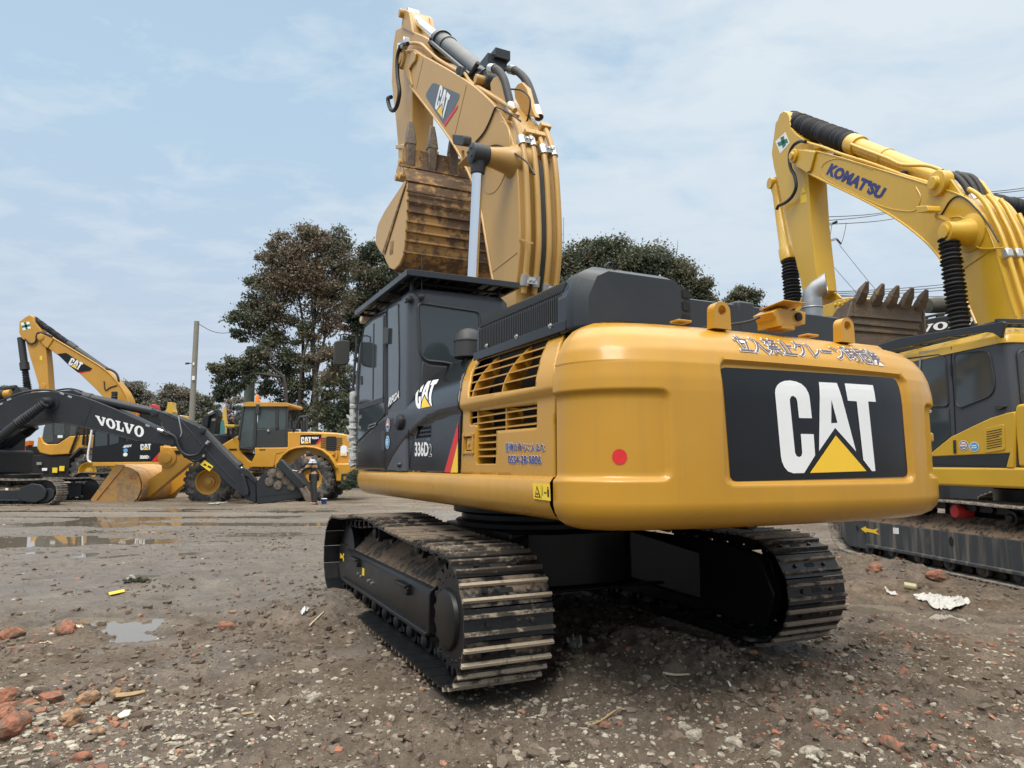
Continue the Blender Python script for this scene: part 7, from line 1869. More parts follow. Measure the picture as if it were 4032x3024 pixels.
for a in ([(992, 1030), (1015, 960), (1045, 860), (1070, 815), (1120, 812)], [(1085, 920), (1085, 840)], [(1102, 920), (1102, 835)], [(1120, 920), (1118, 815)], [(1028, 920), (1028, 845)]):
    b.tube([at(FL, 'Z7', p, 0.9) for p in a], 0.05, 6)
b.build('handrail', M['darkgrey'], LM)
b = MB(); b.tube([at(FL, 'Z7', p, 1.23) for p in ((1378, 1282), (1378, 1232), (1428, 1230), (1430, 1280))], 0.05, 6); b.build('step', M['darkgrey'], LM)
b = MB()
for a in ([(800, 1070), (798, 1200), (840, 1220)], [(880, 1070), (882, 1180)], [(700, 1195), (780, 1195)], [(850, 1100), (850, 1210)]): b.tube([at(FL, 'Z7', p, 0.9) for p in a], 0.06, 6)
b.build('ladder', M['darkgrey'], LM)
b = MB(); b.tube(smooth_path([at(FL, 'Z7', p, 1.0) for p in ((1320, 1080), (1300, 1095), (1310, 1120), (1335, 1118), (1338, 1080), (1330, 1060))], 3), 0.035, 6); b.build('grab_handle', M['loader_yellow'], LM)
# lift arms and bucket
q = [(1180, 1030), (1300, 1032), (1340, 1075), (1385, 1150), (1240, 1270), (1080, 1402), (1022, 1402), (1038, 1335), (1080, 1262), (1172, 1205), (1165, 1100)]
for y in (1.05, -0.75):
    b = MB(); b.side(FL.side('Z6', q, 1.05), y, y - 0.3); la = b.build('lift_arm', M['loader_yellow'], LM, bevel=0.04)
b = MB(); c = at(FL, 'Z6', (1215, 1110), 1.05); b.lathe((c.x, 1.05, c.z), (0, 1, 0), [(0, 0.36), (0.05, 0.36), (0.07, 0.2), (0.12, 0.2), (0.13, 0.02)], 22); b.build('pin_boss', M['loader_yellow'], LM)
b = MB()
for k in range(6): c = at(FL, 'Z6', (1255 + k*10, 1072), 1.06); b.box(c, (0.05, 0.03, 0.14))
b.build('vent_slot', M['dark'], LM)
yb_ = 1.55
prof = smooth_path(FL.side('Z6', [(845, 1155), (880, 1165), (950, 1185), (1005, 1222), (1032, 1290), (1030, 1360), (1005, 1415), (965, 1445), (900, 1450), (780, 1450), (665, 1448)], yb_), 3)
inn = [(x + (0.06 if i < len(prof)*0.65 else 0.0), z + (0.0 if i < len(prof)*0.45 else 0.05)) for i, (x, z) in enumerate(prof)]
b = MB(); b.side(prof + inn[::-1], yb_, -yb_); lbk = b.build('bucket', M['bucket_tan'], LM, smooth=40)
b = MB()
for y in (yb_, -yb_ + 0.05):
    b.side(FL.side('Z6', [(880, 1165), (950, 1185), (1005, 1222), (1032, 1290), (1030, 1360), (1005, 1415), (965, 1445), (850, 1448), (700, 1448), (668, 1415), (760, 1310)], yb_), y, y - 0.05)
sp_ = b.build('side_plate', M['bucket_tan'], lbk, bevel=0.01)
b = MB(); q = FL.side('Z6', [(845, 1158), (905, 1160), (890, 1190), (700, 1420), (740, 1440), (665, 1445), (662, 1412)], yb_ + 0.02); b.side(q, yb_, yb_ + 0.05); b.build('edge_bar', M['bucket_tan'], lbk, bevel=0.01)
mark(FL, 'Z6', [(945, 1238), (990, 1240), (992, 1268), (948, 1266)], yb_, plain('faded_red_sign', (0.42, 0.11, 0.04), 0.6), lbk, 'sticker', 0.006)
mark_text(FL, 'Z6', 'CEF', [(951, 1261), (987, 1262), (986, 1245), (949, 1244)], yb_, M['bucket_tan'], lbk, 0.05, off=0.012)

# ================================================================ second loader further back
FQ = Frame(-26.0, 44.0, 90)
QM = thing('wheel_loader', 'yellow and black wheel loader far left, seen under the dark grey excavator boom', 'wheel loader', FQ, 'wheel loaders at the back left')
for p in ((80, 1085), (1075, 1075)):
    c = at(FQ, 'B4', p, 1.1)
    wheel(QM, (c.x, 1.1, c.z), 1.05, 0.75, 1, M['lemon'], 18); wheel(QM, (c.x, -1.1, c.z), 1.05, 0.75, -1, M['lemon'], 18)
sp(FQ, 'B4', [(448, 660), (485, 658), (515, 730), (560, 752), (680, 750), (770, 690), (830, 655), (910, 650), (1060, 640), (1060, 800), (905, 862), (600, 882), (470, 852), (438, 800)], 1.1, 2.2, 'body', M['loader_yellow'], QM, 0.05)
qc = sp(FQ, 'B4', [(500, 700), (515, 560), (545, 495), (600, 480), (930, 480), (950, 520), (900, 650), (770, 690), (680, 748), (560, 750)], 0.95, 1.9, 'cab', M['darkgrey'], QM, 0.05)
for pts in ([(500, 690), (520, 560), (550, 510), (620, 505), (630, 720), (560, 735)], [(648, 640), (652, 505), (765, 505), (768, 640)], [(830, 645), (838, 520), (920, 520), (890, 640)]):
    sp(FQ, 'B4', pts, 0.97, 0.02, 'cab_window', M['clear_glass'], qc, 0.0)
sp(FQ, 'B4', [(380, 885), (830, 880), (815, 1190), (640, 1190), (380, 1130)], 1.0, 2.0, 'chassis', M['dark'], QM, 0.04)
sp(FQ, 'B4', [(820, 905), (940, 785), (1040, 788), (1040, 812), (955, 812), (835, 925)], 1.45, 0.8, 'fender', M['darkgrey'], QM, 0.03)
sp(FQ, 'B4', [(-60, 780), (280, 770), (285, 960), (-60, 985)], 1.3, 2.6, 'front_frame', M['darkgrey'], QM, 0.04)
b = MB(); b.tube([at(FQ, 'B4', p, 1.2) for p in ((280, 665), (290, 780), (298, 930))], 0.06, 6); b.build('red_pole', M['red'], QM)
b = MB()
for a in ([(830, 860), (930, 600)], [(985, 760), (1000, 570)], [(1030, 770), (1045, 570)]): b.tube([at(FQ, 'B4', p, 1.2) for p in a], 0.07, 6)
b.build('handrail', M['dark'], QM)
for p, m_ in (((715, 660), 'white'), ((465, 980), 'steel'), ((530, 1050), 'white'), ((652, 1060), 'warn'), ((735, 1040), 'warn')):
    c = at(FQ, 'B4', p, 1.12); b = MB(); b.box(c, (0.30, 0.02, 0.16 if m_ != 'warn' else 0.3)); b.build('sticker', M[m_], QM)
sp(FQ, 'B4', [(245, 735), (340, 705), (340, 760), (300, 790), (250, 765)], 1.0, 0.5, 'lamp_bracket', M['orange'], QM, 0.02)
# linkage of another dark machine at the frame edge
FX = Frame(-24.0, 34.0, 90)
XM = thing('excavator', 'dark stick bracket and black bellows of a half hidden excavator at the left edge', 'excavator', FX, 'excavators in the muddy yard')
sp(FX, 'B4', [(75, 240), (110, 180), (180, 95), (215, 65), (245, 75), (280, 130), (300, 190), (200, 240)], 0.3, 0.6, 'stick', M['volvo_grey'], XM, 0.04)
bellows(at(FX, 'B4', (-80, 128), 0), at(FX, 'B4', (200, 85), 0), 0.20, 0.16, 18, 'stick_cylinder', XM, depth=0.18)
c0, c1 = at(FX, 'B4', (-60, 175), 0.2), at(FX, 'B4', (135, 150), 0.2); b = MB(); b.cyl(c0, c0 + (c1-c0)*0.6, 0.24); b.cyl(c0 + (c1-c0)*0.6, c1, 0.2, mi=1); b.build('bucket_cylinder', [M['volvo_grey'], M['dull_yellow']], XM)
sp(FX, 'B4', [(-90, 200), (60, 210), (40, 500), (-90, 700)], 0.3, 0.6, 'boom', M['volvo_grey'], XM, 0.04)

# ================================================================ machines far behind
FB = Frame(-30.0, 62.0, 90)
def far_thing(name, label, cat, y, group=None):
    F = Frame(-20, y, 90); return F, thing(name, label, cat, F, group)
F1, t = far_thing('excavator', 'distant red excavator boom standing upright behind the dark grey boom', 'excavator', 52, 'excavators in the muddy yard')
sp(F1, 'B8', [(365, 240), (430, 180), (480, 190), (495, 260), (470, 290), (400, 270)], 0, 0.8, 'boom_head', M['red'], t, 0.05)
sp(F1, 'B8', [(365, 270), (500, 270), (500, 560), (420, 560), (400, 500), (370, 480)], 0, 0.6, 'boom', M['red'], t, 0.05)
b = MB(); b.bar(at(F1, 'B8', (375, 540), 0.1), at(F1, 'B8', (375, 450), 0.1), 0.15, 0.15); b.build('rod', M['white'], t)
b = MB(); b.bar(at(F1, 'B8', (400, 480), 0.1), at(F1, 'B8', (490, 420), 0.1), 0.15, 0.15); b.build('brace', M['red'], t)
sp(F1, 'B8', [(330, 560), (560, 560), (600, 800), (330, 800)], 0, 2.0, 'upper_body', M['darkgrey'], t, 0.1)
F1, t = far_thing('excavator', 'distant black cab with an orange beacon on its roof', 'excavator', 50, 'excavators in the muddy yard')
sp(F1, 'B8', [(50, 300), (360, 290), (360, 420), (380, 900), (50, 900)], 0, 2.0, 'cab', M['dark'], t, 0.1)
c = at(F1, 'B8', (168, 420), 0.1); b = MB(); b.lathe(c, (0, 0, 1), [(0, 0.20), (0.3, 0.20), (0.31, 0.16), (0.85, 0.15), (1.0, 0.05)], 14); b.build('beacon', M['orange'], t)
F1, t = far_thing('excavator', 'distant bright yellow boom tip standing end on above the dark stick', 'excavator', 60, 'excavators in the muddy yard')
b = MB(); o = F1.side('B8', [(740, 330), (775, 255), (785, 165), (860, 165), (862, 260), (885, 330), (862, 372), (770, 372)], 0); b.side(o, 0, 0.8)
b.side(F1.side('B8', [(795, 180), (850, 180), (850, 205), (795, 205)], 0), 0.01, -0.05, 1); b.side(F1.side('B8', [(800, 250), (850, 250), (855, 330), (795, 330)], 0), 0.02, -0.05, 1)
b.build('boom', [M['lemon'], M['dark']], t, bevel=0.05)
sp(F1, 'B8', [(700, 372), (950, 372), (980, 900), (680, 900)], 0, 2.0, 'upper_body', M['lemon'], t, 0.1)
F1, t = far_thing('excavator', 'distant black excavator holding its bucket upright behind the concrete pole', 'excavator', 46, 'excavators in the muddy yard')
k_ = sp(F1, 'B8', [(1285, 540), (1310, 440), (1360, 370), (1440, 360), (1420, 470), (1400, 600), (1340, 600)], 0.4, 1.4, 'bucket', M['volvo_grey'], t, 0.04)
b = MB()
for k in range(4): p, q_ = at(F1, 'B8', (1325 + k*25, 425 - k*12), 0.45), at(F1, 'B8', (1310 + k*27, 560), 0.45); b.bar(p, q_, 0.06, 0.06)
b.build('wear_strip', M['darkgrey'], k_)
sp(F1, 'B8', [(1420, 470), (1440, 370), (1530, 270), (1570, 280), (1600, 400), (1560, 500), (1540, 720), (1440, 760)], 0.2, 0.7, 'stick', M['volvo_grey'], t, 0.04)
b = MB(); b.cyl(at(F1, 'B8', (1425, 360), 0.3), at(F1, 'B8', (1515, 315), 0.3), 0.12); b.build('rod', M['steel'], t)
mark(F1, 'B8', [(1478, 435), (1542, 430), (1542, 470), (1478, 478)], 0.2, plain('grey_plate', (0.3, 0.3, 0.3), 0.6), t, 'name_plate', 0.02)
sp(F1, 'B8', [(1440, 700), (1600, 700), (1640, 900), (1400, 900)], 0.3, 2.0, 'upper_body', M['volvo_grey'], t, 0.1)
F1, t = far_thing('excavator', 'distant teal machine beside the black upright bucket', 'excavator', 54, 'excavators in the muddy yard')
sp(F1, 'B8', [(1560, 470), (1600, 440), (1620, 600), (1610, 800), (1560, 800)], 0, 1.0, 'boom', plain('teal_paint', (0.03, 0.22, 0.20), 0.5), t, 0.05)
F1, t = far_thing('excavator', 'distant yellow excavator with narrow raised boom left of the loader cab', 'excavator', 66, 'excavators in the muddy yard')
sp(F1, 'B8', [(1640, 470), (1655, 440), (1670, 230), (1690, 230), (1700, 440), (1715, 480), (1700, 700), (1640, 700)], 0, 0.6, 'boom', M['lemon'], t, 0.05)
F1, t = far_thing('wheel_loader', 'distant yellow canopy on black posts left of the loader cab', 'wheel loader', 48, 'wheel loaders at the back left')
cp = sp(F1, 'B8', [(1705, 545), (1720, 538), (1965, 540), (1965, 585), (1880, 598), (1715, 592)], 0.5, 1.8, 'canopy', M['lemon'], t, 0.05)
sp(F1, 'B8', [(1940, 465), (1985, 460), (1985, 545), (1940, 545)], 0.5, 1.0, 'cab_side', M['cream'], t, 0.05)
b = MB()
for a in ([(1848, 600), (1845, 820)], [(1760, 600), (1762, 720)], [(1950, 600), (1950, 720)]): b.bar(at(F1, 'B8', a[0], 0.4), at(F1, 'B8', a[1], 0.4), 0.12, 0.12)
b.build('post', M['dark'], t)
sp(F1, 'B8', [(1620, 690), (1960, 680), (1960, 800), (1620, 800)], 0.4, 1.8, 'body', M['darkgrey'], t, 0.08)

# ================================================================ machines behind the lemon yellow one
FR1 = Frame(6.0, 18.0, -75)
t = thing('excavator', 'dark grey excavator boom with white lettering behind the right hand roof guard', 'excavator', FR1, 'excavators in the muddy yard')
yr = -0.4
q = FR1.side('B5', [(60, 1020), (200, 982), (500, 920), (760, 880), (990, 848), (1150, 830), (1400, 830), (1400, 1250), (900, 1300), (100, 1300), (30, 1180)], yr)
b = MB(); b.side(q, yr, yr + 0.7); rb = b.build('boom', M['volvo_grey'], t, bevel=0.02)
b = MB(); fn = mark_quad(FR1, 'B5', [(235, 1152), (1290, 985), (1290, 875), (225, 1045)], yr, 0.01); slab_word(b, fn); b.build('lettering', M['white'], rb, smooth=0, fix=False)
b = MB(); b.tube([FR1.on('B5', p, 1, yr + 0.1) for p in ((260, 935), (450, 895), (700, 850), (1000, 815), (1200, 800))], 0.035, 6)
for p in ((320, 945), (560, 905), (950, 850)): c = FR1.on('B5', p, 1, yr + 0.1); b.box(c, (0.25, 0.06, 0.12))
b.build('pipe', M['volvo_grey'], rb)
c0, c1 = FR1.on('B5', (365, 755), 1, 0.1), FR1.on('B5', (1250, 690), 1, 0.1)
b = MB(); d = Vector(c1) - Vector(c0); L_ = d.length; b.lathe(c0, d, [(0, 0.10), (0.02, 0.21), (0.35, 0.23), (0.9, 0.20), (1.4, 0.22), (1.6, 0.19), (L_, 0.19)], 16); b.build('stick_cylinder', plain('canvas_wrapped_cylinder', (0.075, 0.075, 0.062), 0.85, 0, 0.35, 9, bmp=0.6), t)
b = MB(); b.box((Vector(c0).x, 0.1, 1.0), (2.0, 2.4, 1.4)); b.box((Vector(c0).x, 0.2, 2.6), (0.7, 0.6, 2.6)); b.build('upper_body', M['volvo_grey'], t, bevel=0.1)
FR2 = Frame(9.0, 17.0, 6.5)
t = thing('excavator', 'yellow excavator boom with black bellows cut off by the right edge', 'excavator', FR2, 'excavators in the muddy yard')
q = FR2.rear('Z8', [(1915, 905), (1945, 892), (2060, 892), (2200, 950), (2200, 1700), (2020, 1700), (1990, 1200)], 0)
b = MB(); b.rear(q, 0, 0.6); b.build('boom', M['lemon'], t, bevel=0.03)
bellows(FR2.on('Z8', (1762, 722), 0, -0.1), FR2.on('Z8', (2040, 792), 0, -0.1), 0.20, 0.24, 16, 'stick_cylinder', t, depth=0.15)
b = MB(); b.tube([FR2.on('Z8', p, 0, -0.15) for p in ((1905, 900), (1960, 908), (2060, 912))], 0.05, 6); b.build('pipe', M['zinc'], t)
# ================================================================ trees
def leaf_mat(name, col, var=0.35):
    m, nt, b = new_mat(name)
    oi = nt.nodes.new('ShaderNodeNewGeometry')
    n = obj_noise(nt, 0.9, 3.0)
    rnd = oi.outputs['Random Per Island']
    c = mixc(nt, rnd, tuple(k*(1-var) for k in col), tuple(k*(1+var) for k in col))
    c = mixc(nt, ramp(nt, n, [(0.35, 0.0), (0.65, 0.6)]), c, tuple(k*0.72 for k in col))
    nt.links.new(c, b.inputs['Base Color']); b.inputs['Roughness'].default_value = 0.55
    b.inputs['Specular IOR Level'].default_value = 0.3
    t = nt.nodes.new('ShaderNodeBsdfTranslucent'); nt.links.new(c, t.inputs['Color'])
    mx = nt.nodes.new('ShaderNodeMixShader'); mx.inputs[0].default_value = 0.22
    out = [q for q in nt.nodes if q.type == 'OUTPUT_MATERIAL'][0]
    nt.links.new(b.outputs[0], mx.inputs[1]); nt.links.new(t.outputs[0], mx.inputs[2]); nt.links.new(mx.outputs[0], out.inputs[0])
    return m
LM_ = dict(green=leaf_mat('green_leaves', (0.115, 0.132, 0.080)), dark=leaf_mat('dark_green_leaves', (0.080, 0.100, 0.068)), brown=leaf_mat('brown_leaves', (0.185, 0.150, 0.108)),
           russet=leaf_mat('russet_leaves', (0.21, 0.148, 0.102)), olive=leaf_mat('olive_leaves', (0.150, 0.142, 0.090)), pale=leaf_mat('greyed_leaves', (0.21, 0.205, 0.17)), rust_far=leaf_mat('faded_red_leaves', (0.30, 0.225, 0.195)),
           lime=leaf_mat('yellow_green_leaves', (0.19, 0.20, 0.075)))
bark = plain('bark', (0.055, 0.045, 0.037), 0.9, 0, 0.35, 8, bmp=0.6)
def wpt(z, p, depth):
    d = ray(*src(z, p)); t = depth/d[1]; return Vector((d[0]*t, depth, EYE + d[2]*t))
def leaves(name, blobs, size, parent, z, depth, seed, thick=0.8, per=90, density=1.0, droop=0.3, aspect=0.5):
    """blobs: (px, py, radius in the same pixels, mix of leaf materials, fill)"""
    rs = np.random.RandomState(seed)
    names = sorted({k for b_ in blobs for k in b_[3]}); mats = [LM_[k] for k in names]
    C, MI = [], []
    for bx, by, br, mix, fill in blobs:
        c = wpt(z, (bx, by), depth); e = wpt(z, (bx + br, by), depth); r = (e - c).length
        ncl = max(5, int(19*fill*density*(r/1.6)**1.4))
        u = rs.normal(size=(ncl, 3)); u /= np.linalg.norm(u, axis=1)[:, None]
        rad = r*(rs.rand(ncl)**0.45)
        cc = np.array(c) + u*rad[:, None]*np.array([1, thick, 0.92])
        cr = r*rs.uniform(0.26, 0.62, ncl)
        for k in range(ncl):
            n = int(4.4*per*rs.uniform(0.6, 1.3))
            p = rs.normal(size=(n, 3))*cr[k]*0.55*np.array([1.15, 1.0, 0.7]) + cc[k]
            C.append(p); MI.append(np.full(n, names.index(mix[rs.randint(len(mix))])))
            flip = rs.rand(n) < 0.22
            MI[-1][flip] = names.index(mix[rs.randint(len(mix))])
    C = np.concatenate(C); MI = np.concatenate(MI); n = len(C)
    a = rs.normal(size=(n, 3)); a[:, 2] -= droop; a /= np.linalg.norm(a, axis=1)[:, None]
    b_ = rs.normal(size=(n, 3)); b_ -= a*(a*b_).sum(1)[:, None]; b_ /= np.linalg.norm(b_, axis=1)[:, None]
    s = 0.62*size*rs.uniform(0.5, 1.4, n)[:, None]
    v = np.stack([C - a*s*0.5, C + b_*s*aspect*0.5, C + a*s*0.5, C - b_*s*aspect*0.5], 1).reshape(-1, 3)
    v[:, 2] = np.maximum(v[:, 2], 0.02)
    q = np.arange(4*n).reshape(-1, 4)
    o = np_mesh(name, v, q, mats, False, MI); o.parent = parent
    return o
def limb(mb, p0, p1, r0, r1, rng, bend=0.08, n=7):
    p0, p1 = Vector(p0), Vector(p1); L = (p1 - p0).length; off = Vector((rng.uniform(-1, 1), rng.uniform(-1, 1), rng.uniform(-0.3, 0.6)))*L*bend
    pts = [p0 + (p1 - p0)*t + off*math.sin(PI*t) + Vector((rng.uniform(-1, 1), rng.uniform(-1, 1), 0))*L*0.012 for t in np.linspace(0, 1, n)]
    mb.tube(pts, [r0 + (r1 - r0)*t for t in np.linspace(0, 1, n)], 7)
    return pts
def tree(label, z, depth, trunks, blobs, size, seed, group='trees behind the yard', per=90, density=1.0, twigs=2, r0=0.16, name='tree', dz=None, aspect=0.5):
    """trunks: lists of picture points from the root upwards."""
    rng = random.Random(seed)
    root = wpt(z, trunks[0][0], depth); root.z = 0
    t = thing(name, label, 'tree', None, group, root)
    mb = MB(); tops = []
    for i, tr in enumerate(trunks):
        P = [wpt(z, p, depth + (rng.uniform(-0.8, 0.8) if i else 0)) for p in tr]
        P[0].z = min(P[0].z, 0.0) if i == 0 else max(P[0].z, 0.0)
        P = [Vector(q) for q in smooth_path([tuple(p) for p in P], 4)]
        m = len(P); rr = r0*(1.0 if i == 0 else rng.uniform(0.5, 0.8))
        mb.tube([p - root for p in P], [rr*(1 - 0.72*k/(m-1)) for k in range(m)], 9)
        tops.append((P, rr))
    for bx, by, br, mix, fill in blobs:
        c = wpt(z, (bx, by), depth)
        for _ in range(twigs):
            P, rr = min(tops, key=lambda q: min((p - c).length for p in q[0]) + rng.uniform(0, 1.5))
            below = [p for p in P if p.z < c.z] or P
            s = min(below, key=lambda p: (p - c).length + rng.uniform(0, 1.2))
            e = c + Vector((rng.uniform(-1, 1), rng.uniform(-1, 1), rng.uniform(-0.2, 0.8)))*((wpt(z, (bx + br, by), depth) - c).length*0.7)
            pts = limb(mb, s - root, e - root, rr*0.42, 0.018, rng, 0.12)
            for _k in range(3):
                s2 = pts[rng.randint(2, 5)]; e2 = s2 + Vector((rng.uniform(-1, 1), rng.uniform(-1, 1), rng.uniform(0.0, 1.2)))*(e - s).length*0.35
                limb(mb, s2, e2, 0.03, 0.010, rng, 0.1, 4)
    mb.build('trunk', bark, t, smooth=50, fix=False)
    f = leaves('crown', blobs, size, None, z, depth, seed, per=per, density=density, aspect=aspect)
    f.parent = t; f.location = -root
    return t
G, Dk, B_, Ru, O_, P_ = 'green', 'dark', 'brown', 'russet', 'olive', 'pale'
big = [(600,290,120,[B_,O_,P_],0.7),(720,215,105,[B_,O_,Ru],0.7),(830,300,130,[B_,Ru,O_],0.9),(950,300,110,[O_,P_,G],0.55),(1040,270,100,[O_,G,P_],0.6),(500,430,120,[B_,O_],0.8),(640,430,150,[B_,Ru,O_],1.0),(800,450,160,[B_,Ru,Ru,B_],1.1),(960,450,130,[B_,O_,G],0.7),
       (390,560,100,[G,O_,B_],0.8),(520,600,150,[B_,O_,O_],1.0),(700,610,160,[B_,Ru,O_],0.9),(880,620,150,[B_,Ru,O_],0.8),(330,720,95,[G,Dk,O_],0.9),(450,760,140,[O_,B_,G],0.9),(600,780,130,[B_,O_],0.5),(780,760,120,[B_,O_],0.45),(930,780,130,[B_,Ru,G],0.7),
       (280,850,80,[G,Dk],0.9),(400,900,110,[G,O_],0.7),(560,930,110,[O_,B_,G],0.45),(700,950,90,[O_,G],0.35),(880,920,110,[B_,Ru,O_],0.6),(250,960,60,[G,Dk],0.9),(1000,600,110,[B_,O_,G],0.8),(480,1050,110,[O_,G,Dk],0.8),(620,1080,110,[O_,B_,G],0.5),(560,1220,110,[G,Dk,O_],0.7),(700,1150,100,[O_,G],0.4),(820,1080,110,[B_,O_,G],0.6),(760,1300,100,[G,O_,Dk],0.5),(640,1360,110,[Dk,G,O_],0.8),(500,1360,100,[Dk,G],0.7),(540,1500,110,[Dk,G],0.9),(700,1500,110,[Dk,G,O_],0.9),(820,1480,100,[G,O_],0.7)]
tree('tall russet leaved tree with several bare forked trunks behind the wheel loader', 'A4', 46, [[(815,1640),(815,1350),(795,1000),(800,760),(760,420)], [(700,1640),(720,1300),(725,1050),(715,800),(640,430)], [(640,1640),(640,1240),(580,1020),(480,830)], [(690,1640),(720,1150),(800,900),(880,600)], [(760,1640),(830,1200),(900,900),(960,500)]], big, 0.30, 11, per=70, density=1.0, twigs=2, r0=0.24)
lowl = [(330,1130,80,[G,Dk],0.8),(240,1170,80,[G,O_],0.7),(170,1240,75,[G,O_],0.6),(110,1200,55,[G,O_],0.35),(300,1260,80,[G,Dk],0.7),(130,1350,60,[Dk,G],0.7),(230,1340,70,[G,Dk],0.5),(420,1180,90,[G,Dk,O_],0.7),(440,1050,80,[G,O_],0.5),(120,1400,40,[Dk,G],0.6)]
tree('spreading green tree with low drooping branches left of the russet tree', 'A4', 44, [[(620,1650),(600,1350),(520,1210),(400,1100)], [(600,1340),(480,1220),(300,1170),(160,1220)], [(560,1260),(360,1240),(180,1320)]], lowl, 0.30, 12, per=80, density=1.3, twigs=2, r0=0.14)
rt = [(1150,420,100,[Dk,G],0.9),(1220,370,80,[Dk,G],0.9),(1310,420,100,[Dk,G],0.9),(1180,540,120,[G,O_,B_],0.9),(1300,560,110,[Dk,G],0.9),(1420,560,90,[Dk,G,O_],1.0),(1500,620,90,[G,O_],1.0),(1120,680,110,[B_,G,O_],0.8),(1250,700,110,[Dk,G],0.9),(1080,820,110,[G,Dk],0.8),(1180,880,110,[Dk,G],0.8),(1060,980,100,[G,Dk],0.8),(1150,1060,110,[Dk,G],0.8),(1600,640,90,[G,O_],1.0),(1720,650,90,[G,O_,B_],1.0),(1850,660,90,[G,O_],1.0)]
tree('dark green tree rising behind the black cab and the bucket', 'A4', 50, [[(1150,1650),(1140,1200),(1160,800),(1200,450)], [(1300,1650),(1300,900),(1380,600)]], rt, 0.34, 13, per=70, density=1.1, twigs=1, r0=0.2)
lo2 = [(930,1100,90,[B_,Ru,O_],0.6),(900,1230,90,[Ru,B_,'lime'],0.5),(1000,1180,90,[G,'lime'],0.6),(1050,1300,100,[G,Dk],0.8),(960,1350,90,[G,O_],0.7),(880,1430,90,[G,O_,'lime'],0.7),(1000,1480,110,[G,Dk],0.9),(1100,1450,110,[Dk,G],0.9),(850,1560,100,[G,O_],0.8),(980,1600,110,[G,Dk],0.9),(1100,1600,110,[Dk,G],0.9)]
tree('green bamboo like thicket beside the black cab', 'A4', 42, [[(960,1690),(950,1400),(930,1150)], [(1050,1690),(1060,1350)], [(880,1690),(890,1450)]], lo2, 0.34, 14, per=80, density=1.2, twigs=2, r0=0.08, aspect=0.28)
ev = [(1235,560,38,[Dk,O_,G],1.0),(1290,548,40,[O_,G,Dk],1.0),(1350,555,42,[Dk,O_,G],1.0),(1410,562,40,[O_,Dk,G],1.0),(1462,590,38,[O_,G],1.0),(1230,620,45,[Dk,G],1.0),(1300,610,50,[Dk,O_],1.0),(1380,620,50,[Dk,G],1.0),(1450,640,45,[O_,Dk],1.0),(1510,625,30,[O_,G],1.0),(1530,660,35,[O_,Dk],1.0)]
tree('broad dense evergreen tree behind the black engine hood', 'D', 50, [[(1330,980),(1330,800),(1340,620)], [(1250,980),(1245,700)], [(1450,980),(1440,700)]], ev, 0.34, 15, per=95, density=1.15, twigs=1, r0=0.28)
tree('small rounded tree at the right end of the dense evergreen', 'D', 54, [[(1605,960),(1605,700)]], [(1595,635,22,[O_,G],1.0),(1620,650,24,[O_,Dk],1.0),(1585,660,22,[O_],1.0),(1610,680,35,[O_,Dk],1.0)], 0.34, 16, per=95, density=1.3, twigs=1, r0=0.16)
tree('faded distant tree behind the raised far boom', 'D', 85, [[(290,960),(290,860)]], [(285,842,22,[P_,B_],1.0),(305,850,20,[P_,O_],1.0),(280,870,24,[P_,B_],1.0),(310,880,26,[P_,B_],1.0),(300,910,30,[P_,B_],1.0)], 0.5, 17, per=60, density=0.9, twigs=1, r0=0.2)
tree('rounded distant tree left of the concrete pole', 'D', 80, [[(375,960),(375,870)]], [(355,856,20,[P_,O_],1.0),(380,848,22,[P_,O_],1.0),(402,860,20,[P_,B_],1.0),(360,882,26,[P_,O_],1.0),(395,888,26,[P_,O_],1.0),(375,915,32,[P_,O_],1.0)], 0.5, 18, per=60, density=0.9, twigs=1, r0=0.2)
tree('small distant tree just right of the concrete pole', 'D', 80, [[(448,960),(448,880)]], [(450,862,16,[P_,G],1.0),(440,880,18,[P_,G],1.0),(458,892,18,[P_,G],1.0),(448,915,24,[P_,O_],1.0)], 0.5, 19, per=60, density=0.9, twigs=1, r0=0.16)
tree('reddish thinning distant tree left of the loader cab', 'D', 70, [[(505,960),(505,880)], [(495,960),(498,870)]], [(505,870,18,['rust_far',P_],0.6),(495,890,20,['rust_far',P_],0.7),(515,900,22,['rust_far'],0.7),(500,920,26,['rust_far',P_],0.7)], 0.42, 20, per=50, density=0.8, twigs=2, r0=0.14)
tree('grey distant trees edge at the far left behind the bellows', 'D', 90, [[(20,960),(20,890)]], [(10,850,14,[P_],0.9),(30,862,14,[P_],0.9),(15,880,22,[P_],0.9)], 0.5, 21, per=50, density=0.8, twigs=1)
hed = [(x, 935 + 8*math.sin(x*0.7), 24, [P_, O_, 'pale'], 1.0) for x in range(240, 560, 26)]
hd = leaves('distant_undergrowth', hed, 0.45, None, 'D', 75, 31, per=60, density=0.9); kind(hd, 'stuff')
hed = [(x, 960 + 10*math.sin(x*1.3), 30, [Dk, G, O_], 1.0) for x in range(560, 1010, 26)] + [(x, 1000, 26, [Dk, G, B_], 1.0) for x in range(560, 1010, 30)]
hd = leaves('undergrowth', hed, 0.30, None, 'D', 41, 32, per=80, density=1.3, aspect=0.3); kind(hd, 'stuff')
hed = [(x, 930 + 10*math.sin(x), 50, [Dk, O_], 1.0) for x in range(1250, 2300, 60)] + [(x, 1000, 40, [Dk, O_, B_], 1.0) for x in range(1250, 2300, 60)]
hd = leaves('undergrowth', hed, 0.40, None, 'D', 52, 33, per=70, density=0.8); kind(hd, 'stuff')
wd = [(745 + 3*k, 1048 - (k % 3)*4, 9, [Dk, G], 1.0) for k in range(10)] + [(760, 1030, 14, [Dk], 1.0)]
hd = leaves('weeds', wd, 0.16, None, 'D', 26.5, 34, per=90, density=6, aspect=0.2); kind(hd, 'stuff')
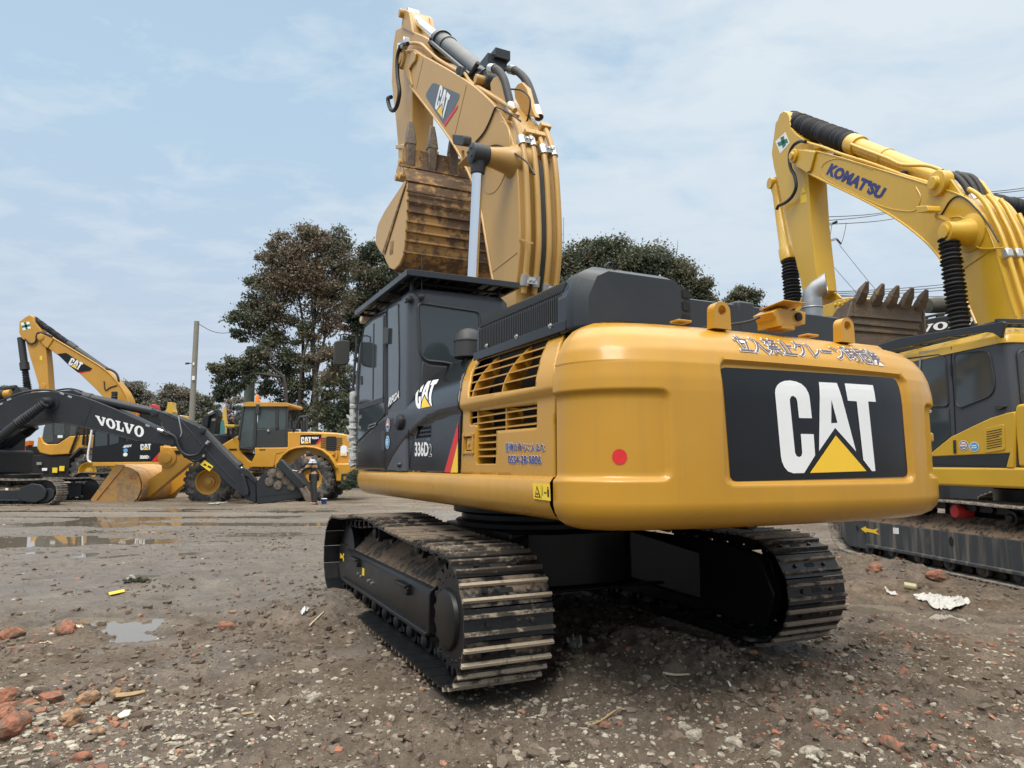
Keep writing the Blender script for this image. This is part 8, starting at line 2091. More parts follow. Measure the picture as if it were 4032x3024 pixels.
wd = [(275 + 9*k, 1268 - (k % 2)*3, 7, [Dk, G], 1.0) for k in range(13)]
_p = ground('D', (330, 1268))
hd = leaves('weeds', wd, 0.06, None, 'D', _p.y, 35, per=60, density=14, aspect=0.15); hd.location.z = 0.05; kind(hd, 'stuff')

# ================================================================ poles and wires
def pole(label, z, p_top, depth, r_top, r_bot, mat, name='utility_pole', lean=0.0):
    top = wpt(z, p_top, depth)
    t = thing(name, label, 'pole', None, 'utility poles', Vector((top.x, top.y, 0)))
    b = MB(); b.lathe((0, 0, -0.3), (lean, 0, 1), [(0, r_bot), (top.z + 0.3, r_top), (top.z + 0.31, 0.02)], 18); b.build('shaft', mat, t, smooth=40)
    return t, top
t, top = pole('tall bare concrete pole standing at the back left', 'D', (425, 694), 42, 0.145, 0.185, M['concrete'])
b = MB(); b.box((0.02, -0.16, 7.35), (0.10, 0.12, 0.16)); b.box((0.06, -0.18, 6.5), (0.16, 0.12, 0.24)); b.build('junction_box', M['white'], t, bevel=0.01)
b = MB(); b.cyl((-0.22, -0.2, 7.4), (-0.42, -0.3, 7.36), 0.06); b.bar((0, -0.15, 7.38), (-0.25, -0.2, 7.4), 0.04, 0.04); b.build('security_camera', M['darkgrey'], t)
b = MB(); q0, q1 = wpt('D', (430, 700), 42), wpt('D', (500, 718), 45); b.tube([q0 + (q1 - q0)*k/8 - Vector((0, 0, 0.25*math.sin(PI*k/8))) for k in range(9)], 0.018, 5)
tag(b.build('wire', M['wire'], None), 'single thin wire running from the concrete pole into the russet tree', 'wire')
t, top = pole('greenish weathered pole half hidden by leaves of the spreading tree', 'Z7', (718, 305), 48, 0.30, 0.42, plain('mossy_pole', (0.085, 0.105, 0.085), 0.9, 0, 0.3, 4))
t, top = pole('thin pale mast rising right of the big yellow boom', 'D', (1217, 470), 58, 0.035, 0.05, M['steel'], 'mast')
b = MB(); b.tube([(0, 0, top.z - 1.5), (-0.2, 0, top.z - 1.45), (-0.2, 0, top.z - 0.9)], 0.03, 6); b.build('bracket', M['steel'], t)
t, top = pole('power pole with insulators on two cross arms behind the lemon yellow stick', 'Z8', (500, 780), 36, 0.12, 0.2, M['concrete'])
for (a, c, e) in (((500, 893), (600, 888), 0), ((520, 1035), (632, 995), 1)):
    p0, p1 = wpt('Z8', a, 36) - Vector((top.x, top.y, 0)), wpt('Z8', c, 36) - Vector((top.x, top.y, 0))
    b = MB(); b.bar(p0, p1, 0.09, 0.12); b.bar(p0 + Vector((0.1, 0, -0.5)), p0.lerp(p1, 0.6), 0.05, 0.05); ca = b.build('cross_arm', M['steel'], t)
    b = MB()
    p2 = wpt('Z8', (668, 1035) if e else (640, 870), 36) - Vector((top.x, top.y, 0))
    d = p2 - p1
    b.lathe(p1, d, [(0, 0.02)] + [(d.length*k/10, 0.075 if k % 2 else 0.035) for k in range(1, 10)] + [(d.length, 0.02)], 12); b.build('insulator', M['darkgrey'], ca)
wires = [((535, 835), (945, 785), 'topmost wire crossing the sky right of the lemon yellow stick'), ((540, 862), (950, 795), 'second wire from the top right of the lemon yellow stick'), ((640, 885), (1020, 830), 'third wire from the top right of the lemon yellow stick')]
wl2 = [((580, 1380), (1440, 1292), 'upper wire passing behind the five brown bucket teeth'), ((590, 1392), (1440, 1312), 'second wire passing behind the five brown bucket teeth'), ((600, 1405), (1440, 1334), 'third wire passing behind the five brown bucket teeth'), ((700, 1412), (1450, 1380), 'lowest wire passing behind the five brown bucket teeth')]
wl3 = [((1690, 660), (2300, 560), 'upper wire at the right edge above the hoses'), ((1700, 672), (2300, 580), 'lower wire at the right edge above the hoses'), ((1800, 705), (2300, 640), 'wire at the right edge just above the bellows')]
wl4 = [((655, 1040), (985, 1445), 'slanting guy wire falling towards the brown bucket'), ((560, 1135), (790, 1400), 'short slanting guy wire left of the brown bucket'), ((540, 1290), (650, 1400), 'lowest slanting guy wire beside the exhaust pipe')]
for a, c, lb_ in wires + wl2 + wl3 + wl4:
    p0, p1 = wpt('Z8', a, 36), wpt('Z8', c, 36 if a[1] > 1000 and c[1] > 1380 else 44)
    if (a, c, lb_) in wires + wl2:
        d = p1 - p0; p1 = p1 + d*1.0; p0 = p0 - d*0.05
    b = MB(); L_ = (p1 - p0).length
    b.tube([p0 + (p1 - p0)*k/10 - Vector((0, 0, 0.010*L_*math.sin(PI*k/10))) for k in range(11)], 0.022 if (a, c, lb_) not in wl4 else 0.012, 5)
    tag(b.build('wire', M['wire'], None, fix=False), lb_, 'wire', 'overhead power wires')
for a in ([(600, 888), (590, 960), (575, 1050), (540, 1080)], [(705, 880), (690, 960), (668, 1035)]):
    b = MB(); b.tube(smooth_path([tuple(wpt('Z8', p, 36)) for p in a], 4), 0.014, 5)
    b.build('jumper_wire', M['wire'], t).location = Vector((-top.x, -top.y, 0))
# ================================================================ stones and litter
_ico = None
def ico():
    global _ico
    if _ico is None:
        bm = bmesh.new(); bmesh.ops.create_icosphere(bm, subdivisions=1, radius=1.0)
        _ico = (np.array([v.co[:] for v in bm.verts]), np.array([[v.index for v in f.verts] for f in bm.faces])); bm.free()
    return _ico
def stones(name, pts, size, mat, seed, flat=0.6, rough=0.35, sink=0.25):
    rs = np.random.RandomState(seed); V, Fc = ico(); n = len(pts); k = len(V)
    s = size[0]*(size[1]/size[0])**(rs.rand(n)**2.2)
    vv = np.repeat(V[None], n, 0)*(1 + rs.uniform(-rough, rough, (n, k, 1)))
    vv = np.clip(vv, -0.85, 0.85)
    sc = np.stack([rs.uniform(0.7, 1.4, n), rs.uniform(0.6, 1.1, n), flat*rs.uniform(0.6, 1.2, n)], 1)
    vv = vv*sc[:, None, :]*s[:, None, None]
    a = rs.rand(n)*2*PI; tx = rs.normal(size=n)*0.35
    y, z = vv[..., 1].copy(), vv[..., 2].copy()
    vv[..., 1] = y*np.cos(tx)[:, None] - z*np.sin(tx)[:, None]; vv[..., 2] = y*np.sin(tx)[:, None] + z*np.cos(tx)[:, None]
    x, y = vv[..., 0].copy(), vv[..., 1].copy()
    vv[..., 0] = x*np.cos(a)[:, None] - y*np.sin(a)[:, None]; vv[..., 1] = x*np.sin(a)[:, None] + y*np.cos(a)[:, None]
    h = height(pts[:, 0], pts[:, 1])
    vv[..., 0] += pts[:, 0][:, None]; vv[..., 1] += pts[:, 1][:, None]; vv[..., 2] += (h + s*flat*(0.5 - sink))[:, None]
    F = (Fc[None] + (np.arange(n)*k)[:, None, None]).reshape(-1, 3)
    o = np_mesh(name, vv.reshape(-1, 3), F, mat, False); kind(o, 'stuff'); return o
def scatter(n, seed, dens, ymax=14, ymin=2.2):
    """Points in front of the camera, thinned by a density function of picture position (D pixels)."""
    rs = np.random.RandomState(seed); out = []
    while len(out) < n:
        m = 8000
        d = ymin*(ymax/ymin)**rs.rand(m); a = np.radians(rs.uniform(-44, 44, m))
        x, y = d*np.tan(a), d
        c, s = math.cos(PITCH), math.sin(PITCH)
        dep = y*c - EYE*s; up = -y*s - EYE*c
        px = (2016 + FPX*x/dep)*0.5486; py = (1512 - FPX*up/dep)*0.5486
        w = dens(px, py, x, y)
        k = rs.rand(m) < w
        out += list(zip(x[k], y[k]))
    return np.array(out[:n])
def stone_mat(name, cols, sc=40):
    m, nt, b = new_mat(name)
    g = nt.nodes.new('ShaderNodeNewGeometry'); n = obj_noise(nt, sc, 5.0, 0.65)
    c = ramp(nt, g.outputs['Random Per Island'], [(i/(len(cols)-1), k) for i, k in enumerate(cols)])
    c = mixc(nt, ramp(nt, n, [(0.4, 0.0), (0.62, 0.7)]), c, (0.125, 0.095, 0.07))
    nt.links.new(c, b.inputs['Base Color']); b.inputs['Roughness'].default_value = 0.85
    bump(nt, b, obj_noise(nt, sc*3, 4.0), 0.5, 0.01); return m
sm_pale = stone_mat('pale_stone', [(0.26, 0.23, 0.18), (0.46, 0.42, 0.33), (0.20, 0.175, 0.14), (0.52, 0.48, 0.39), (0.32, 0.26, 0.185)])
sm_brick = stone_mat('brick_rubble', [(0.30, 0.10, 0.055), (0.36, 0.15, 0.085), (0.22, 0.085, 0.055), (0.40, 0.20, 0.12)])
sm_clod = stone_mat('soil_clod', [(0.07, 0.050, 0.035), (0.125, 0.093, 0.068), (0.17, 0.132, 0.10), (0.095, 0.07, 0.05)])
def patch(x, y, s, k): return np.clip(0.5 + 1.6*fbm(x*s, y*s, 3, k), 0, 1)
def d_pale(px, py, x, y):
    w = 0.03 + 0.9*np.clip((px - 1000)/700, 0, 1)*np.clip((py - 1300)/150, 0, 1)
    w = w + 0.75*np.exp(-((px - 150)/330)**2 - ((py - 1560)/120)**2) + 0.35*np.exp(-((px - 760)/420)**2 - ((py - 1530)/90)**2)
    return np.clip(w*(0.25 + 0.9*patch(x, y, 1.3, 1)), 0, 1)
def d_brick(px, py, x, y):
    w = 0.9*np.exp(-((px - 90)/230)**2 - ((py - 1560)/130)**2) + 0.45*np.exp(-((px - 2000)/330)**2 - ((py - 1420)/160)**2) + 0.03 + 0.3*np.exp(-((px - 1600)/400)**2 - ((py - 1600)/80)**2)
    return np.clip(w*patch(x, y, 1.0, 3)*1.3, 0, 1)
def d_clod(px, py, x, y):
    w = 0.45 + 0.0*x
    for (cx, cy, rx, ry), a in MOUNDS: w = w + 0.9*np.exp(-((x - cx)/(rx*1.2))**2 - ((y - cy)/(ry*1.2))**2)
    return np.clip(w*(0.3 + patch(x, y, 1.7, 2)), 0, 1)
stones('gravel', scatter(12000, 41, d_pale), (0.004, 0.032), sm_pale, 51, sink=0.62)
stones('brick_rubble', scatter(2600, 42, d_brick), (0.005, 0.036), sm_brick, 52, 0.7, sink=0.55)
stones('soil_clods', scatter(17000, 43, d_clod, 16), (0.006, 0.045), sm_clod, 53, 0.75, 0.45, 0.4)
def d_right(px, py, x, y): return np.clip(np.clip((px - 1000)/500, 0, 1)*np.clip((py - 1330)/120, 0, 1)*(0.2 + 1.0*patch(x, y, 0.9, 2)), 0, 1)
stones('gravel', scatter(9000, 47, d_right, 9), (0.004, 0.026), sm_pale, 57, sink=0.5)
def d_left(px, py, x, y): return np.clip(np.exp(-((px - 100)/380)**2 - ((py - 1590)/90)**2), 0, 1)
stones('gravel', scatter(1800, 48, d_left, 6), (0.005, 0.03), sm_pale, 58, 0.4, sink=0.4)
def d_far(px, py, x, y): return np.clip(0.4 + fbm(x*0.5, y*0.5, 2, 1), 0, 1)
stones('soil_clods', scatter(2500, 44, d_far, 28, 12), (0.012, 0.045), sm_clod, 54, 0.6, 0.45)
# single pieces that can be pointed at
def lump(name, label, cat, z, p, size, mat, seed, group=None, flat=0.75, box=False, rz=0.0):
    rs = random.Random(seed); g = ground(z, p); bm = bmesh.new()
    if box:
        bmesh.ops.create_cube(bm, size=1.6); bmesh.ops.subdivide_edges(bm, edges=bm.edges[:], cuts=3, use_grid_fill=True)
    else: bmesh.ops.create_icosphere(bm, subdivisions=3, radius=1.0)
    o1 = Vector((rs.uniform(0, 50), rs.uniform(0, 50), rs.uniform(0, 50)))
    for v in bm.verts:
        n1 = noise.noise(v.co*1.3 + o1)*0.28 + noise.noise(v.co*3.5 + o1)*0.14
        v.co *= 1 + n1
        v.co = Vector((v.co.x*size*rs.uniform(1.0, 1.0)*1.15, v.co.y*size*0.8, v.co.z*size*flat))
    me = bpy.data.meshes.new(name); bm.to_mesh(me); bm.free(); me.materials.append(mat)
    o = bpy.data.objects.new(name, me); COL.objects.link(o)
    o.location = (g.x, g.y, h_at(g.x, g.y) + size*flat*0.25); o.rotation_euler = (rs.uniform(-0.25, 0.25), rs.uniform(-0.25, 0.25), rz or rs.uniform(0, 6))
    return tag(o, label, cat, group)
bk = metal_dirty('brick_face', (0.27, 0.105, 0.06), (0.14, 0.095, 0.068), 0.52, 0.85, 0.0, 9.0, 30)
bo = metal_dirty('ochre_brick_face', (0.30, 0.17, 0.09), (0.14, 0.10, 0.07), 0.52, 0.85, 0.0, 9.0, 30)
gb = 'brick chunks lying in the mud'
for (z, p, s, m_, lb_, bx, sd) in (('A2', (315, 1215), 0.062, bk, 'upright orange brick chunk beside the long wooden lath', True, 1), ('A2', (40, 1240), 0.075, bk, 'largest red brick chunk at the left edge, topmost of its heap', False, 2), ('A2', (170, 1275), 0.060, bk, 'flat red brick chunk between the heap and the upright chunk', False, 3),
        ('A2', (60, 1310), 0.07, bk, 'red brick chunk in the middle of the heap at the left edge', False, 4), ('A2', (30, 1350), 0.06, bk, 'bright red brick chunk low in the heap at the left edge', False, 5), ('A2', (430, 1375), 0.066, bo, 'ochre brick chunk standing alone below the pale tile', False, 6),
        ('A2', (80, 1470), 0.085, bk, 'wide dusty brick slab near the lower left corner', False, 7), ('A2', (495, 1570), 0.045, bk, 'small clean red brick lump at the bottom edge', False, 8), ('A2', (600, 1440), 0.045, bo, 'brown brick lump right of the ochre brick chunk', False, 9), ('A2', (545, 1235), 0.06, bo, 'long muddy brick left of the split wood stick', False, 10),
        ('A2', (715, 1185), 0.05, bo, 'brown brick lump touching the end of the split wood stick', False, 11), ('A2', (410, 815), 0.09, bk, 'dark red brick half buried by the large puddle', False, 12), ('A2', (70, 810), 0.08, bk, 'dark red brick half buried at the left edge', False, 13), ('A2', (1420, 772), 0.07, bk, 'red brick piece on the mud right of the puddle', False, 14),
        ('A3', (415, 640), 0.03, bk, 'bright orange brick bit below the pale twig', False, 15), ('A3', (1690, 385), 0.05, bk, 'orange brick bit with white mortar on the right slope', False, 16), ('A3', (1640, 735), 0.05, bk, 'orange brick flake at the bottom right', False, 17), ('B7', (960, 915), 0.11, bk, 'red brick piece behind the right crawler track', False, 18),
        ('B7', (1175, 795), 0.085, bk, 'red brick piece beside the pale track shoes', False, 19), ('B7', (1490, 1000), 0.11, bk, 'red brick piece on the heap above the white plastic', False, 20)):
    lump('brick_chunk', lb_, 'brick', z, p, s, m_, sd, gb, 0.7, bx)
gs = 'larger pale stones in the foreground'
for (z, p, s, lb_, sd) in (('A2', (205, 1145), 0.05, 'pale angular stone above the brick heap', 31), ('A3', (760, 642), 0.035, 'pale rounded stone at the bottom centre, left one of the touching pair', 32), ('A3', (800, 672), 0.042, 'larger grey stone at the bottom centre, right one of the touching pair', 33), ('A3', (970, 705), 0.042, 'chalky stone right of the touching pair', 34),
        ('A3', (1300, 745), 0.05, 'pale grey crumbling lump at the bottom edge', 35), ('A3', (1145, 755), 0.033, 'pyramid shaped cream stone at the bottom edge', 36), ('A3', (590, 425), 0.035, 'cream stone in front of the dark heap under the machine', 37), ('A3', (1330, 610), 0.05, 'flat grey stone among the gravel right of centre', 38), ('A2', (1960, 1190), 0.045, 'cream stone at the foot of the soil heap by the left crawler', 39), ('A2', (650, 1160), 0.035, 'pale stone just above the muddy brick', 40)):
    lump('stone', lb_, 'stone', z, p, s, sm_pale, sd, gs, 0.65)
def stick(label, z, pts, r, mat, cat='stick', name='stick', n=6):
    P = [ground(z, p) for p in pts]; P = [Vector((p.x, p.y, h_at(p.x, p.y) + r*1.6)) for p in P]
    b = MB(); q = smooth_path([tuple(p) for p in P], 4) if len(P) > 2 else [tuple(p) for p in P]
    b.tube(q, [r*(1 - 0.35*i/(len(q)-1)) for i in range(len(q))], n); return tag(b.build(name, mat, None, smooth=40), label, cat)
stick('short thick stick of split wood on the gravel at the lower left', 'A2', [(722, 1200), (810, 1192), (900, 1180)], 0.020, M['wood'], n=4)
stick('long grey wooden lath leaning across the brick heap', 'A2', [(80, 1368), (180, 1310), (270, 1262)], 0.010, M['wood'], n=4)
stick('pale bent twig on the dark gravel at the bottom centre', 'A3', [(345, 622), (400, 602), (470, 582), (540, 572), (580, 560)], 0.007, M['wood'])
stick('bone coloured twig lying in front of the dark heap', 'A3', [(668, 425), (720, 412), (775, 408)], 0.009, M['cream'])
stick('thin forked twig standing on the soil heap by the left crawler', 'A2', [(1925, 802), (1965, 765), (2010, 735)], 0.008, M['cream'])
stick('small wood splinter right of the pale tile', 'A2', [(1505, 1285), (1580, 1296)], 0.010, M['wood'], n=4)
stick('short vertical straw on the sandy ground', 'A2', [(1680, 1290), (1708, 1340)], 0.006, M['cream'])
stick('white curled scrap standing on the gravel', 'A3', [(938, 425), (945, 445), (955, 462)], 0.010, M['white'])
def slab(name, label, cat, z, pts, th, mat, lift=0.0, bevel=0.004):
    P = [ground(z, p) for p in pts]; h = max(h_at(p.x, p.y) for p in P) + lift
    b = MB(); b.flat([(p.x, p.y) for p in P], h, h + th); return tag(b.build(name, mat, None, smooth=30, bevel=bevel), label, cat)
slab('plank', 'yellow painted strip lying on the mud left of the weeds', 'plank', 'A2', [(675, 536), (770, 516), (778, 530), (680, 552)], 0.006, M['warn'], 0.0, 0)
slab('tile', 'flat cream tile on the gravel at the lower left', 'tile', 'A2', [(725, 1330), (770, 1296), (816, 1294), (800, 1328), (745, 1342)], 0.012, plain('cream_tile', (0.62, 0.60, 0.44), 0.6))
def rag(name, label, cat, z, c, e, amp, mat, seed, n=22):
    """A crumpled sheet lying on the ground."""
    cx, cy, rx, ry = ell(z, c, e); rs = np.random.RandomState(seed); o1 = rs.rand()*50
    u = np.linspace(-1, 1, n); U_, V_ = np.meshgrid(u, u)
    r = 1 - 0.30*np.abs(fbm(np.arctan2(V_, U_)*1.5 + o1, np.hypot(U_, V_), 2, 1)); X = cx + U_*rx*r; Y = cy + V_*ry*r
    H = height(X, Y) + 0.012 + amp*np.abs(fbm(U_*3 + o1, V_*3, 3, 2, 0.6))
    co = np.stack([X, Y, H], -1).reshape(-1, 3); i = np.arange(n*n).reshape(n, n)
    U2, V2 = (U_[:-1, :-1] + U_[1:, 1:])/2, (V_[:-1, :-1] + V_[1:, 1:])/2
    keep = (U2**2 + V2**2 < 0.8 + 0.5*fbm(U2*2.5 + o1, V2*2.5, 2, 3)).ravel()
    q = np.stack([i[:-1, :-1], i[:-1, 1:], i[1:, 1:], i[1:, :-1]], -1).reshape(-1, 4)[keep]
    o = np_mesh(name, co, q, mat, False); md = o.modifiers.new('solid', 'SOLIDIFY'); md.thickness = 0.003
    return tag(o, label, cat)
film = plain('white_plastic_film', (0.42, 0.41, 0.385), 0.45, 0, 0.15, 12)
rag('plastic_sheet', 'large crumpled white plastic sheet at the edge of the right hand puddle', 'plastic sheet', 'B7', (1530, 1125), (240, 42), 0.07, film, 61, 26)
rag('plastic_scrap', 'small white plastic scrap floating in the right hand puddle', 'litter', 'B7', (1350, 1210), (72, 14), 0.03, film, 62, 12)
rag('plastic_scrap', 'thin white plastic scrap left of the discarded can', 'litter', 'B7', (1090, 1052), (48, 16), 0.02, film, 63, 12)
rag('paper_scrap', 'bright white scrap standing on the soil heap by the left crawler', 'litter', 'A2', (1895, 740), (20, 22), 0.08, M['white'], 64, 10)
rag('plastic_bag', 'crumpled grey plastic bag beside the left crawler track in the shade', 'litter', 'A3', (285, 305), (38, 28), 0.10, plain('grey_bag', (0.30, 0.30, 0.28), 0.5), 65, 14)
rag('paper_scrap', 'yellowish torn scrap on the mud left of the large puddle', 'litter', 'A2', (490, 750), (28, 9), 0.03, M['cream'], 66, 10)
rag('paper_scrap', 'dirty cream cardboard scrap at the left below the puddle', 'litter', 'A2', (285, 875), (38, 10), 0.03, M['cream'], 67, 10)
rag('paper_scrap', 'white torn scrap in front of the far wheel loader', 'litter', 'Z7', (470, 1442), (50, 8), 0.06, film, 68, 10)
g = ground('B7', (1255, 1050)); z0 = h_at(g.x, g.y)
b = MB(); b.lathe((g.x, g.y, z0 + 0.05), (-0.9, 0.5, 0.12), [(-0.06, 0.035), (-0.055, 0.04), (0.055, 0.04), (0.06, 0.035)], 18); b.lathe((g.x + 0.072, g.y - 0.04, z0 + 0.04), (0.9, -0.5, -0.12), [(0, 0.02), (0.003, 0.018)], 12, 1)
tag(b.build('can', [plain('can_label', (0.33, 0.31, 0.17), 0.4), M['dark']], None), 'dented yellow and grey can lying above the right hand puddle', 'can')

# ================================================================ worker and his things
FP = Frame(0, 25.0, 0)
def pp(p, dy=0.0): q = FP.on('A7', p, 0, 0.0); return Vector((-q[1], 25.0 + dy, q[2]))
def skin_obj(name, verts, edges, radii, mat, parent, root=0, sub=2):
    me = bpy.data.meshes.new(name); me.from_pydata([tuple(v) for v in verts], edges, []); me.materials.append(mat)
    o = bpy.data.objects.new(name, me); COL.objects.link(o); o.parent = parent
    o.modifiers.new('skin', 'SKIN')
    lay = me.skin_vertices[0].data
    for i, r in enumerate(radii): lay[i].radius = (r, r) if not isinstance(r, tuple) else r
    lay[root].use_root = True
    md = o.modifiers.new('sub', 'SUBSURF'); md.levels = sub; md.render_levels = sub
    return o
foot = pp((590, 1405))
wk = thing('person', 'worker in a dark striped sweater holding a tool over the dark grey bucket', 'person', None, None, Vector((foot.x, foot.y, 0)))
O0 = Vector((foot.x, foot.y, 0))
J = dict(pel=pp((585, 815)), wst=pp((580, 690)), chs=pp((560, 540)), nck=pp((500, 425)), nk2=pp((470, 395)), hd0=pp((420, 345)), hd1=pp((400, 285)), hd2=pp((405, 235)),
         sr=pp((560, 455), -0.17), er=pp((410, 640), -0.22), wr=pp((270, 712), -0.12), sl=pp((540, 455), 0.17), el=pp((390, 620), 0.20), wl=pp((240, 668), 0.10),
         hr=pp((600, 850), -0.10), kr=pp((615, 1110), -0.12), ar=pp((640, 1370), -0.10), tr=pp((560, 1410), -0.12), hl=pp((545, 850), 0.10), kl=pp((500, 1110), 0.10), al=pp((540, 1370), 0.10), tl=pp((455, 1405), 0.10))
J = {k: v - O0 for k, v in J.items()}
for k in ('ar', 'al'): J[k].z = 0.09
for k in ('tr', 'tl'): J[k].z = 0.045
skinm = plain('skin', (0.42, 0.24, 0.17), 0.55, 0, 0.08, 12)
order = list(J); ix = {k: i for i, k in enumerate(order)}
rad = dict(pel=(0.15, 0.12), wst=(0.14, 0.11), chs=(0.17, 0.13), nck=0.075, nk2=0.06, hd0=0.085, hd1=0.105, hd2=0.085, sr=0.075, er=0.05, wr=0.032, sl=0.075, el=0.05, wl=0.032, hr=0.10, kr=0.07, ar=0.045, tr=0.035, hl=0.10, kl=0.07, al=0.045, tl=0.035)
E_ = [('pel','wst'),('wst','chs'),('chs','nck'),('nck','nk2'),('nk2','hd0'),('hd0','hd1'),('hd1','hd2'),('chs','sr'),('sr','er'),('er','wr'),('chs','sl'),('sl','el'),('el','wl'),('pel','hr'),('hr','kr'),('kr','ar'),('ar','tr'),('pel','hl'),('hl','kl'),('kl','al'),('al','tl')]
verts = [J[k] for k in order]; radii = [rad[k] for k in order]; edges = [(ix[a], ix[c]) for a, c in E_]
for w_, e_ in (('wr', 'er'), ('wl', 'el')):
    d = (J[w_] - J[e_]).normalized(); s_ = Vector((0, 1, 0)); u_ = d.cross(s_)
    palm = J[w_] + d*0.07; verts.append(palm); radii.append((0.038, 0.022)); edges.append((ix[w_], len(verts)-1)); pi_ = len(verts)-1
    for k, off in enumerate((-0.028, -0.010, 0.010, 0.028)):
        a1 = palm + d*0.04 + s_*off; a2 = a1 + d*(0.035 - 0.004*abs(k-1)) - u_*0.012; a3 = a2 + d*0.010 - u_*0.026
        n0 = len(verts); verts += [a1, a2, a3]; radii += [0.010, 0.009, 0.008]; edges += [(pi_, n0), (n0, n0+1), (n0+1, n0+2)]
    n0 = len(verts); verts += [palm + s_*-0.04 - u_*0.01, palm + d*0.03 - s_*0.045 - u_*0.03]; radii += [0.011, 0.009]; edges += [(pi_, n0), (n0, n0+1)]
# nose, ear and jaw stand out of the head
n0 = len(verts); verts += [J['hd1'] + Vector((-0.105, 0, -0.015)), J['hd1'] + Vector((-0.128, 0, -0.035)), J['hd0'] + Vector((-0.075, 0, -0.03))]; radii += [0.022, 0.012, 0.045]; edges += [(ix['hd1'], n0), (n0, n0+1), (ix['hd0'], n0+2)]
skin_obj('body', verts, edges, radii, skinm, wk, ix['pel'])
def sweater_mat():
    m, nt, b = new_mat('striped_sweater')
    g = nt.nodes.new('ShaderNodeNewGeometry'); sx = nt.nodes.new('ShaderNodeSeparateXYZ'); nt.links.new(g.outputs['Position'], sx.inputs[0])
    mr = nt.nodes.new('ShaderNodeMapRange'); z0, z1 = pp((560, 800)).z, pp((560, 380)).z
    mr.inputs['From Min'].default_value = z0; mr.inputs['From Max'].default_value = z1; nt.links.new(sx.outputs['Z'], mr.inputs['Value'])
    c = ramp(nt, mr.outputs[0], [(0.0, (0.022, 0.026, 0.024)), (0.46, (0.022, 0.026, 0.024)), (0.47, (0.42, 0.21, 0.07)), (0.61, (0.42, 0.21, 0.07)), (0.62, (0.03, 0.036, 0.045)), (0.74, (0.03, 0.036, 0.045)), (0.75, (0.55, 0.58, 0.64)), (0.84, (0.55, 0.58, 0.64)), (0.85, (0.10, 0.11, 0.14)), (0.88, (0.55, 0.58, 0.64))])
    nt.nodes[-1].color_ramp.interpolation = 'CONSTANT' if nt.nodes[-1].type == 'VALTORGB' else 'LINEAR'
    nt.links.new(c, b.inputs['Base Color']); b.inputs['Roughness'].default_value = 0.9; return m
def sub_skin(name, keys, ed, k, mat):
    i2 = {q: i for i, q in enumerate(keys)}
    return skin_obj(name, [J[q] for q in keys], [(i2[a], i2[c]) for a, c in ed], [tuple(x*k for x in rad[q]) if isinstance(rad[q], tuple) else rad[q]*k + 0.012 for q in keys], mat, wk, 0)
sub_skin('sweater', ['chs','wst','nck','sr','er','wr','sl','el','wl','pel'], [('pel','wst'),('wst','chs'),('chs','nck'),('chs','sr'),('sr','er'),('er','wr'),('chs','sl'),('sl','el'),('el','wl')], 1.14, sweater_mat())
sub_skin('trousers', ['pel','hr','kr','ar','hl','kl','al'], [('pel','hr'),('hr','kr'),('kr','ar'),('pel','hl'),('hl','kl'),('kl','al')], 1.10, plain('dark_trousers', (0.030, 0.030, 0.028), 0.85, 0, 0.3, 10, bmp=0.4))
for a, c in (('ar', 'tr'), ('al', 'tl')):
    b = MB(); d = (J[c] - J[a]); d.z = 0; d.normalize()
    rows = []
    for t, w, h in ((-0.09, 0.035, 0.07), (-0.05, 0.045, 0.10), (0.03, 0.048, 0.09), (0.12, 0.050, 0.06), (0.19, 0.035, 0.045)):
        c0 = J[a] + d*t; s_ = d.cross(Vector((0, 0, 1))); rows.append([(c0.x + s_.x*w*u, c0.y + s_.y*w*u, v*h) for u, v in ((-1, 0), (1, 0), (1, 0.7), (0.5, 1), (-0.5, 1), (-1, 0.7))])
    b.grid(rows, close=True); b.add(rows[0], [tuple(range(6))]); b.add(rows[-1], [tuple(range(6))]); b.build('shoe', M['rubber'], wk, bevel=0.01)
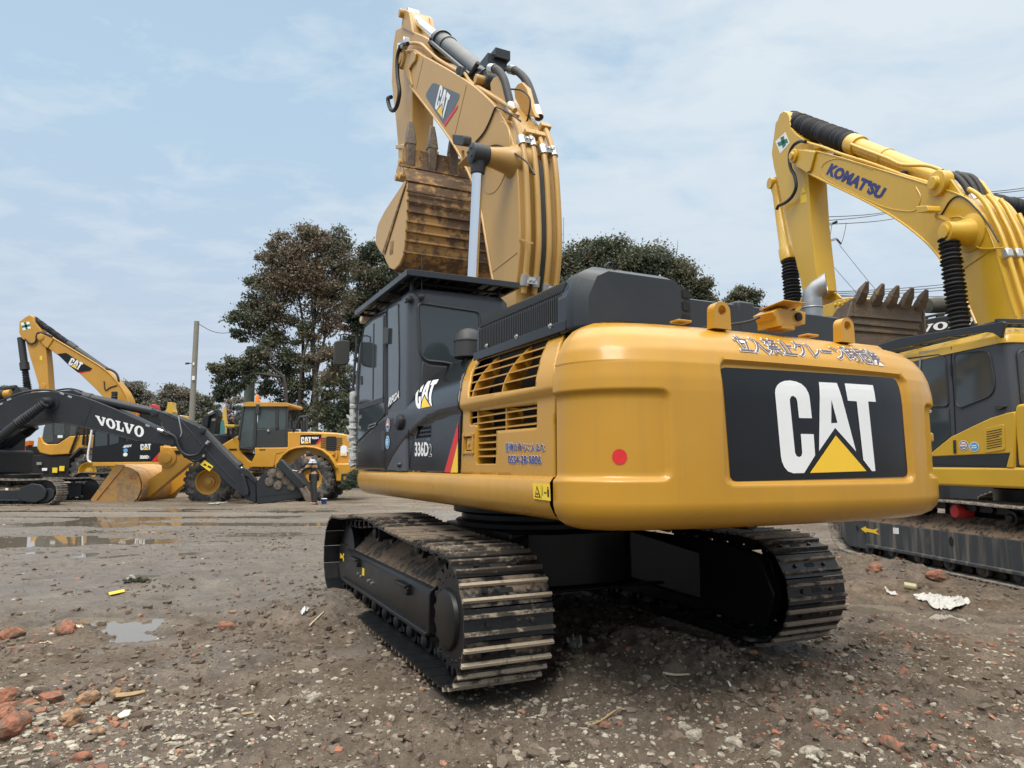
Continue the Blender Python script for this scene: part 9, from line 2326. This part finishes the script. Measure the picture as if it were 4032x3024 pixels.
bm = bmesh.new(); bmesh.ops.create_uvsphere(bm, u_segments=20, v_segments=12, radius=0.118)
hc = J['hd1'] + Vector((0.018, 0, 0.035))
bmesh.ops.delete(bm, geom=[v for v in bm.verts if v.co.x < -0.045 and v.co.z < 0.045 or v.co.z < -0.06], context='VERTS')
for v in bm.verts: v.co = Vector((v.co.x, v.co.y*0.92, v.co.z*1.0)) + hc + Vector((noise.noise(v.co*30), noise.noise(v.co*31 + Vector((3, 1, 2))), 0))*0.006
me = bpy.data.meshes.new('hair'); bm.to_mesh(me); bm.free(); me.materials.append(plain('black_hair', (0.018, 0.016, 0.015), 0.7, 0, 0.3, 40)); o = bpy.data.objects.new('hair', me); COL.objects.link(o); o.parent = wk
md = o.modifiers.new('solid', 'SOLIDIFY'); md.thickness = 0.012
b = MB()
for s_ in (-0.035, 0.035): b.lathe(J['hd1'] + Vector((-0.098, s_, 0.012)), (-1, 0, 0), [(0, 0.012), (0.006, 0.009), (0.008, 0.001)], 8)
b.build('eye', M['dark'], wk)
b = MB(); p0, p1, p2 = pp((300, 712), -0.05), pp((150, 700), -0.02), pp((0, 672), 0.0)
b.cyl(p0, p1, 0.055, 0.05); b.cyl(p1, p2, 0.014, 0.012, mi=1); b.box(p1.lerp(p0, 0.3) + Vector((0, 0, 0.06)), (0.10, 0.06, 0.10))
tag(b.build('hand_tool', [M['darkgrey'], M['steel']], None, bevel=0.004), 'long thin metal hand tool held by the worker', 'tool')
p = pp((800, 1390), 0.2)
b = MB(); b.lathe((p.x, p.y, 0.0), (0, 0, 1), [(0, 0.08), (0.19, 0.10), (0.195, 0.105), (0.21, 0.105), (0.211, 0.09), (0.05, 0.08), (0.04, 0.01)], 24)
t = tag(b.build('paint_bucket', plain('blue_plastic', (0.02, 0.06, 0.24), 0.4), None, smooth=40), "blue plastic bucket standing at the worker's heels", 'bucket')
b = MB(); b.lathe((p.x, p.y, 0.213), (0, 0, 1), [(0, 0.107), (0.015, 0.107), (0.02, 0.09)], 24); b.build('lid', M['white'], t)
